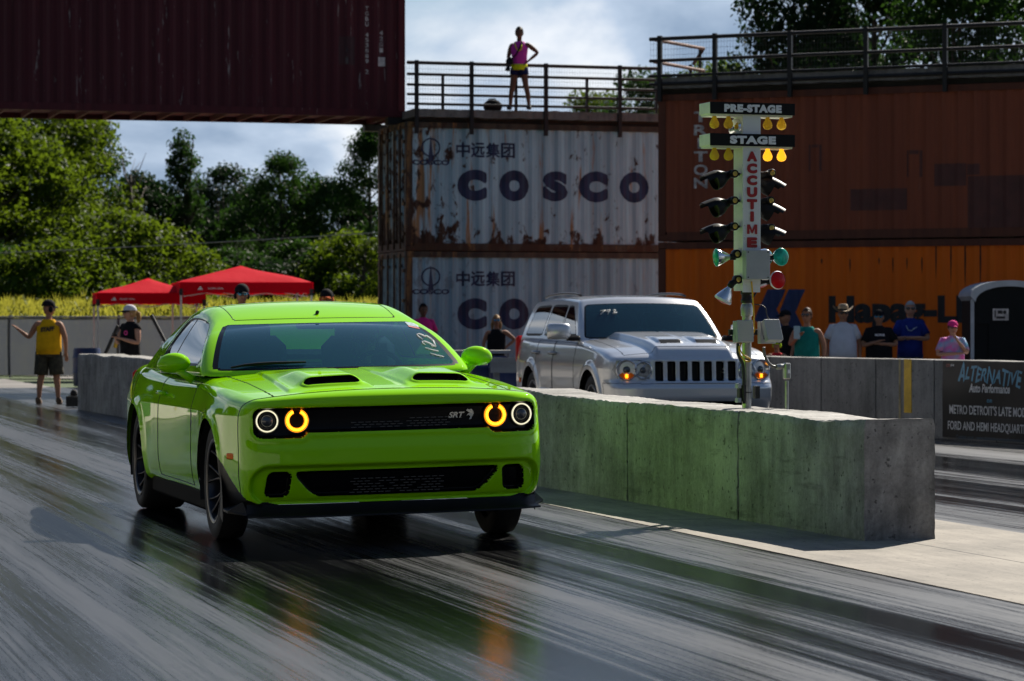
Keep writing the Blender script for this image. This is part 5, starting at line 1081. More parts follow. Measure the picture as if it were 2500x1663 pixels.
def build_body():
    xs = lines(-2.51, 2.51, 0.028, [(1.98, 2.36, 0.009), (2.37, 2.51, 0.014)]); ys = lines(-0.96, 0.96, 0.008); zs = lines(-0.4, 0.4, 0.008)
    P, F, S = rbox((2.51, 0.96, 0.4), (0.07, 0.075, 0.06), xs, ys, zs); V = body_warp(P); x, y, z = V[:, 0].copy(), V[:, 1].copy(), V[:, 2].copy()
    fr = (P[:, 0] > 2.42)
    for fn in (s_grille, s_low, s_pock): y2, z2 = snap(fn, y, z, fr, 0.0048); y, z = y2, z2
    # the mouth is sunk, then the openings cut deeper
    m = sst(0.004, -0.026, s_mouth(y, z)); x = x - np.where(fr, 0.055 * m, 0)
    for fn, dp in ((s_grille, 0.055), (s_low, 0.06), (s_pock, 0.05)): x = x - np.where(fr, dp * sst(0.001, -0.014, fn(y, z)), 0)
    lip = np.exp(-((s_grille(y, z) - 0.012) / 0.014) ** 2); x = x + np.where(fr, 0.005 * lip, 0)
    tp = (P[:, 2] > 0.36) & (x > -0.8) & (x < 0.80) & (P[:, 0] < 2.40)
    x2, y2 = snap(s_slot, x, y, tp & (np.abs(y) < 0.6), 0.006); x, y = x2, y2
    sl_ = sst(0.0, -0.011, s_slot(x, y)); z = z + np.where(tp, scoop(x, y), 0); bead = np.exp(-((s_slot(x, y) - 0.008) / 0.010) ** 2); z = z + np.where(tp, 0.006 * bead - 0.03 * sl_, 0); x = x - np.where(tp, 0.045 * sl_, 0)
    sd = np.abs(P[:, 1]) > 0.80
    for (cx, cz, Rr) in ARCH:
        r = np.hypot(x - cx, z - cz); k = sd & (np.abs(r - Rr) < 0.016) & (z > 0.2); f = np.where(k, Rr / np.maximum(r, 1e-6), 1); x = cx + (x - cx) * f; z = cz + (z - cz) * f; r = np.hypot(x - cx, z - cz)
        y = y + np.where(sd, np.sign(y) * 0.017 * np.exp(-np.clip((r - Rr) / 0.045, -3, 9) ** 2), 0)
    # bonnet power-dome edge and door skin crease
    V = np.stack([x, y, z], 1); C = V[F].mean(1); PC = P[F].mean(1); lab = np.zeros(len(F), int)
    ay = np.abs(C[:, 1]); frF = (S == 0) | (PC[:, 0] > 2.425)
    lab[(S == 4) & (C[:, 0] > -0.80) & (PC[:, 0] < 2.41) & (ay < 0.70 + 0.03 * np.clip(-C[:, 0], 0, 1))] = 1        # bonnet
    lab[(PC[:, 0] > 2.415) & (S != 5)] = 2                                                                 # bumper
    sideF = (S == 2) | (S == 3); lab[((S == 2)) & (C[:, 0] < -0.74) & (C[:, 0] > -2.02) & (C[:, 2] > 0.30)] = 3; lab[((S == 3)) & (C[:, 0] < -0.74) & (C[:, 0] > -2.02) & (C[:, 2] > 0.30)] = 4
    lab[(S == 0) & (s_grille(C[:, 1], C[:, 2]) < -0.002)] = 5; lab[(S == 0) & (s_low(C[:, 1], C[:, 2]) < -0.002)] = 6; lab[(S == 0) & (s_pock(C[:, 1], C[:, 2]) < -0.002)] = 7
    lab[(S == 4) & (np.abs(C[:, 1]) < 0.6) & (C[:, 0] < 0.8) & (C[:, 0] > 0.4) & (s_slot(C[:, 0] + 0.02, C[:, 1]) < 0.0) & (s_slot(np.clip(PC[:, 0] - 1.54 - frontA(C[:, 1]) * 0.35, -9, 9), C[:, 1]) < 0.012)] = 8
    for (cx, cz, Rr) in ARCH: lab[(np.hypot(C[:, 0] - cx, C[:, 2] - cz) < Rr) & (ay > 0.70)] = -1
    lab[(ay > 0.55) & (C[:, 0] > 0.2) & (C[:, 0] < 0.93) & (C[:, 2] < 0.50 - (C[:, 0] - 0.40) * 0.56) & (S != 4) & (lab != 7) & (lab != -1)] = 9
    lab[S == 5] = -1
    # bonnet slot faces are the ones whose corners all sank
    sv = s_slot(V[:, 0] + 0.045 * sl_, V[:, 1]); lab[lab == 8] = 1; k = (S == 4) & (sv[F].max(1) < 0.004) & tp[F].all(1); lab[k] = 8
    V = car_roll(V); tb = {0: ('body_shell', M_lime), 1: ('bonnet', M_lime), 2: ('front_bumper', M_lime), 3: ('door', M_lime), 4: ('door', M_lime), 5: ('grille_panel', M_gloss), 6: ('lower_intake', M_gloss), 7: ('brake_duct', M_gloss), 8: ('bonnet_scoop', M_gloss), 9: ('bumper_corner_trim', M_bpl)}
    o = parts_from(V, F, lab, tb, car); sm = seams(V, F, lab, {(0, 1), (1, 2), (0, 2), (0, 3), (0, 4)}, 0.0030); sm.build('panel_gap', M_gap, o[0]); return o
BODY = build_body()
for k in (7, 8, 9): split_loose(BODY[k])
# ---- cabin
def xfr(t): return -0.46 - 0.84 * t ** 1.04
def xrr(t): return -3.42 + 0.90 * t ** 0.9
def cab_warp(P):
    a = P[:, 0] / 1.1; v = P[:, 1] / 0.7; t = np.clip((P[:, 2] + 0.26) / 0.52, 0, 1); f, b = xfr(t), xrr(t); x = (f + b) / 2 + a * (f - b) / 2
    hw = 0.872 - 0.25 * t ** 1.2 - 0.02 * sst(-2.3, -3.2, x); y = v * hw; av = np.abs(v)
    x = x - 0.17 * av ** 2.2 * (1 - 0.5 * t) * sst(-0.3, 1.0, a) + 0.11 * av ** 2 * sst(0.2, 1.0, -a)
    z = 0.955 + t * 0.478 - 0.034 * av ** 2.2 * t ** 3 - 0.060 * np.clip(np.abs(x + 2.0) / 0.52, 0, 1.6) ** 2 * t ** 4
    return np.stack([x, y, z], 1)
def cab_pt(a, v, t): return car_roll(cab_warp(np.array([[a * 1.1, v * 0.7, t * 0.52 - 0.26]])))[0]
def s_wind(v, t): return rr(v * 0.7, t * 0.93, 0, 0.455, 0.652 , 0.362, 0.06)
def s_back(v, t): return rr(v * 0.7, t * 0.95, 0, 0.49, 0.575, 0.35, 0.08)
def s_dlo(x, t): 
    q = np.stack([(0.16 - t) * 0.5, (t - 0.835) * 0.5, (x - (xfr(t) - 0.245)) * 0.62, ((-2.60 + 0.46 * t) - x) * 0.85]); k = 0.035; m = q.max(0); return m + k * np.log(np.exp((q - m) / k).sum(0))
def build_cabin():
    xs = lines(-1.1, 1.1, 0.0125); ys = lines(-0.7, 0.7, 0.0125); zs = lines(-0.26, 0.26, 0.009); P, F, S = rbox((1.1, 0.7, 0.26), (0.055, 0.06, 0.055), xs, ys, zs)
    a, v, t = P[:, 0] / 1.1, P[:, 1] / 0.7, (P[:, 2] + 0.26) / 0.52
    k = P[:, 0] > 1.05; v1, t1 = snap(s_wind, v, t, k, 0.007); P[:, 1] = np.where(k, v1 * 0.7, P[:, 1]); P[:, 2] = np.where(k, t1 * 0.52 - 0.26, P[:, 2])
    k = P[:, 0] < -1.05; v, t = P[:, 1] / 0.7, (P[:, 2] + 0.26) / 0.52; v1, t1 = snap(s_back, v, t, k, 0.007); P[:, 1] = np.where(k, v1 * 0.7, P[:, 1]); P[:, 2] = np.where(k, t1 * 0.52 - 0.26, P[:, 2])
    V = cab_warp(P); v, t = P[:, 1] / 0.7, (P[:, 2] + 0.26) / 0.52
    k = (np.abs(P[:, 1]) > 0.645) & (np.abs(P[:, 0]) < 1.05)
    x1, t1 = snap(s_dlo, V[:, 0], t, k, 0.006); dz = (t1 - t); V[:, 0] = np.where(k, x1, V[:, 0]); V[:, 2] += np.where(k, dz * 0.478, 0)
    # glass sits slightly inside its frame
    sd = s_dlo(V[:, 0], t1); V[:, 1] -= np.where(k, np.sign(V[:, 1]) * 0.010 * sst(0.0, -0.02, sd), 0)
    C = V[F].mean(1); pv, pt = v[F].mean(1), np.where(k[F].all(1), (C[:, 2] - 0.955) / 0.478, t[F].mean(1)); lab = np.zeros(len(F), int); PC = P[F].mean(1)
    w = s_wind(pv, pt); q = (PC[:, 0] > 1.05) & (S != 4); lab[q & (w < 0)] = 2; lab[q & (w < -0.022)] = 1
    b = s_back(pv, pt); q = (PC[:, 0] < -1.05) & (S != 4); lab[q & (b < 0)] = 2; lab[q & (b < -0.02)] = 3
    d = s_dlo(C[:, 0], t1[F].mean(1)); 
    for sgn, l1 in ((2, 4), (3, 5)):
        q = (S == sgn); lab[q & (d < 0)] = 6; lab[q & (d < -0.017)] = l1; lab[q & (d < -0.005) & (np.abs(C[:, 0] + 2.03 - 0.12 * t1[F].mean(1)) < 0.022)] = 6
    lab[(S == 4) & (np.abs(C[:, 1]) < 0.53) & (lab == 0)] = 7
    lab[(S == 5)] = -1; V = car_roll(V)
    o = parts_from(V, F, lab, {0: ('cabin_frame', M_lime), 1: ('windscreen', M_glass), 2: ('screen_border', M_gloss), 3: ('rear_window', M_sglass), 4: ('side_window', M_sglass), 5: ('side_window', M_sglass), 6: ('window_trim', M_bpl), 7: ('roof', M_lime)}, car)
    seams(V, F, lab, {(0, 7)}, 0.0028).build('roof_seam', M_gap, o[7]); return o
CAB = build_cabin()
split_loose(CAB[6]); split_loose(CAB[2])
def ws_px(px, py, off=0.004):
    """photo pixel -> point on the windscreen (solved on the screen itself)"""
    q = np.array([0.0, 0.5])
    for _ in range(25):
        p0 = car_px_raw(cab_pt(1, q[0], q[1])); J = np.stack([(car_px_raw(cab_pt(1, q[0] + 1e-3, q[1])) - p0) / 1e-3, (car_px_raw(cab_pt(1, q[0], q[1] + 1e-3)) - p0) / 1e-3], 1); q = q - 0.9 * np.linalg.lstsq(J, p0 - np.array([px, py]), rcond=None)[0]; q = np.clip(q, [-0.95, 0.03], [0.95, 0.95])
    a, b = cab_pt(1, q[0] + 0.01, q[1]) - cab_pt(1, q[0] - 0.01, q[1]), cab_pt(1, q[0], q[1] + 0.01) - cab_pt(1, q[0], q[1] - 0.01); n = np.cross(a, b); n /= np.linalg.norm(n); n = n if n[0] > 0 else -n
    return cab_pt(1, q[0], q[1]) + n * off
def car_px_raw(p):
    c, s = math.sin(CY), math.cos(CY); X = OT[0] + p[0] * c + p[1] * s; Y = OT[1] - p[0] * s + p[1] * c; return np.array([1250 + FPX * X / Y, HOR - FPX * (p[2] - HCAM) / Y])
WS = CAB[1]; M_chalk = mat_cloth('white_shoe_polish', (0.88, 0.88, 0.88), 0.5)
for st in ([(685, 572), (640, 540), (615, 510), (640, 503), (690, 520), (727, 548), (719, 528), (745, 530), (790, 560), (822, 586), (812, 592)], [(722, 642), (692, 622), (684, 602), (715, 600), (765, 618), (820, 646), (858, 671), (800, 655)], [(860, 671), (826, 592)], [(722, 680), (800, 703), (892, 726)], [(788, 750), (870, 775), (962, 797)]):
    mb = MB(); mb.tube([ws_px(900 + a / 5.238, 720 + b / 5.238) for a, b in st], 0.0045, 6, flat=0.6); mb.build('chalked_number', M_chalk, WS, smooth=True)
for nm, poly, mt in (('sticker_top', [(462, 350), (560, 362), (630, 395), (640, 418), (500, 392)], pm('pale_blue_sticker', (0.30, 0.42, 0.46), 0.5, var=0.3, vs=60)), ('sticker_base', [(500, 394), (640, 420), (655, 442), (515, 412)], pm('red_sticker', (0.40, 0.07, 0.05), 0.5, var=0.3, vs=60))):
    mb = MB(); mb.add([ws_px(900 + a / 5.238, 720 + b / 5.238, 0.003) for a, b in poly], [tuple(range(len(poly)))]); mb.build(nm, mt, WS)
mb = MB(); P_ = [cab_pt(0.995, a, b) for a, b in ((-0.17, 0.845), (-0.14, 0.80), (-0.09, 0.765), (-0.04, 0.752), (0.09, 0.752), (0.14, 0.765), (0.19, 0.80), (0.21, 0.845))]; mb.add(P_, [tuple(range(8))]); mb.build('sensor_shield', M_gloss, WS)
mb = MB(); mb.tube([ws_px(500 + a / 3.367, 720 + b / 3.367, 0.012) for a, b in ((215, 612), (330, 592), (440, 582), (560, 574), (700, 570), (830, 566))], [0.006, 0.009, 0.011, 0.010, 0.008, 0.006], 8); mb.build('wiper', M_bpl, car)
# ---- cabin inside
def rbx(mb, c, d, r, m=0, rot=None): mb.box(c, d, m, rot, bev=r)
for sy in (-0.37, 0.37):
    mb = MB(); rbx(mb, (-1.75, sy, 0.88), (0.16, 0.50, 0.66), 0.07, rot=(0, -0.22, 0)); rbx(mb, (-1.84, sy, 1.215), (0.12, 0.30, 0.19), 0.05, rot=(0, -0.15, 0)); rbx(mb, (-1.5, sy, 0.62), (0.50, 0.50, 0.16), 0.05); s_ = mb.build('front_seat', M_trim, car, smooth=40)
mb = MB(); rbx(mb, (-2.72, 0, 0.86), (0.18, 1.15, 0.5), 0.06, rot=(0, -0.35, 0)); mb.build('rear_seat', M_trim, car)
mb = MB(); rbx(mb, (-0.88, 0, 0.88), (0.56, 1.36, 0.20), 0.07); rbx(mb, (-1.05, 0.37, 0.965), (0.22, 0.34, 0.09), 0.04); mb.build('dashboard', M_trim, car, smooth=40)
mb = MB(); a = np.linspace(0, 2 * math.pi, 31); mb.tube([(-1.27 + 0.07 * math.sin(t), 0.37 + 0.18 * math.cos(t), 0.93 + 0.17 * math.sin(t)) for t in a], 0.016, 8, cap=False); mb.box((-1.24, 0.37, 0.93), (0.05, 0.14, 0.09), bev=0.015); mb.build('steering_wheel', M_trim, car, smooth=40)
mb = MB(); rbx(mb, (-1.42, 0, 1.285), (0.03, 0.26, 0.075), 0.014); mb.tube([(-1.42, 0, 1.31), (-1.36, 0, 1.36)], 0.012, 8); mb.build('rear_view_mirror', M_trim, car)
mb = MB(); mb.box((-1.7, 0, 0.40), (4.0, 1.30, 0.30)); mb.box((0.30, 0, 0.48), (0.55, 1.30, 0.42)); mb.box((-3.35, 0, 0.58), (0.8, 1.3, 0.5)); mb.build('underbody', M_gap, car)
for (cx, cz, Rr) in ARCH:
    for sg in (-1, 1):
        mb = MB(); a = np.linspace(-0.30, math.pi + 0.30, 30); mb.grid(np.array([[(cx + (Rr - 0.004) * math.cos(t), sg * yy, cz + (Rr - 0.004) * math.sin(t)) for yy in (0.60, 0.75, 0.935)] for t in a]))
        mb.add([(cx, sg * 0.60, cz)] + [(cx + Rr * math.cos(t), sg * 0.60, cz + Rr * math.sin(t)) for t in a], [(0, i, i + 1) for i in range(1, 30)])
        mb.V = [car_roll(v) for v in mb.V]; mb.build('arch_liner', M_gap, car)
# ---- front details: chin splitter, mud guards, sills, lights, badge
def nose_x(y, z): return car_nose(np.array([y]), np.array([z]))[0]
def car_nose(y, z):
    y = np.asarray(y, float); z = np.asarray(z, float); fx = si(z, [0.2, 0.25, 0.30, 0.38, 0.47, 0.56, 0.65, 0.74, 0.81, 0.86, 0.91], [-0.12, -0.075, -0.035, -0.004, 0.012, 0.012, -0.004, -0.014, -0.012, -0.008, -0.03]); return 0.97 - frontA(y) * 1.05 + fx * 1.05
ysp = np.linspace(-0.87, 0.87, 61); P = np.zeros((61, 6, 3))
ex = lambda y: 0.97 - 0.05 * (abs(y) / 0.9) ** 2 - 0.16 * (min(abs(y), 0.93) / 0.92) ** 8 - 0.055
for i, y in enumerate(ysp):
    for j, (o, z) in enumerate(((-0.30, 0.205), (0.00, 0.186), (0.050, 0.190), (0.047, 0.200), (0.0, 0.212), (-0.03, 0.262))): P[i, j] = (ex(y) + o + (0.015 if abs(y) > 0.85 and j in (1, 2, 3) else 0), y * (1.0 if j < 4 else 0.985), z)
mb = MB(); mb.grid(P); mb.V = [car_roll(v) for v in mb.V]; mb.build('chin_splitter', M_bpl, car, smooth=50)
for sg in (-1, 1):
    mb = MB(); mb.add([(0.76, sg * 0.86, 0.200), (0.62, sg * 0.945, 0.208), (0.50, sg * 0.95, 0.215), (0.52, sg * 0.88, 0.25), (0.76, sg * 0.85, 0.214), (0.62, sg * 0.945, 0.222), (0.50, sg * 0.95, 0.228), (0.70, sg * 0.87, 0.275)], [(0, 1, 5, 4), (1, 2, 6, 5), (4, 5, 7), (5, 6, 3, 7), (0, 4, 7, 3), (0, 3, 6, 2, 1)]); mb.V = [car_roll(v) for v in mb.V]; mb.build('splitter_winglet', M_bpl, car)
    # black plastic between arch and chin, and the sill
    a = np.linspace(-0.42, 0.40, 14); G_ = np.array([[(Rr_ * math.cos(t), sg * (0.945 - 0.02 * k), 0.345 + Rr_ * math.sin(t)) for k, Rr_ in ((1, 0.388), (0, 0.396), (0, 0.396 + 0.11 * max(0.0, 0.35 - t) ** 1.1 + 0.012))] for t in a]); mb = MB(); mb.grid(G_)
    mb.V = [car_roll(v) for v in mb.V]; mb.build('arch_moulding', M_bpl, car, smooth=True)
    mb = MB(); mb.box((-1.47, sg * 0.855, 0.222), (2.16, 0.09, 0.13), bev=0.02); mb.V = [car_roll(v) for v in mb.V]; mb.build('side_sill', M_sill, car)
def ring(mb, c, r0, r1, dep, a0=0, a1=2 * math.pi, n=40):
    M_ = np.array(frame_to((1, 0, 0.0))); mb.lathe([(r0, dep - 0.004), (r0, dep), ((r0 + r1) / 2, dep + 0.004), (r1, dep), (r1, dep - 0.004)], c, n=n, a0=a0, a1=a1, M=M_)
for sg in (-1, 1):
    for yy, amber in ((0.752, False), (0.586, True)):
        rad = 0.064 if not amber else 0.068; z = 0.741; x = float(car_nose([yy], [z])[0]) - 0.030; yaw_ = -sg * (0.16 if not amber else 0.06); M_ = Matrix.Translation((x, sg * yy, z)) @ Matrix.Rotation(-yaw_, 4, 'Z'); X = np.array(frame_to((1, 0, 0)))
        mb = MB(); mb.lathe([(rad, 0.0), (rad * 1.06, 0.002), (rad * 1.06, -0.05), (rad, -0.05), (rad * 0.92, -0.018), (rad * 0.6, -0.045), (0.001, -0.055)], n=40, M=X); mb.xf(M_); mb.V = [car_roll(v) for v in mb.V]; hl = mb.build('headlight' if not amber else 'signal_light', M_hous, car, smooth=40)
        if not amber:
            mb = MB(); mb.lathe([(rad * 0.865, 0.0), (rad * 0.87, 0.006), (rad * 0.97, 0.006), (rad * 0.99, 0.0)], n=44, M=X); mb.xf(M_); mb.V = [car_roll(v) for v in mb.V]; mb.build('halo_ring', M_halo, hl, smooth=True)
            mb = MB(); mb.lathe([(rad * 0.66, -0.02), (rad * 0.60, -0.004), (rad * 0.45, 0.008), (rad * 0.25, 0.015), (0.001, 0.017)], n=32, M=X); mb.xf(M_); mb.V = [car_roll(v) for v in mb.V]; mb.build('projector', M_lensg, hl, smooth=True)
            mb = MB(); mb.lathe([(rad * 0.69, -0.012), (rad * 0.69, -0.004), (rad * 0.64, -0.002), (rad * 0.62, -0.01)], n=32, M=X); mb.xf(M_); mb.V = [car_roll(v) for v in mb.V]; mb.build('bezel', M_rimd, hl, smooth=True)
        else:
            gapo = R(24); mb = MB()
            # open at the top: the lathe angle runs round the lamp axis
            Xm = X; probe = np.array([Xm @ np.array([math.cos(t), math.sin(t), 0]) for t in np.linspace(0, 2 * math.pi, 361)[:-1]]); top_a = np.linspace(0, 2 * math.pi, 361)[:-1][np.argmax(probe[:, 2])]
            n = 22
            for k in range(n):
                t0_ = top_a + gapo + (2 * math.pi - 2 * gapo) * k / n; t1_ = t0_ + (2 * math.pi - 2 * gapo) / n * 0.84; mb.lathe([(rad * 0.70, -0.002), (rad * 0.72, 0.008), (rad * 0.85, 0.008), (rad * 0.87, -0.002)], n=3, a0=t0_, a1=t1_, M=Xm)
            mb.xf(M_); mb.V = [car_roll(v) for v in mb.V]; mb.build('led_ring', M_amber, hl)
            mb = MB(); mb.lathe([(rad * 0.62, -0.006), (rad * 0.64, 0.0), (rad * 0.98, 0.0), (rad * 1.0, -0.006)], n=44, a0=top_a + gapo * 0.9, a1=top_a + 2 * math.pi - gapo * 0.9, M=Xm); mb.xf(M_); mb.V = [car_roll(v) for v in mb.V]; mb.build('ring_glow', M_amberh, hl, smooth=True)
V, F = text_fit('SRT', 0.098, 0.034, 0.035, 0.3); yb = 0.352; zb_c = 0.748; W = np.zeros_like(V); W[:, 1] = V[:, 0] + yb; W[:, 2] = V[:, 1] + zb_c; W[:, 0] = car_nose(W[:, 1], W[:, 2]) - 0.044; mb = MB(); mb.add(car_roll(W), F); mb.build('grille_lettering', M_silv, car)
cat_ = [(0, 0.022), (0.010, 0.030), (0.022, 0.026), (0.034, 0.030), (0.044, 0.016), (0.046, 0.0), (0.038, -0.012), (0.030, -0.028), (0.018, -0.030), (0.026, -0.014), (0.016, -0.004), (0.004, -0.010), (0.012, 0.004), (0.024, 0.006), (0.014, 0.014)]
def emblem(mb, f):
    n = len(cat_); V = np.array([f(a, b) for a, b in cat_]); mb.add(V, [(0, 1, 14), (1, 2, 14), (2, 13, 14), (2, 3, 13), (3, 4, 13), (4, 5, 13), (5, 6, 13), (6, 9, 13), (6, 7, 9), (7, 8, 9), (9, 10, 13), (10, 12, 13), (10, 11, 12)])
mb = MB(); emblem(mb, lambda a, b: car_roll(np.array([[float(car_nose([0.425 + a], [0.745 + b])[0]) - 0.044, 0.410 + a, 0.750 + b]]))[0]); mb.build('cat_head_emblem', M_silv, car)
mb = MB(); emblem(mb, lambda a, b: car_roll(np.array([[0.0 - 0.545 - a * 1.25, -0.9495, 0.70 + b * 2.0]]))[0]); mb.build('side_emblem', M_blk, car)
rngd = np.random.default_rng(4)
for (y0, y1, zs_) in ((-0.27, 0.02, (0.693, 0.707, 0.721)), (0.055, 0.30, (0.693, 0.707, 0.721, 0.738)), (-0.275, 0.27, (0.318, 0.334, 0.350, 0.366, 0.382, 0.398))):
    mb = MB()
    for iz, z in enumerate(zs_):
        y = y0 + (0.02 if iz % 2 else 0); 
        while y < y1:
            w = 0.030; x = float(car_nose([y], [z])[0]) - (0.055 if z > 0.5 else 0.094)
            if rngd.random() > 0.12: mb.box((x, y + w / 2, z), (0.004, w, 0.0035))
            y += 0.042
    mb.V = [car_roll(v) for v in mb.V]; mb.build('radiator_fins', M_mesh, car)
for sg in (-1, 1):
    mb = MB(); mb.box((0.60, sg * 0.915, 0.535), (0.085, 0.018, 0.035), rot=(0, 0, -sg * 0.34), bev=0.005); mb.V = [car_roll(v) for v in mb.V]; mb.build('side_marker', M_mark, car)
    # door mirror on its arm
    mb = MB(); mb.ball((0, 0, 0), 1.0, 22, sc=(0.078, 0.106, 0.074)); V_ = mb.V[0]; V_[:, 0] = np.where(V_[:, 0] < -0.03, -0.03, V_[:, 0]); V_[:, 2] = np.where(V_[:, 2] < 0, V_[:, 2] * 0.72, V_[:, 2]); mb.xf(Matrix.Translation((-0.98, sg * 0.985, 1.045)) @ Matrix.Rotation(sg * 0.12, 4, 'Z') @ Matrix.Rotation(-sg * 0.06, 4, 'X')); mb.V = [car_roll(v) for v in mb.V]; mm = mb.build('door_mirror', M_lime, car, smooth=True)
    mb = MB(); mb.tube([(-0.96, sg * 0.955, 1.01), (-0.94, sg * 0.93, 0.985), (-0.91, sg * 0.875, 0.945)], [0.036, 0.028, 0.034], 12, flat=0.8); mb.V = [car_roll(v) for v in mb.V]; mb.build('mirror_arm', M_lime, mm, smooth=True)
    mb = MB(); mb.box((-1.012, sg * 0.985, 1.045), (0.006, 0.16, 0.11), bev=0.002); mb.V = [car_roll(v) for v in mb.V]; mb.build('mirror_glass', M_silv, mm)
    mb = MB(); mb.tube([(-1.78, sg * 0.918, 0.842), (-1.80, sg * 0.945, 0.846), (-1.94, sg * 0.945, 0.848), (-1.96, sg * 0.92, 0.845)], 0.013, 8); mb.V = [car_roll(v) for v in mb.V]; mb.build('door_handle', M_lime, BODY[3 if sg > 0 else 4], smooth=True)
# ---- rear end, seen only from the side
for sg in (-1, 1): mb = MB(); mb.box((-4.01, sg * 0.5, 0.90), (0.05, 0.62, 0.12), bev=0.02); mb.V = [car_roll(v) for v in mb.V]; mb.build('tail_light', M_redl, car)
mb = MB(); mb.box((-3.92, 0, 1.05), (0.22, 1.10, 0.03), bev=0.012); mb.box((-3.95, 0, 1.03), (0.1, 1.0, 0.05)); mb.V = [car_roll(v) for v in mb.V]; mb.build('boot_spoiler', M_lime, car)
# ---- wheels
def wheel(parent, c, sg, r_t, w, r_r, mat_rim, twin=7, tyre=M_tyre, steer=0.0, deep=0.05):
    X = np.array(frame_to((0, sg, 0))); M_ = Matrix.Translation(c) @ Matrix.Rotation(steer, 4, 'Z'); h = w / 2
    mb = MB(); mb.lathe([(r_r * 0.97, -h * 0.9), (r_r * 1.02, -h * 0.98), (r_t * 0.93, -h), (r_t * 0.985, -h * 0.86), (r_t, -h * 0.6), (r_t, h * 0.6), (r_t * 0.985, h * 0.86), (r_t * 0.945, h * 0.97), (r_r * 1.18, h * 1.03), (r_r * 1.03, h * 0.96), (r_r * 0.99, h * 0.9)], n=56, M=X); mb.xf(M_); wt = mb.build('wheel', tyre, parent, smooth=40)
    mb = MB(); mb.lathe([(r_r * 0.99, -h * 0.9), (r_r * 0.93, -h * 0.5), (r_r * 0.90, h * 0.4), (r_r * 0.94, h * 0.86), (r_r * 1.025, h * 0.93), (r_r * 1.01, h * 0.985), (r_r * 0.965, h * 0.97), (r_r * 0.93, h * 0.9)], n=56, M=X)
    f = h * 0.86 - deep; mb.lathe([(0.001, f + 0.012), (r_r * 0.12, f + 0.012), (r_r * 0.16, f + 0.004), (r_r * 0.27, f), (r_r * 0.30, f - 0.03), (r_r * 0.30, f - 0.08)], n=28, M=X)
    for k in range(twin):
        a = 2 * math.pi * k / twin + 0.3
        for s_ in (-1, 1):
            pts = [];
            for q in np.linspace(0, 1, 6): rad = r_r * (0.24 + 0.72 * q); aa = a + s_ * (0.03 + 0.19 * q ** 1.4); pts.append(X @ np.array([rad * math.cos(aa), rad * math.sin(aa), f - 0.012 + (h * 0.86 - f + 0.005) * q ** 2.2]))
            mb.tube(pts, [r_r * 0.062, r_r * 0.046, r_r * 0.038, r_r * 0.034, r_r * 0.034, r_r * 0.045], 8, cap=False)
    mb.xf(M_); mb.build('rim', mat_rim, wt, smooth=45)
    mb = MB(); mb.lathe([(0.001, -0.02), (r_r * 0.72, -0.02), (r_r * 0.72, 0.0), (r_r * 0.3, 0.0)], n=32, M=X); mb.box((0, 0, 0), (0.001, 0.001, 0.001)); mb.xf(M_); mb.build('brake_disc', pm('brake_disc_metal', (0.10, 0.10, 0.10), 0.4, 0.9), wt)
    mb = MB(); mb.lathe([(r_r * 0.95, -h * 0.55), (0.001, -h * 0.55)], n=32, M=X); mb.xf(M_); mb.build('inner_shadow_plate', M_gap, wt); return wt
for cx in (0.0, -2.946):
    for sg in (-1, 1): wheel(car, (cx, sg * (0.836 if cx == 0 else 0.78), 0.343 if cx == 0 else 0.347), sg, 0.343 if cx == 0 else 0.347, 0.170 if cx == 0 else 0.30, 0.249, M_rimd)
# ------------------------------------------------------------------ silver off-roader in the far lane
M_sil = mat_paint('silver_metallic_paint', (0.62, 0.635, 0.66), rough=0.28, metal=0.5); M_sil.node_tree.nodes['Principled BSDF'].inputs['Coat IOR'].default_value = 1.6
M_grey_tr = pm('grey_trim', (0.05, 0.05, 0.055), 0.4); M_lbed = pm('lamp_bed', (0.30, 0.32, 0.35), 0.25, 0.5, var=0.4, vs=25); M_suvglass = mat_glass('tinted_glass', (0.045, 0.06, 0.07), 1.0, 0.06); M_suvws = mat_glass('suv_windscreen_glass', (0.10, 0.19, 0.22), 1.0, 0.03, 0.09)
M_lampc = pm('clear_lamp', (0.72, 0.75, 0.80), 0.15, 0.6, coat=1.0, var=0.5, vs=30); M_suvrim = pm('bright_alloy', (0.35, 0.35, 0.36), 0.3, 0.9)
SY = 0.225; SP = np.array([1.755, 31.35])
suv = thing('offroad_car', (SP[0], SP[1], 0), SY - math.pi / 2, 'silver off road car with seven slot grille and 792 on its windscreen behind the barrier', 'car')
SARCH = ((0.0, 0.37, 0.425), (-2.78, 0.37, 0.425)); SX0 = -1.46
def sfrontA(y): a = np.abs(y); return 0.06 * (a / 0.9) ** 2 + 0.11 * (a / 0.9) ** 8
def s7(y, z):   # the seven slots
    d = np.full(np.shape(y), 9.0)
    for k in range(7): d = np.minimum(d, rr(y, z, -0.402 + 0.134 * k, 0.785, 0.045, 0.105, 0.014))
    return d
def suv_hood(x, y):
    a = np.abs(y); return 0.07 * sst(0.50, 0.44, a + 0.06 * np.clip(x, -1, 1)) * sst(-0.95, -0.6, x) * sst(0.90, 0.74, x) 
def suv_vent(x, y): return rr(np.abs(y) + (x - 0.40) * 0.3, x, 0.205, 0.40, 0.125, 0.055, 0.02)
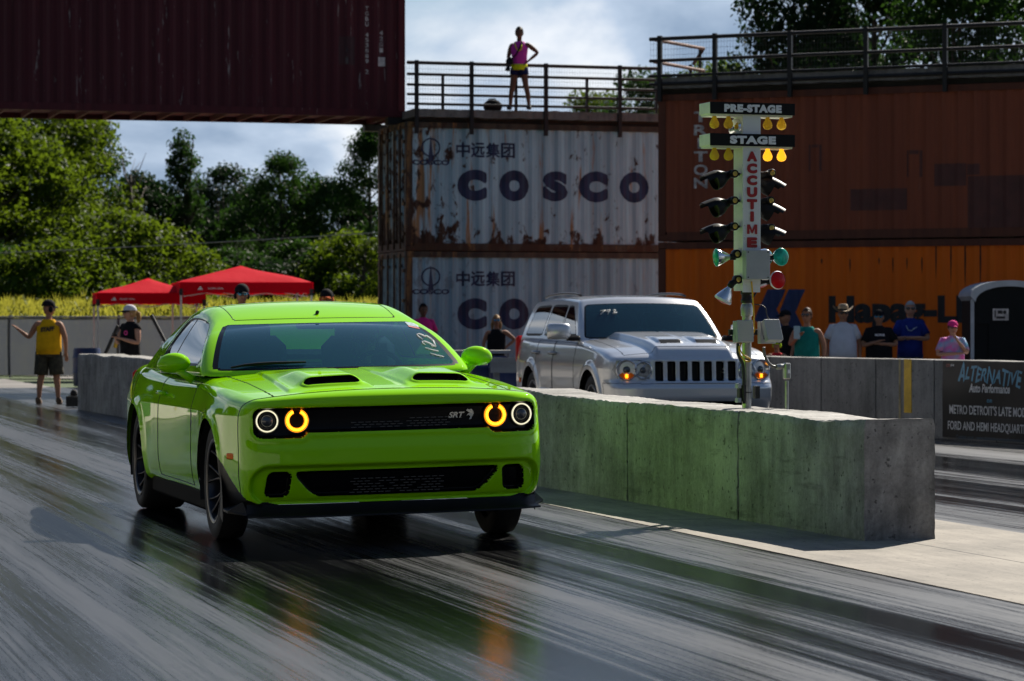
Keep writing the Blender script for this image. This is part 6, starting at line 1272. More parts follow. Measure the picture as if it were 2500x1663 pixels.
def suv_warp(P):
    x = P[:, 0] + SX0; v = P[:, 1] / 0.93; t = (P[:, 2] + 0.4) / 0.8
    zt_ = si(x, [-3.85, -3.6, -2.5, -1.0, -0.65, 0, 0.6, 0.83, 0.93], [1.16, 1.17, 1.16, 1.14, 1.135, 1.09, 1.025, 0.985, 0.96]) - 0.05 * np.abs(v) ** 3; zb = si(x, [-3.85, -3.0, 0.2, 0.93], [0.40, 0.34, 0.34, 0.30]); z = zb + t * (zt_ - zb)
    W = si(x, [-3.85, -3.4, -2.78, -1.4, 0, 0.6, 0.93], [0.86, 0.915, 0.935, 0.925, 0.93, 0.915, 0.88]); S = si(z, [0.28, 0.45, 0.62, 0.80, 1.0, 1.2], [-0.05, 0.0, 0.01, 0.012, -0.018, -0.075]); y = v * (W + S)
    wf = np.clip((x + 0.1) / 1.0, 0, 1.1) ** 1.6; fx = si(z, [0.28, 0.40, 0.52, 0.60, 0.66, 0.70, 0.90, 0.97], [-0.08, -0.01, 0.03, 0.03, 0.0, -0.035, -0.05, -0.09]); x = x - sfrontA(y) * wf + fx * wf * sst(0.3, 0.8, x); return np.stack([x, y, z], 1)
def build_suv():
    xs = lines(-2.39, 2.39, 0.03, [(1.90, 2.2, 0.0115)]); ys = lines(-0.93, 0.93, 0.0135); zs = lines(-0.4, 0.4, 0.0135); P, F, S = rbox((2.39, 0.93, 0.4), (0.06, 0.06, 0.055), xs, ys, zs); V = suv_warp(P); x, y, z = V.T.copy(); fr = P[:, 0] > 2.28
    y, z = snap(s7, y, z, fr, 0.007); x = x - np.where(fr, 0.05 * sst(0.002, -0.012, s7(y, z)), 0); bl = rr(y, z, 0, 0.40, 0.62, 0.065, 0.04); x = x - np.where(fr, 0.04 * sst(0.0, -0.012, bl), 0)
    gz = rr(y, z, 0, 0.785, 0.485, 0.135, 0.02); x = x + np.where(fr, 0.012 * sst(0.004, -0.01, gz), 0)
    tp = (P[:, 2] > 0.33) & (x > -0.95) & (x < 0.86); z = z + np.where(tp, suv_hood(x, y), 0);  z = z + np.where(tp, 0.030 * sst(0.66, 0.55, x) * sst(-0.05, 0.4, x) * sst(0.145, 0.115, np.abs(np.abs(y) - 0.205)), 0)
    z = z - np.where(tp, 0.012 * np.exp(-(y / 0.018) ** 2) * sst(-0.9, -0.2, x) * sst(0.62, 0.45, x), 0)
    sd = np.abs(P[:, 1]) > 0.78
    for (cx, cz, Rr) in SARCH:
        r = np.hypot(x - cx, z - cz); k = sd & (np.abs(r - Rr) < 0.018) & (z > 0.3); f = np.where(k, Rr / np.maximum(r, 1e-6), 1); x = cx + (x - cx) * f; z = cz + (z - cz) * f; r = np.hypot(x - cx, z - cz); y = y + np.where(sd, np.sign(y) * 0.022 * sst(0.10, 0.05, r - Rr), 0)
    V = np.stack([x, y, z], 1); C = V[F].mean(1); PC = P[F].mean(1); ay = np.abs(C[:, 1]); lab = np.zeros(len(F), int)
    lab[(S == 4) & (C[:, 0] > -0.82) & (PC[:, 0] < 2.30) & (ay < 0.74)] = 1; lab[(PC[:, 0] > 2.1) & (C[:, 2] < 0.655) & (S != 5)] = 2
    for sgn, b in ((2, 3), (3, 5)): q = (S == sgn) & (C[:, 2] > 0.42); lab[q & (C[:, 0] < -0.72) & (C[:, 0] > -1.72)] = b; lab[q & (C[:, 0] < -1.74) & (C[:, 0] > -2.52)] = b + 1
    lab[(S == 0) & (s7(C[:, 1], C[:, 2]) < -0.003)] = 7; lab[(S == 0) & (rr(C[:, 1], C[:, 2], 0, 0.40, 0.62, 0.065, 0.04) < 0)] = 8; lab[(S == 4) & (C[:, 0] > 0) & (C[:, 0] > 0.555) & (C[:, 0] < 0.64) & (np.abs(np.abs(C[:, 1]) - 0.205) < 0.118)] = 9
    for (cx, cz, Rr) in SARCH: lab[(np.hypot(C[:, 0] - cx, C[:, 2] - cz) < Rr) & (ay > 0.62)] = -1
    lab[S == 5] = -1
    o = parts_from(V, F, lab, {0: ('body_shell', M_sil), 1: ('bonnet', M_sil), 2: ('front_bumper', M_sil), 3: ('door', M_sil), 4: ('door', M_sil), 5: ('door', M_sil), 6: ('door', M_sil), 7: ('grille_slots', M_gloss), 8: ('lower_grille', M_gloss), 9: ('bonnet_vents', M_gloss)}, suv); seams(V, F, lab, {(0, 1), (0, 2), (0, 3), (0, 4), (3, 4), (0, 5), (0, 6), (5, 6)}, 0.003).build('panel_gap', M_gap, o[0]); return o
SB = build_suv()
for k in (7, 9): split_loose(SB[k])
def sxf(t): return -0.66 - 0.66 * t
def sxr(t): return -3.80 + 0.28 * t
def scab_warp(P):
    a = P[:, 0] / 1.4; v = P[:, 1] / 0.8; t = np.clip((P[:, 2] + 0.32) / 0.64, 0, 1); f, b = sxf(t), sxr(t); x = (f + b) / 2 + a * (f - b) / 2; hw = 0.855 - 0.165 * t ** 1.15; y = v * hw; av = np.abs(v); x = x - 0.12 * av ** 2.4 * (1 - 0.4 * t) * sst(-0.2, 1.0, a) + 0.06 * av ** 2 * sst(0.3, 1, -a)
    z = 1.06 + t * 0.565 - 0.04 * av ** 2.4 * t ** 3 - 0.045 * np.clip(np.abs(x + 2.35) / 1.2, 0, 1.5) ** 2 * t ** 4; return np.stack([x, y, z], 1)
def build_scab():
    xs = lines(-1.4, 1.4, 0.015); ys = lines(-0.8, 0.8, 0.015); zs = lines(-0.32, 0.32, 0.011); P, F, S = rbox((1.4, 0.8, 0.32), (0.045, 0.05, 0.045), xs, ys, zs)
    w_ = lambda v, t: rr(v * 0.8, t * 1.0, 0, 0.485, 0.742, 0.375, 0.07); k = P[:, 0] > 1.35; v, t = P[:, 1] / 0.8, (P[:, 2] + 0.32) / 0.64; v1, t1 = snap(w_, v, t, k, 0.008); P[:, 1] = np.where(k, v1 * 0.8, P[:, 1]); P[:, 2] = np.where(k, t1 * 0.64 - 0.32, P[:, 2]); V = scab_warp(P); v, t = P[:, 1] / 0.8, (P[:, 2] + 0.32) / 0.64
    def sw(x, t, a0, a1, s0, s1):
        q = np.stack([(0.20 - t) * 0.6, (t - 0.80) * 0.6, x - (a0 + s0 * t), (a1 + s1 * t) - x]); k_ = 0.02; m = q.max(0); return m + k_ * np.log(np.exp((q - m) / k_).sum(0))
    W3 = ((-0.86, -1.70, -0.80, 0.0), (-1.78, -2.55, 0.0, 0.10), (-2.66, -3.52, 0.10, 0.30)); C = V[F].mean(1); ct_ = t[F].mean(1); cv = v[F].mean(1); PC = P[F].mean(1); lab = np.zeros(len(F), int)
    q = (PC[:, 0] > 1.345) & (S != 4); w = w_(cv, ct_); lab[q & (w < 0)] = 2; lab[q & (w < -0.02)] = 1
    q = (S == 1); lab[q & (rr(cv * 0.8, ct_, 0, 0.5, 0.62, 0.27, 0.06) < 0)] = 3
    for sgn in (2, 3):
        for i, (a0, a1, s0, s1) in enumerate(W3): d = sw(C[:, 0], ct_, a0, a1, s0, s1); q = (S == sgn); lab[q & (d < 0.022) & (lab == 0)] = 4; lab[q & (d < 0.0)] = 5 + i + (3 if sgn == 3 else 0)
    lab[(S == 4) & (np.abs(C[:, 1]) < 0.60) & (lab == 0)] = 11; lab[(S == 4) & (rr(C[:, 0], C[:, 1], -1.95, 0, 0.30, 0.40, 0.08) < 0)] = 12
    lab[S == 5] = -1; tb = {0: ('cabin_frame', M_sil), 1: ('windscreen', M_suvws), 2: ('screen_border', M_gloss), 3: ('rear_window', M_suvglass), 4: ('window_trim', M_bpl), 11: ('roof', M_sil), 12: ('sunroof', M_gloss)}; tb.update({5 + i: ('side_window', M_suvglass) for i in range(6)}); return parts_from(V, F, lab, tb, suv)
SCB = build_scab()
split_loose(SCB[4])
def suv_px(p): c, s = math.sin(SY), math.cos(SY); X = SP[0] + p[0] * c + p[1] * s; Y = SP[1] - p[0] * s + p[1] * c; return np.array([1250 + FPX * X / Y, HOR - FPX * (p[2] - HCAM) / Y])
def scab_pt(v, t): return scab_warp(np.array([[1.4, v * 0.8, t * 0.64 - 0.32]]))[0]
def sws_px(px, py, off=0.006):
    q = np.array([0.0, 0.5])
    for _ in range(25): p0 = suv_px(scab_pt(*q)); J = np.stack([(suv_px(scab_pt(q[0] + 1e-3, q[1])) - p0) / 1e-3, (suv_px(scab_pt(q[0], q[1] + 1e-3)) - p0) / 1e-3], 1); q = np.clip(q - 0.9 * np.linalg.lstsq(J, p0 - np.array([px, py]), rcond=None)[0], [-0.95, 0.03], [0.95, 0.95])
    return scab_pt(*q) + np.array([0.6, 0, 0.8]) * off
for st in ([(795, 268), (835, 263), (815, 280), (795, 298)], [(872, 262), (850, 262), (845, 275), (870, 275), (874, 262), (862, 285), (855, 294)], [(898, 266), (912, 258), (918, 268), (895, 287), (930, 283)]):
    mb = MB(); mb.tube([sws_px(1230 + a / 3.367, 680 + b / 3.367) for a, b in st], 0.0085, 6, flat=0.5); mb.build('chalked_number', M_chalk, SCB[1], smooth=True)
mb = MB(); mb.box((-2.3, 0, 0.5), (2.9, 1.5, 0.4)); mb.box((0.25, 0, 0.55), (0.7, 1.2, 0.4)); mb.build('underbody', M_gap, suv)
for sy in (-0.38, 0.38): mb = MB(); mb.box((-1.72, sy, 1.05), (0.16, 0.5, 0.75), rot=(0, -0.2, 0), bev=0.06); mb.box((-1.80, sy, 1.46), (0.11, 0.27, 0.17), bev=0.05); mb.build('front_seat', M_trim, suv, smooth=40)
mb = MB(); mb.box((-1.0, 0, 1.0), (0.5, 1.45, 0.2), bev=0.06); mb.build('dashboard', M_trim, suv, smooth=40); mb = MB(); mb.box((-1.45, 0, 1.51), (0.03, 0.26, 0.075), bev=0.012); mb.build('rear_view_mirror', M_trim, suv)
for (cx, cz, Rr) in SARCH:
    for sg in (-1, 1): mb = MB(); a = np.linspace(-0.1, math.pi + 0.1, 24); mb.grid(np.array([[(cx + (Rr - 0.005) * math.cos(t), sg * yy, cz + (Rr - 0.005) * math.sin(t)) for yy in (0.55, 0.9)] for t in a])); mb.add([(cx, sg * 0.55, cz)] + [(cx + Rr * math.cos(t), sg * 0.55, cz + Rr * math.sin(t)) for t in a], [(0, i, i + 1) for i in range(1, 24)]); mb.build('arch_liner', M_gap, suv)
for cx in (0.0, -2.78):
    for sg in (-1, 1): wheel(suv, (cx, sg * 0.79, 0.37), sg, 0.37, 0.26, 0.255, M_suvrim, twin=5)
XF = np.array(frame_to((1, 0, 0)))
for sg in (-1, 1):
    mb = MB(); pts_ = [(sg * 0.505, 0.70), (sg * 0.505, 0.885), (sg * 0.62, 0.905), (sg * 0.84, 0.90), (sg * 0.875, 0.80), (sg * 0.83, 0.705), (sg * 0.70, 0.68)]
    xb = lambda y: 0.93 - sfrontA(np.array([y]))[0] * 1.05 - 0.048; V = np.array([(xb(a) - 0.02, a, b) for a, b in pts_] + [(xb(a) + 0.012, a, b) for a, b in pts_]); n = 7; mb.add(V, [tuple(range(n)), tuple(range(n, 2 * n))] + [(i, (i + 1) % n, n + (i + 1) % n, n + i) for i in range(n)]); mb.build('headlight', M_lbed, suv); hl = suv.children[-1]
    for yy, rad, zz in ((0.745, 0.106, 0.80), (0.575, 0.090, 0.795)):
        x = xb(sg * yy) + 0.02; Mx = Matrix.Translation((x, sg * yy, zz)) @ Matrix.Rotation(sg * (0.28 if yy > 0.7 else 0.1), 4, 'Z'); mb = MB(); mb.lathe([(rad * 1.08, -0.03), (rad * 1.08, 0.004), (rad, 0.008), (rad * 0.95, -0.002), (rad * 0.75, -0.03), (rad * 0.42, -0.055), (rad * 0.40, -0.03)], n=32, M=XF); mb.xf(Mx); b = mb.build('lamp_ring', M_lampc, hl, smooth=40)
        mb = MB(); mb.lathe([(rad * 0.40, -0.03), (rad * 0.36, -0.01), (rad * 0.2, 0.0), (0.001, 0.002)], n=24, M=XF); mb.xf(Mx); mb.build('projector', M_lensg, hl, smooth=True)
        if yy > 0.7:
            mb = MB(); a = np.linspace(math.pi * 1.18, math.pi * 1.82, 9); mb.add([(0.0, rad * 0.46 * math.cos(t), rad * 0.46 * math.sin(t)) for t in a] + [(0.004, rad * 0.93 * math.cos(t), rad * 0.93 * math.sin(t)) for t in a], [(i, i + 1, 9 + i + 1, 9 + i) for i in range(8)]); mb.xf(Mx); mb.build('amber_segment', M_mark, hl)
            mb = MB(); mb.box((0.006, 0.0 * sg, -rad * 0.62), (0.012, rad * 0.30, rad * 0.40), bev=0.004); mb.xf(Mx); mb.build('amber_bulb', pm('lit_amber_bulb_dim', (0.9, 0.45, 0.03), 0.3, emit=(1.0, 0.36, 0.01), es=1.6), hl)
    mb = MB(); mb.ball((0, 0, 0), 1, 20, sc=(0.085, 0.135, 0.10)); V_ = mb.V[0]; V_[:, 2] = np.clip(V_[:, 2] * 1.25, -0.085, 0.095); V_[:, 1] = np.clip(V_[:, 1] * 1.2, -0.13, 0.13); mb.xf(Matrix.Translation((-0.86, sg * 1.07, 1.20)) @ Matrix.Rotation(sg * 0.15, 4, 'Z')); mm = mb.build('door_mirror', M_sil, suv, smooth=True); mb = MB(); mb.box((-0.85, sg * 0.91, 1.13), (0.10, 0.16, 0.06), bev=0.02); mb.build('mirror_arm', M_bpl, mm); mb = MB(); mb.box((-0.945, sg * 1.07, 1.20), (0.01, 0.22, 0.15), bev=0.003); mb.build('mirror_glass', M_silv, mm)
    for xx in (-1.58, -2.40): mb = MB(); mb.tube([(xx, sg * 0.925, 0.955), (xx - 0.02, sg * 0.965, 0.957), (xx - 0.17, sg * 0.965, 0.957), (xx - 0.19, sg * 0.925, 0.955)], 0.02, 8); mb.build('door_handle', M_suvrim, suv, smooth=True)
    mb = MB(); xs_ = np.linspace(-1.62, -3.35, 12); mb.tube([(x, sg * 0.615, 1.622 + 0.022 * math.sin(math.pi * i / 11) ** 0.4 - 0.03 * abs(x + 2.4) ** 2 * 0.6) for i, x in enumerate(xs_)], 0.014, 8); mb.build('roof_rail', M_grey_tr, suv, smooth=True)
    mb = MB(); mb.box((-1.40, sg * 0.945, 0.50), (1.95, 0.03, 0.10), bev=0.012); mb.build('door_strip', M_sil, suv); mb = MB(); mb.box((-3.80, sg * 0.80, 0.98), (0.12, 0.16, 0.34), bev=0.03); mb.build('tail_light', M_redl, suv)
    mb = MB(); mb.box((-3.35, sg * 0.937, 0.62), (0.05, 0.012, 0.06), bev=0.004); mb.build('side_marker', M_mark, suv)
# ------------------------------------------------------------------ people
SKN = {'tan': pm('tanned_skin', (0.36, 0.18, 0.11), 0.6, var=0.12, vs=18, spec=0.15), 'fair': pm('fair_skin', (0.46, 0.25, 0.17), 0.6, var=0.10, vs=18, spec=0.15), 'dark': pm('brown_skin', (0.17, 0.085, 0.055), 0.6, var=0.12, vs=18, spec=0.15)}
def cloth(name, c, var=0.2): return pm('cloth_' + name, c, 0.9, var=var, vs=7, bump=0.7, bs=9, spec=0.1)
M_hairb = pm('brown_hair', (0.06, 0.03, 0.016), 0.6, var=0.4, spec=0.08, vs=30, stretch=(1, 1, 0.2)); M_hairl = pm('blond_hair', (0.36, 0.21, 0.085), 0.6, var=0.4, spec=0.08, vs=30, stretch=(1, 1, 0.2)); M_hairg = pm('grey_hair', (0.40, 0.39, 0.38), 0.7, var=0.3, spec=0.08, vs=30); M_haird = pm('dark_hair', (0.012, 0.009, 0.008), 0.6, var=0.3, spec=0.08, vs=30)
M_shades = pm('dark_sunglasses', (0.006, 0.006, 0.007), 0.08, coat=1.0); M_shblue = pm('blue_mirror_sunglasses', (0.03, 0.28, 0.50), 0.06, 0.6, coat=1.0); M_eye = pm('dark_eye', (0.02, 0.014, 0.01), 0.2); M_lip = pm('lips', (0.28, 0.09, 0.075), 0.5)
def skin_mesh(name, pts, edges, rad, root, mat, parent, extra=None, levels=2):
    me = bpy.data.meshes.new(name); me.from_pydata([tuple(p) for p in pts], edges, []); o = bpy.data.objects.new(name, me); COL.objects.link(o); m = o.modifiers.new('s', 'SKIN'); m.use_smooth_shade = True; m.branch_smoothing = 0.6
    for i, d in enumerate(me.skin_vertices[0].data): d.radius = (rad[i], rad[i]); d.use_root = (i == root)
    if levels: o.modifiers.new('u', 'SUBSURF').levels = levels
    bpy.context.view_layer.update(); ev = o.evaluated_get(bpy.context.evaluated_depsgraph_get()); m2 = ev.to_mesh(); V = np.array([v.co[:] for v in m2.vertices]).reshape(-1, 3); F = [tuple(p.vertices) for p in m2.polygons]; ev.to_mesh_clear(); bpy.data.objects.remove(o); bpy.data.meshes.remove(me)
    mb = MB(); mb.add(V, F)
    if extra is not None: mb.add(np.concatenate(extra.V), extra.F)
    return mb.build(name, mat, parent, smooth=True)
def loft(mb, rings, n=20, m=0, cap=True):
    """rings: (cx, cy, z, rx, ry)"""
    V = []; a = np.arange(n) * 2 * math.pi / n
    for (cx, cy, z, rx, ry) in rings: V.append(np.stack([cx + rx * np.cos(a), cy + ry * np.sin(a), np.full(n, z)], 1))
    k = len(rings); F = [(i * n + j, i * n + (j + 1) % n, (i + 1) * n + (j + 1) % n, (i + 1) * n + j) for i in range(k - 1) for j in range(n)]
    if cap: F += [tuple(range(n))[::-1], tuple((k - 1) * n + j for j in range(n))]
    mb.add(np.concatenate(V), F, m)
ARMS = {'down': ((0.150, 0.015, 0.645), (0.160, -0.025, 0.50)), 'cross': ((0.155, -0.045, 0.650), (-0.045, -0.125, 0.665)), 'hold': ((0.150, -0.03, 0.640), (0.035, -0.145, 0.685)), 'akimbo': ((0.235, 0.045, 0.680), (0.120, -0.03, 0.585)), 'chin': ((0.125, -0.085, 0.660), (0.02, -0.115, 0.815)), 'raise': ((0.185, -0.01, 0.635), (0.255, -0.10, 0.735)), 'hip': ((0.225, 0.03, 0.690), (0.115, -0.02, 0.590)), 'phone': ((0.14, -0.06, 0.650), (0.055, -0.165, 0.735)), 'wheel': ((0.16, -0.10, 0.64), (0.10, -0.24, 0.70)), 'camera': ((0.135, 0.0, 0.645), (0.115, -0.10, 0.575)), 'lean': ((0.20, -0.09, 0.66), (0.30, -0.2, 0.62))}
def person(label, px, Y, h, skin='fair', rz=0.0, base_z=0.0, armL='down', armR='down', hair=None, hat=None, glasses=None, top=None, top_kind='tee', legs=None, leg_kind='shorts', fat=1.0, head_yaw=0.0, stance=0.0, shoes=None, group=None, loc=None, seated=False):
    p = at(px, HOR, Y) if loc is None else Vector(loc); r = thing('person', (p.x, p.y, base_z) if loc is None else loc, rz, label, 'person', group); S = lambda q: np.array(q, float) * h
    pts = []; ed = []; rd = []
    def add(q, rr_, par=None):
        pts.append(S(q)); rd.append(rr_ * h)
        if par is not None: ed.append((par, len(pts) - 1))
        return len(pts) - 1
    f = fat; pel = add((0, 0.0, 0.53), 0.066 * f); bel = add((0, 0.0, 0.62), 0.062 * f, pel); che = add((0, 0.0, 0.72), 0.064 * f, bel); nb = add((0, 0.004, 0.815), 0.040, che); nk = add((0, 0.0, 0.86), 0.030, nb); add((0, -0.004, 0.90), 0.034, nk)
    for sg, arm in ((1, armL), (-1, armR)):
        e, w = (np.array(q, float) for q in (ARMS[arm] if isinstance(arm, str) else arm)); e = e * (sg, 1, 1); w = w * (sg, 1, 1); e[0] += sg * 0.05 * (f - 1) 
        sh = add((sg * (0.098 + 0.04 * (f - 1)), 0.005, 0.795), 0.037, che); el = add(e, 0.025, sh); wr = add(w, 0.0165, el); d = (w - e) / np.linalg.norm(w - e); pa = add(w + d * 0.030, 0.017, wr)
        side = np.cross(d, (0, 0, 1.0)); side = side / max(np.linalg.norm(side), 1e-6); up = np.cross(side, d); curl = np.array([0, -0.3, -0.25]) if arm not in ('down',) else np.array([0, -0.25, 0])
        for k, (o, ln) in enumerate(((-0.0125, 0.036), (-0.004, 0.042), (0.0045, 0.040), (0.0125, 0.031))):
            b0 = add(w + d * 0.050 + side * o, 0.0060, pa); dd = d + curl * 0.35; dd /= np.linalg.norm(dd); m_ = add(w + d * 0.050 + side * o * 1.15 + dd * ln * 0.55, 0.0054, b0); dd2 = d + curl * 1.1; dd2 /= np.linalg.norm(dd2); add(pts[m_] / h + dd2 * ln * 0.55, 0.0046, m_)
        t0_ = add(w + d * 0.022 - side * 0.020, 0.0068, wr); add(w + d * 0.045 - side * 0.030 + up * 0.006, 0.0056, t0_)
        if not seated:
            hp = add((sg * 0.048 * f, 0.0, 0.505), 0.058 * (0.6 + 0.4 * f), pel); kn = add((sg * (0.054 + stance * 0.5), -0.012, 0.285), 0.036, hp); cf = add((sg * (0.058 + stance * 0.78), 0.008, 0.20), 0.034, kn); an = add((sg * (0.060 + stance), 0.012, 0.045), 0.020, cf); add((sg * (0.068 + stance * 1.1), -0.055, 0.022), 0.020, an)
    # head, nose, ears, jaw joined into the body mesh; turned by head_yaw
    HM = Matrix.Translation(Vector((0, -0.008 * h, 0.925 * h))) @ Matrix.Rotation(head_yaw, 4, 'Z'); hx, hy, hz = 0.0470 * h, 0.0590 * h, 0.0730 * h
    hd = MB(); hd.ball((0, 0, 0), 1.0, 22, sc=(1, 1, 1)); V = hd.V[0]; x, y, z = V.T.copy(); jaw = np.clip(-z, 0, 1); V[:, 0] = x * hx * (1 - 0.30 * jaw ** 1.3); V[:, 1] = (y * (1 - 0.16 * jaw) - 0.10 * jaw * (y < 0.3)) * hy; V[:, 2] = z * hz
    hd.ball((0, -0.062 * h, -0.010 * h), 0.0100 * h, 8, sc=(0.75, 1.0, 1.25)); hd.tube([(0, -0.057 * h, 0.012 * h), (0, -0.063 * h, -0.008 * h)], [0.0045 * h, 0.007 * h], 6)
    for sg in (-1, 1): hd.ball((sg * hx * 0.99, 0.004 * h, -0.002 * h), 0.015 * h, 8, sc=(0.35, 0.75, 1.15))
    hd.xf(HM)
    body = skin_mesh('body', pts, ed, rd, 0, SKN[skin], r, hd)
    H = lambda mb, name, mat, par=None, **k: (mb.xf(HM), mb.build(name, mat, par or r, **k))[1]
    if glasses is None:
        mb = MB()
        for sg in (-1, 1): mb.ball((sg * 0.018 * h, -0.0545 * h, 0.012 * h), 0.0055 * h, 8, sc=(1.2, 0.6, 0.75))
        H(mb, 'eyes', M_eye, smooth=True)
    else:
        mb = MB()
        for sg in (-1, 1): mb.ball((sg * 0.0205 * h, -0.055 * h, 0.012 * h), 0.0185 * h, 12, sc=(1.05, 0.42, 0.78)); mb.tube([(sg * 0.040 * h, -0.046 * h, 0.017 * h), (sg * 0.0485 * h, 0.0, 0.012 * h)], 0.0028 * h, 6)
        mb.tube([(-0.01 * h, -0.062 * h, 0.016 * h), (0.01 * h, -0.062 * h, 0.016 * h)], 0.003 * h, 6); H(mb, 'sunglasses', glasses, smooth=True)
    mb = MB(); mb.ball((0, -0.0560 * h, -0.036 * h), 0.013 * h, 8, sc=(1.15, 0.45, 0.32)); H(mb, 'mouth', M_lip, smooth=True)
    if hair:
        mat, kind = hair; mb = MB(); mb.ball((0, 0.006 * h, 0.010 * h), 1.0, 20, sc=(1, 1, 1)); V = mb.V[0]; q = (V - np.array([0, 0.006 * h, 0.010 * h])); low = -0.32 if kind == 'short' else -0.55; fr = q[:, 1] < -0.35
        zc_ = np.where(fr, np.maximum(q[:, 2], 0.50), np.maximum(q[:, 2], low)); V[:, 0] = q[:, 0] * hx * 1.10; V[:, 1] = 0.006 * h + q[:, 1] * hy * 1.06; V[:, 2] = 0.010 * h + zc_ * hz * 1.04
        if kind == 'pony': mb.tube([(0, 0.062 * h, 0.02 * h), (0, 0.088 * h, 0.0), (0.006 * h, 0.092 * h, -0.05 * h), (0.01 * h, 0.08 * h, -0.11 * h)], [0.013 * h, 0.024 * h, 0.021 * h, 0.006 * h], 10)
        if kind == 'bun': mb.ball((0, 0.058 * h, 0.035 * h), 0.026 * h, 10)
        if kind == 'long':
            for sg in (-1, 0, 1): mb.tube([(sg * 0.034 * h, 0.03 * h, 0.02 * h), (sg * 0.052 * h, 0.03 * h, -0.05 * h), (sg * 0.050 * h, 0.028 * h, -0.13 * h)], [0.022 * h, 0.022 * h, 0.009 * h], 8)
        H(mb, 'hair', mat, smooth=True)
    if hat:
        kind, mat, mat2 = hat; mb = MB(); a = np.linspace(0, math.pi / 2, 8)
        if kind in ('cap', 'helmet', 'visorcap'):
            k = 1.12 if kind != 'helmet' else 1.2; mb.lathe([(k * math.cos(t), math.sin(t)) for t in a], n=24); V = mb.V[0]; V[:, 0] *= hx * 1.04; V[:, 1] = V[:, 1] * hy * 1.02 + 0.004 * h; V[:, 2] = V[:, 2] * hz * (0.78 if kind != 'helmet' else 0.9) + 0.030 * h; ho = H(mb, 'hat', mat, smooth=True)
            mb = MB(); rows = []
            for q in np.linspace(0, 1, 5): rows.append([((0.046 - 0.004 * q) * h * math.sin(t) * (1 - 0.12 * q), -0.05 * h * math.cos(t) * (1 - 0) - q * 0.052 * h * (0.5 + 0.5 * math.cos(t)), 0.034 * h - 0.012 * h * q - 0.006 * h * abs(math.sin(t)) * 1.2) for t in np.linspace(-1.25, 1.25, 13)])
            P = np.array(rows); mb.grid(P); mb.grid(P - np.array([0, 0, 0.004 * h]), flip=True); H(mb, 'brim', mat2, ho, smooth=True)
            if kind == 'helmet': mb = MB(); [mb.ball((sg * hx * 1.08, 0.004 * h, -0.005 * h), 0.024 * h, 10, sc=(0.6, 1, 1.25)) for sg in (-1, 1)]; H(mb, 'ear_muffs', mat2, ho, smooth=True)
        if kind == 'cowboy':
            mb.lathe([(hx * 1.10, 0.0), (hx * 1.06, 0.035 * h), (hx * 0.86, 0.062 * h), (hx * 0.3, 0.066 * h), (0.001, 0.056 * h)], n=24); V = mb.V[0]; V[:, 1] *= 1.2; V[:, 2] += 0.036 * h; ho = H(mb, 'hat', mat, smooth=True); mb = MB(); t_ = np.linspace(0, 2 * math.pi, 37); rows = [[(rr_ * hx * math.cos(t), rr_ * hy * 0.95 * math.sin(t), 0.038 * h + (rr_ - 1) ** 1.5 * 0.042 * h * abs(math.cos(t)) ** 2 - 0.010 * h * (rr_ - 1) * abs(math.sin(t))) for t in t_] for rr_ in (1.0, 1.4, 1.8, 2.1)]; P = np.array(rows); mb.grid(P); mb.grid(P - np.array([0, 0, 0.004 * h]), flip=True); H(mb, 'brim', mat, ho, smooth=True)
            mb = MB(); mb.lathe([(hx * 1.115, 0.0), (hx * 1.10, 0.012 * h)], n=24); V = mb.V[0]; V[:, 1] *= 1.2; V[:, 2] += 0.038 * h; H(mb, 'hat_band', mat2, ho)
    if top:
        mb = MB(); tee = top_kind in ('tee', 'sleeveless'); w = f * 1.0
        R_ = [(0, 0.002, 0.485 if not seated else 0.52, 0.100 * w, 0.078 * w), (0, 0, 0.56, 0.097 * w, 0.078 * w), (0, -0.003 * w, 0.635, 0.096 * w, 0.080 * w), (0, -0.002, 0.70, 0.103 * (0.5 + 0.5 * w), 0.078 * (0.5 + 0.5 * w)), (0, 0.0, 0.755, 0.108 * (0.6 + 0.4 * w), 0.074)]
        R_ += [(0, 0.002, 0.795, 0.110 * (0.6 + 0.4 * w), 0.062), (0, 0.004, 0.822, 0.084, 0.050), (0, 0.004, 0.840, 0.046, 0.040), (0, 0.004, 0.848, 0.036, 0.036)] if tee else [(0, 0.002, 0.785, 0.088, 0.066), (0, 0.004, 0.815, 0.066, 0.048), (0, 0.004, 0.826, 0.056, 0.040)]
        loft(mb, [tuple(q * h for q in rr_) for rr_ in R_], 24)
        if tee:
            for sg, arm in ((1, armL), (-1, armR)):
                e = np.array((ARMS[arm] if isinstance(arm, str) else arm)[0], float) * (sg, 1, 1); e[0] += sg * 0.05 * (f - 1); s0 = np.array([sg * (0.088 + 0.03 * (f - 1)), 0.004, 0.795]); k = 0.72 if top_kind == 'tee' else 0.18; mb.tube([S(s0 - (sg * 0.03, 0, 0)), S(s0), S(s0 + (e - s0) * k * 0.5), S(s0 + (e - s0) * k)], [0.040 * h, 0.043 * h, 0.042 * h, 0.042 * h], 14)
        o = mb.build('shirt' if tee else 'tank_top', top, r, smooth=True)
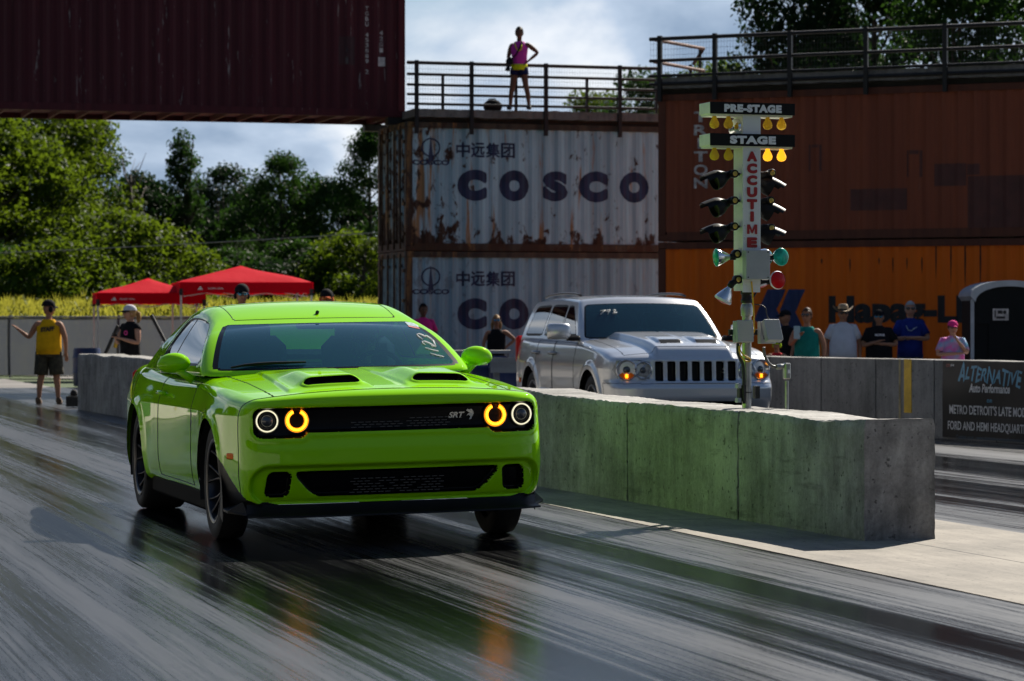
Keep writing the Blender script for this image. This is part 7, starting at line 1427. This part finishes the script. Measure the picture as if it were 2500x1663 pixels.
    if legs and not seated:
        mb = MB(); w = f; loft(mb, [tuple(q * h for q in rr_) for rr_ in ((0, 0, 0.455, 0.088 * w, 0.066 * w), (0, 0, 0.50, 0.098 * w, 0.076 * w), (0, 0, 0.55, 0.094 * w, 0.074 * w), (0, 0, 0.575, 0.088 * w, 0.07 * w))], 22)
        end = {'shorts': 0.285, 'short_shorts': 0.42, 'trousers': 0.05}[leg_kind]
        for sg in (-1, 1):
            T_ = []; Rr_ = []
            for z in np.linspace(0.505, end, 5): q = (0.505 - z) / 0.46; T_.append(S((sg * (0.047 * w + (0.06 - 0.047 * w + stance) * q * 0.95), -0.010 * math.sin(min(1, q * 2) * math.pi / 2), z))); Rr_.append((0.060 * (0.5 + 0.5 * w) - 0.016 * min(q * 1.8, 1) * (leg_kind == 'trousers') + 0.002 * (leg_kind == 'shorts')) * h)
            mb.tube(T_, Rr_, 14)
        mb.build('shorts' if 'short' in leg_kind else 'trousers', legs, r, smooth=True)
    if shoes:
        for sg in (-1, 1):
            mb = MB(); c = S((sg * (0.063 + stance * 1.05), -0.03, 0.0)); mb.ball(c + (0, 0, 0.018 * h), 1, 14, sc=(0.029 * h, 0.078 * h, 0.034 * h)); V = mb.V[0]; V[:, 2] = np.maximum(V[:, 2], 0.001); mb.tube([c + np.array([0, 0.042 * h, 0.02 * h]), c + np.array([0, 0.042 * h, 0.062 * h])], [0.029 * h, 0.026 * h], 12); mb.build('shoe', shoes, r, smooth=True)
    return r
def part_text(parent, s, w, hgt, c, rot, mat, name='shirt_print', bold=0.03):
    V, F = text_fit(s, w, hgt, bold); M_ = Matrix.Translation(c) @ Euler(rot).to_matrix().to_4x4(); mb = MB(); mb.add(V, F); mb.xf(M_); return mb.build(name, mat, parent)
def curved_text(parent, s, w, hgt, z, ry, rx, mat, back=True, bold=0.05, slope=0.0):
    V, F = text_fit(s, w, hgt, bold); V, F = slice_x(V, F, list(np.linspace(-w / 2, w / 2, 12))); sg = -1 if back else 1; x = V[:, 0] * sg; y = (1 if back else -1) * ry * np.sqrt(np.clip(1 - (x / rx) ** 2, 0, 1)); W = np.stack([x, y, z + V[:, 1] + slope * V[:, 0]], 1); mb = MB(); mb.add(W, F); return mb.build('shirt_print', mat, parent)
C_blk = cloth('black', (0.014, 0.014, 0.016)); C_nav = cloth('navy', (0.012, 0.02, 0.075)); C_yel = cloth('yellow', (0.74, 0.40, 0.010), 0.15); C_camo = pm('cloth_camo', (0.055, 0.05, 0.03), 0.9, col2=(0.018, 0.018, 0.012), vs=16); C_teal = cloth('teal', (0.015, 0.22, 0.18)); C_wht = cloth('white', (0.56, 0.58, 0.64), 0.08); C_royal = cloth('royal_blue', (0.018, 0.035, 0.22)); C_pink = cloth('hot_pink', (0.75, 0.04, 0.24)); C_tie = pm('cloth_tie_dye', (0.75, 0.12, 0.42), 0.85, col2=(0.16, 0.48, 0.66), vs=7); C_den = cloth('denim', (0.05, 0.07, 0.13)); C_straw = pm('straw_hat', (0.36, 0.27, 0.17), 0.85, var=0.3, vs=25); C_neon = cloth('neon_lime', (0.55, 0.80, 0.02), 0.05); C_boot = pm('tan_boot', (0.13, 0.075, 0.04), 0.8, var=0.3, vs=10); C_dshoe = pm('dark_shoe', (0.02, 0.018, 0.018), 0.7); C_red = cloth('red', (0.5, 0.02, 0.03)); C_wcap = cloth('white_cap', (0.62, 0.62, 0.64), 0.1); C_org = cloth('orange_brim', (0.75, 0.16, 0.06), 0.1); C_mag = pm('cloth_magenta_print', (0.62, 0.035, 0.40), 0.8, var=0.15, vs=9); C_ny = cloth('neon_yellow', (0.75, 0.80, 0.02), 0.05)
# staff man, seen from the back
ARMS['staffL'] = ((0.150, 0.02, 0.64), (0.165, -0.03, 0.50)); ARMS['staffR'] = ((0.180, -0.02, 0.645), (0.300, -0.05, 0.725))
sm_ = person('person in yellow STAFF tank top and camo shorts standing with one hand raised', 119, 46.4, 1.66, 'tan', math.pi, 0.0, 'staffR', 'staffL', hat=('helmet', C_blk, C_blk), glasses=M_shades, top=C_yel, top_kind='tank', legs=C_camo, leg_kind='shorts', fat=1.28, head_yaw=-0.95, stance=0.035, shoes=C_boot)
curved_text(sm_, 'STAFF', 0.225, 0.078, 1.66 * 0.73, 0.0795 * 1.66 * 1.12, 0.106 * 1.66 * 1.12, M_blk, True, 0.06, 0.10)
wb = person('person in black sleeveless top and white fronted cap looking at a phone', 318, 43.2, 1.57, 'fair', -0.75, 0.0, 'hold', 'hold', (M_hairl, 'pony'), ('cap', C_wcap, C_blk), M_shades, C_blk, 'sleeveless', C_blk, 'trousers', 1.12, shoes=C_dshoe, head_yaw=-0.35)
part_text(wb, 'o', 0.075, 0.075, (0.055, -0.132, 1.16), (R(90), 0, 0.25), pm('pink_print', (0.72, 0.05, 0.26), 0.7))
def held(name, label, cat, parent_person, local, dims, mat, rot=(0, 0, 0)):
    M_ = Matrix.Translation(parent_person.location) @ parent_person.rotation_euler.to_matrix().to_4x4(); c = M_ @ Vector(local); t = thing(name, c, parent_person.rotation_euler.z, label, cat); mb = MB(); mb.box((0, 0, 0), dims, rot=rot, bev=min(dims) * 0.3); mb.build('case', mat, t); mb = MB(); mb.box((0, dims[1] * 0.52, 0), (dims[0] * 0.88, dims[1] * 0.06, dims[2] * 0.9), rot=rot); mb.build('screen', M_gloss, t); return t
held('phone', 'dark phone held low by the person in the white fronted cap', 'phone', wb, (0.0, -0.27, 1.10), (0.08, 0.012, 0.15), M_bpl, (0.7, 0, 0))
person('person with headset, black cap and blue mirrored glasses behind the green roof', 590, 42.0, 1.85, 'tan', 0.25, 0.0, 'down', 'down', (M_haird, 'short'), ('helmet', C_blk, C_blk), M_shblue, C_blk, 'tee', C_den, 'trousers', 1.15, shoes=C_dshoe)
person('person in black cap with orange brim just showing over the green roof', 797, 44.0, 1.80, 'tan', 0.1, 0.0, 'down', 'down', (M_haird, 'short'), ('helmet', C_blk, C_org), pm('amber_sunglasses', (0.7, 0.25, 0.01), 0.08, 0.5, coat=1.0), C_blk, 'tee', C_den, 'trousers', 1.1, shoes=C_dshoe)
person('person in hot pink shirt standing against the white container corner', 1033, 54.6, 1.68, 'dark', 0.3, 0.0, 'down', 'cross', (M_haird, 'short'), None, None, C_pink, 'tee', C_den, 'trousers', 1.15, shoes=C_dshoe)
person('person in black tank top, blue glasses and elbow out by the COSCO letters', 1212, 53.0, 1.46, 'tan', 0.1, 0.0, 'hip', 'down', (M_hairl, 'long'), None, M_shblue, C_blk, 'tank', C_blk, 'trousers', 1.25, shoes=C_dshoe)
# photographer on the stack
pw = person('person in magenta and neon yellow top and dark shorts standing on the container deck', 1268, 57.75, 1.665, 'dark', -0.15, ZT + 0.255, 'hip', 'camera', (M_haird, 'pony'), None, None, C_mag, 'tank', C_nav, 'short_shorts', 0.98, head_yaw=0.1, stance=0.055, shoes=C_dshoe)
mb = MB(); loft(mb, [tuple(q * 1.665 for q in rr_) for rr_ in ((0, 0.002, 0.478, 0.1015, 0.0795), (0, 0.001, 0.50, 0.1015, 0.0795), (0, 0, 0.525, 0.100, 0.080), (0, 0, 0.548, 0.0995, 0.0802))], 24); mb.build('top_hem', C_ny, pw, smooth=True)
mb = MB(); a = [(-0.045, 0.80), (-0.03, 0.745), (0.0, 0.70), (0.035, 0.725), (0.04, 0.78)]; mb.tube([np.array((x, -0.082 + 1.6 * x * x, z)) * 1.665 for x, z in a], 0.020, 8, flat=0.5); mb.build('top_print', C_ny, pw, smooth=True)
mb = MB(); mb.tube([np.array(q) * 1.665 for q in ((0.04, -0.055, 0.82), (0.02, -0.088, 0.74), (-0.03, -0.092, 0.66), (-0.09, -0.095, 0.60))], 0.016, 8); mb.build('camera_strap', C_blk, pw, smooth=True)
cm_ = thing('camera', tuple(Matrix.Translation(pw.location) @ pw.rotation_euler.to_matrix().to_4x4() @ Vector((-0.165, -0.21, 0.95))), -0.2, 'black camera hanging in the hand of the person on the deck', 'camera'); mb = MB(); mb.box((0, 0, 0), (0.15, 0.08, 0.11), bev=0.02); mb.box((0, 0, 0.07), (0.06, 0.06, 0.05), bev=0.01); mb.build('camera_body', M_bpl, cm_); mb = MB(); mb.lathe([(0.035, 0), (0.04, 0.10), (0.05, 0.12), (0.05, 0.16), (0.001, 0.15)], (0, -0.02, -0.03), n=16, M=np.array(frame_to((-0.2, -0.3, -0.9)))); mb.build('lens_barrel', M_bpl, cm_, smooth=40)
bg_ = thing('bag', tuple(at(1203, 268, 57.9))[:2] + (ZT + 0.25,), 0.2, 'black bag lying on the deck beside the standing person', 'bag'); mb = MB(); mb.ball((0, 0, 0.085), 1, 16, sc=(0.20, 0.14, 0.14)); V = mb.V[0]; V[:, 2] = np.maximum(V[:, 2], 0.0); mb.build('bag_body', C_blk, bg_, smooth=True); mb = MB(); mb.tube([(-0.12, 0, 0.15), (-0.08, 0, 0.23), (0.05, 0, 0.24), (0.1, 0, 0.16)], 0.012, 8); mb.build('strap', C_blk, bg_, smooth=True)
# spectators behind the right-hand wall
GRP = 'spectators behind the guard wall'
person('person in black with wide black hat turned sideways behind the light tree boxes', 1918, 44.5, 1.50, 'tan', -1.2, 0.0, 'down', 'down', None, ('cap', C_blk, C_blk), None, C_blk, 'tee', C_den, 'trousers', 1.25, shoes=C_dshoe, group=GRP)
kd = person('person in red top leaning on the wall with neon lime ear muff', 1897, 41.0, 1.07, 'tan', -0.5, 0.0, 'lean', 'lean', (M_haird, 'short'), ('helmet', C_blk, C_neon), None, C_red, 'tank', C_den, 'trousers', 1.1, shoes=C_dshoe, group=GRP)
tw = person('person in teal tank top and dark glasses holding up a pale phone', 1970, 41.5, 1.52, 'tan', -0.25, 0.0, 'down', 'phone', (M_hairb, 'bun'), None, M_shades, C_teal, 'tank', C_den, 'trousers', 1.25, head_yaw=-0.15, shoes=C_dshoe, group=GRP)
held('phone', 'pale blue phone held up by the person in the teal tank top', 'phone', tw, (-0.10, -0.30, 1.17), (0.09, 0.012, 0.19), pm('pale_phone_case', (0.30, 0.48, 0.55), 0.4))
person('person in straw cowboy hat and white shirt among the spectators', 2058, 43.5, 1.56, 'tan', 0.05, 0.0, 'down', 'down', None, ('cowboy', C_straw, C_blk), M_shades, C_wht, 'tee', C_den, 'trousers', 1.42, shoes=C_dshoe, group=GRP)
bs_ = person('person in black printed shirt with blue lensed glasses holding hands together', 2146, 43.5, 1.50, 'tan', 0.0, 0.0, 'cross', 'hold', None, ('cap', C_blk, C_blk), M_shblue, C_blk, 'tee', C_blk, 'trousers', 1.40, head_yaw=-0.25, shoes=C_dshoe, group=GRP)
curved_text(bs_, 'MOPAR', 0.15, 0.035, 1.50 * 0.752, 0.0795 * 1.50 * 1.1, 0.11 * 1.5 * 1.2, M_greyw, False, 0.04)
bl_ = person('person with grey hair and crossed arms in a royal blue shirt', 2222, 44.0, 1.635, 'fair', 0.0, 0.0, 'cross', 'cross', (M_hairg, 'short'), None, M_shades, C_royal, 'tee', C_den, 'trousers', 1.22, head_yaw=-0.1, shoes=C_dshoe, group=GRP)
mb = MB(); mb.tube([(-0.08, -0.136, 1.27), (-0.05, -0.140, 1.20), (0.0, -0.142, 1.19), (0.04, -0.14, 1.225), (0.09, -0.136, 1.25)], [0.012, 0.02, 0.016, 0.02, 0.01], 8, flat=0.4); mb.build('shirt_print', pm('pale_shirt_print', (0.45, 0.55, 0.62), 0.8, var=0.5, vs=30), bl_, smooth=True)
mb = MB(); mb.lathe([(0.030, -0.016), (0.033, 0.0), (0.030, 0.016)], (-0.10, -0.155, 1.075), 'x', 14); mb.build('wrist_watch', M_silv, bl_, smooth=True)
person('person in pink cap and pink and blue tie dye shirt with hand on chin', 2326, 40.0, 1.33, 'fair', 0.0, 0.0, 'chin', 'cross', (M_hairb, 'short'), ('cap', C_pink, C_pink), M_shades, C_tie, 'tee', C_den, 'trousers', 1.28, head_yaw=0.1, shoes=C_dshoe, group=GRP)
# driver of the green car
Mc = Matrix.Translation(car.location) @ car.rotation_euler.to_matrix().to_4x4(); dv = Mc @ Vector((-1.62, 0.37, -0.30)); 
person('person in dark helmet at the wheel of the green car', 0, 0, 1.56, 'fair', CY, 0.0, 'wheel', 'wheel', None, ('helmet', pm('dark_helmet_shell', (0.02, 0.022, 0.025), 0.2, coat=1.0), M_bpl), M_shades, C_blk, 'tee', None, loc=tuple(dv), seated=True)
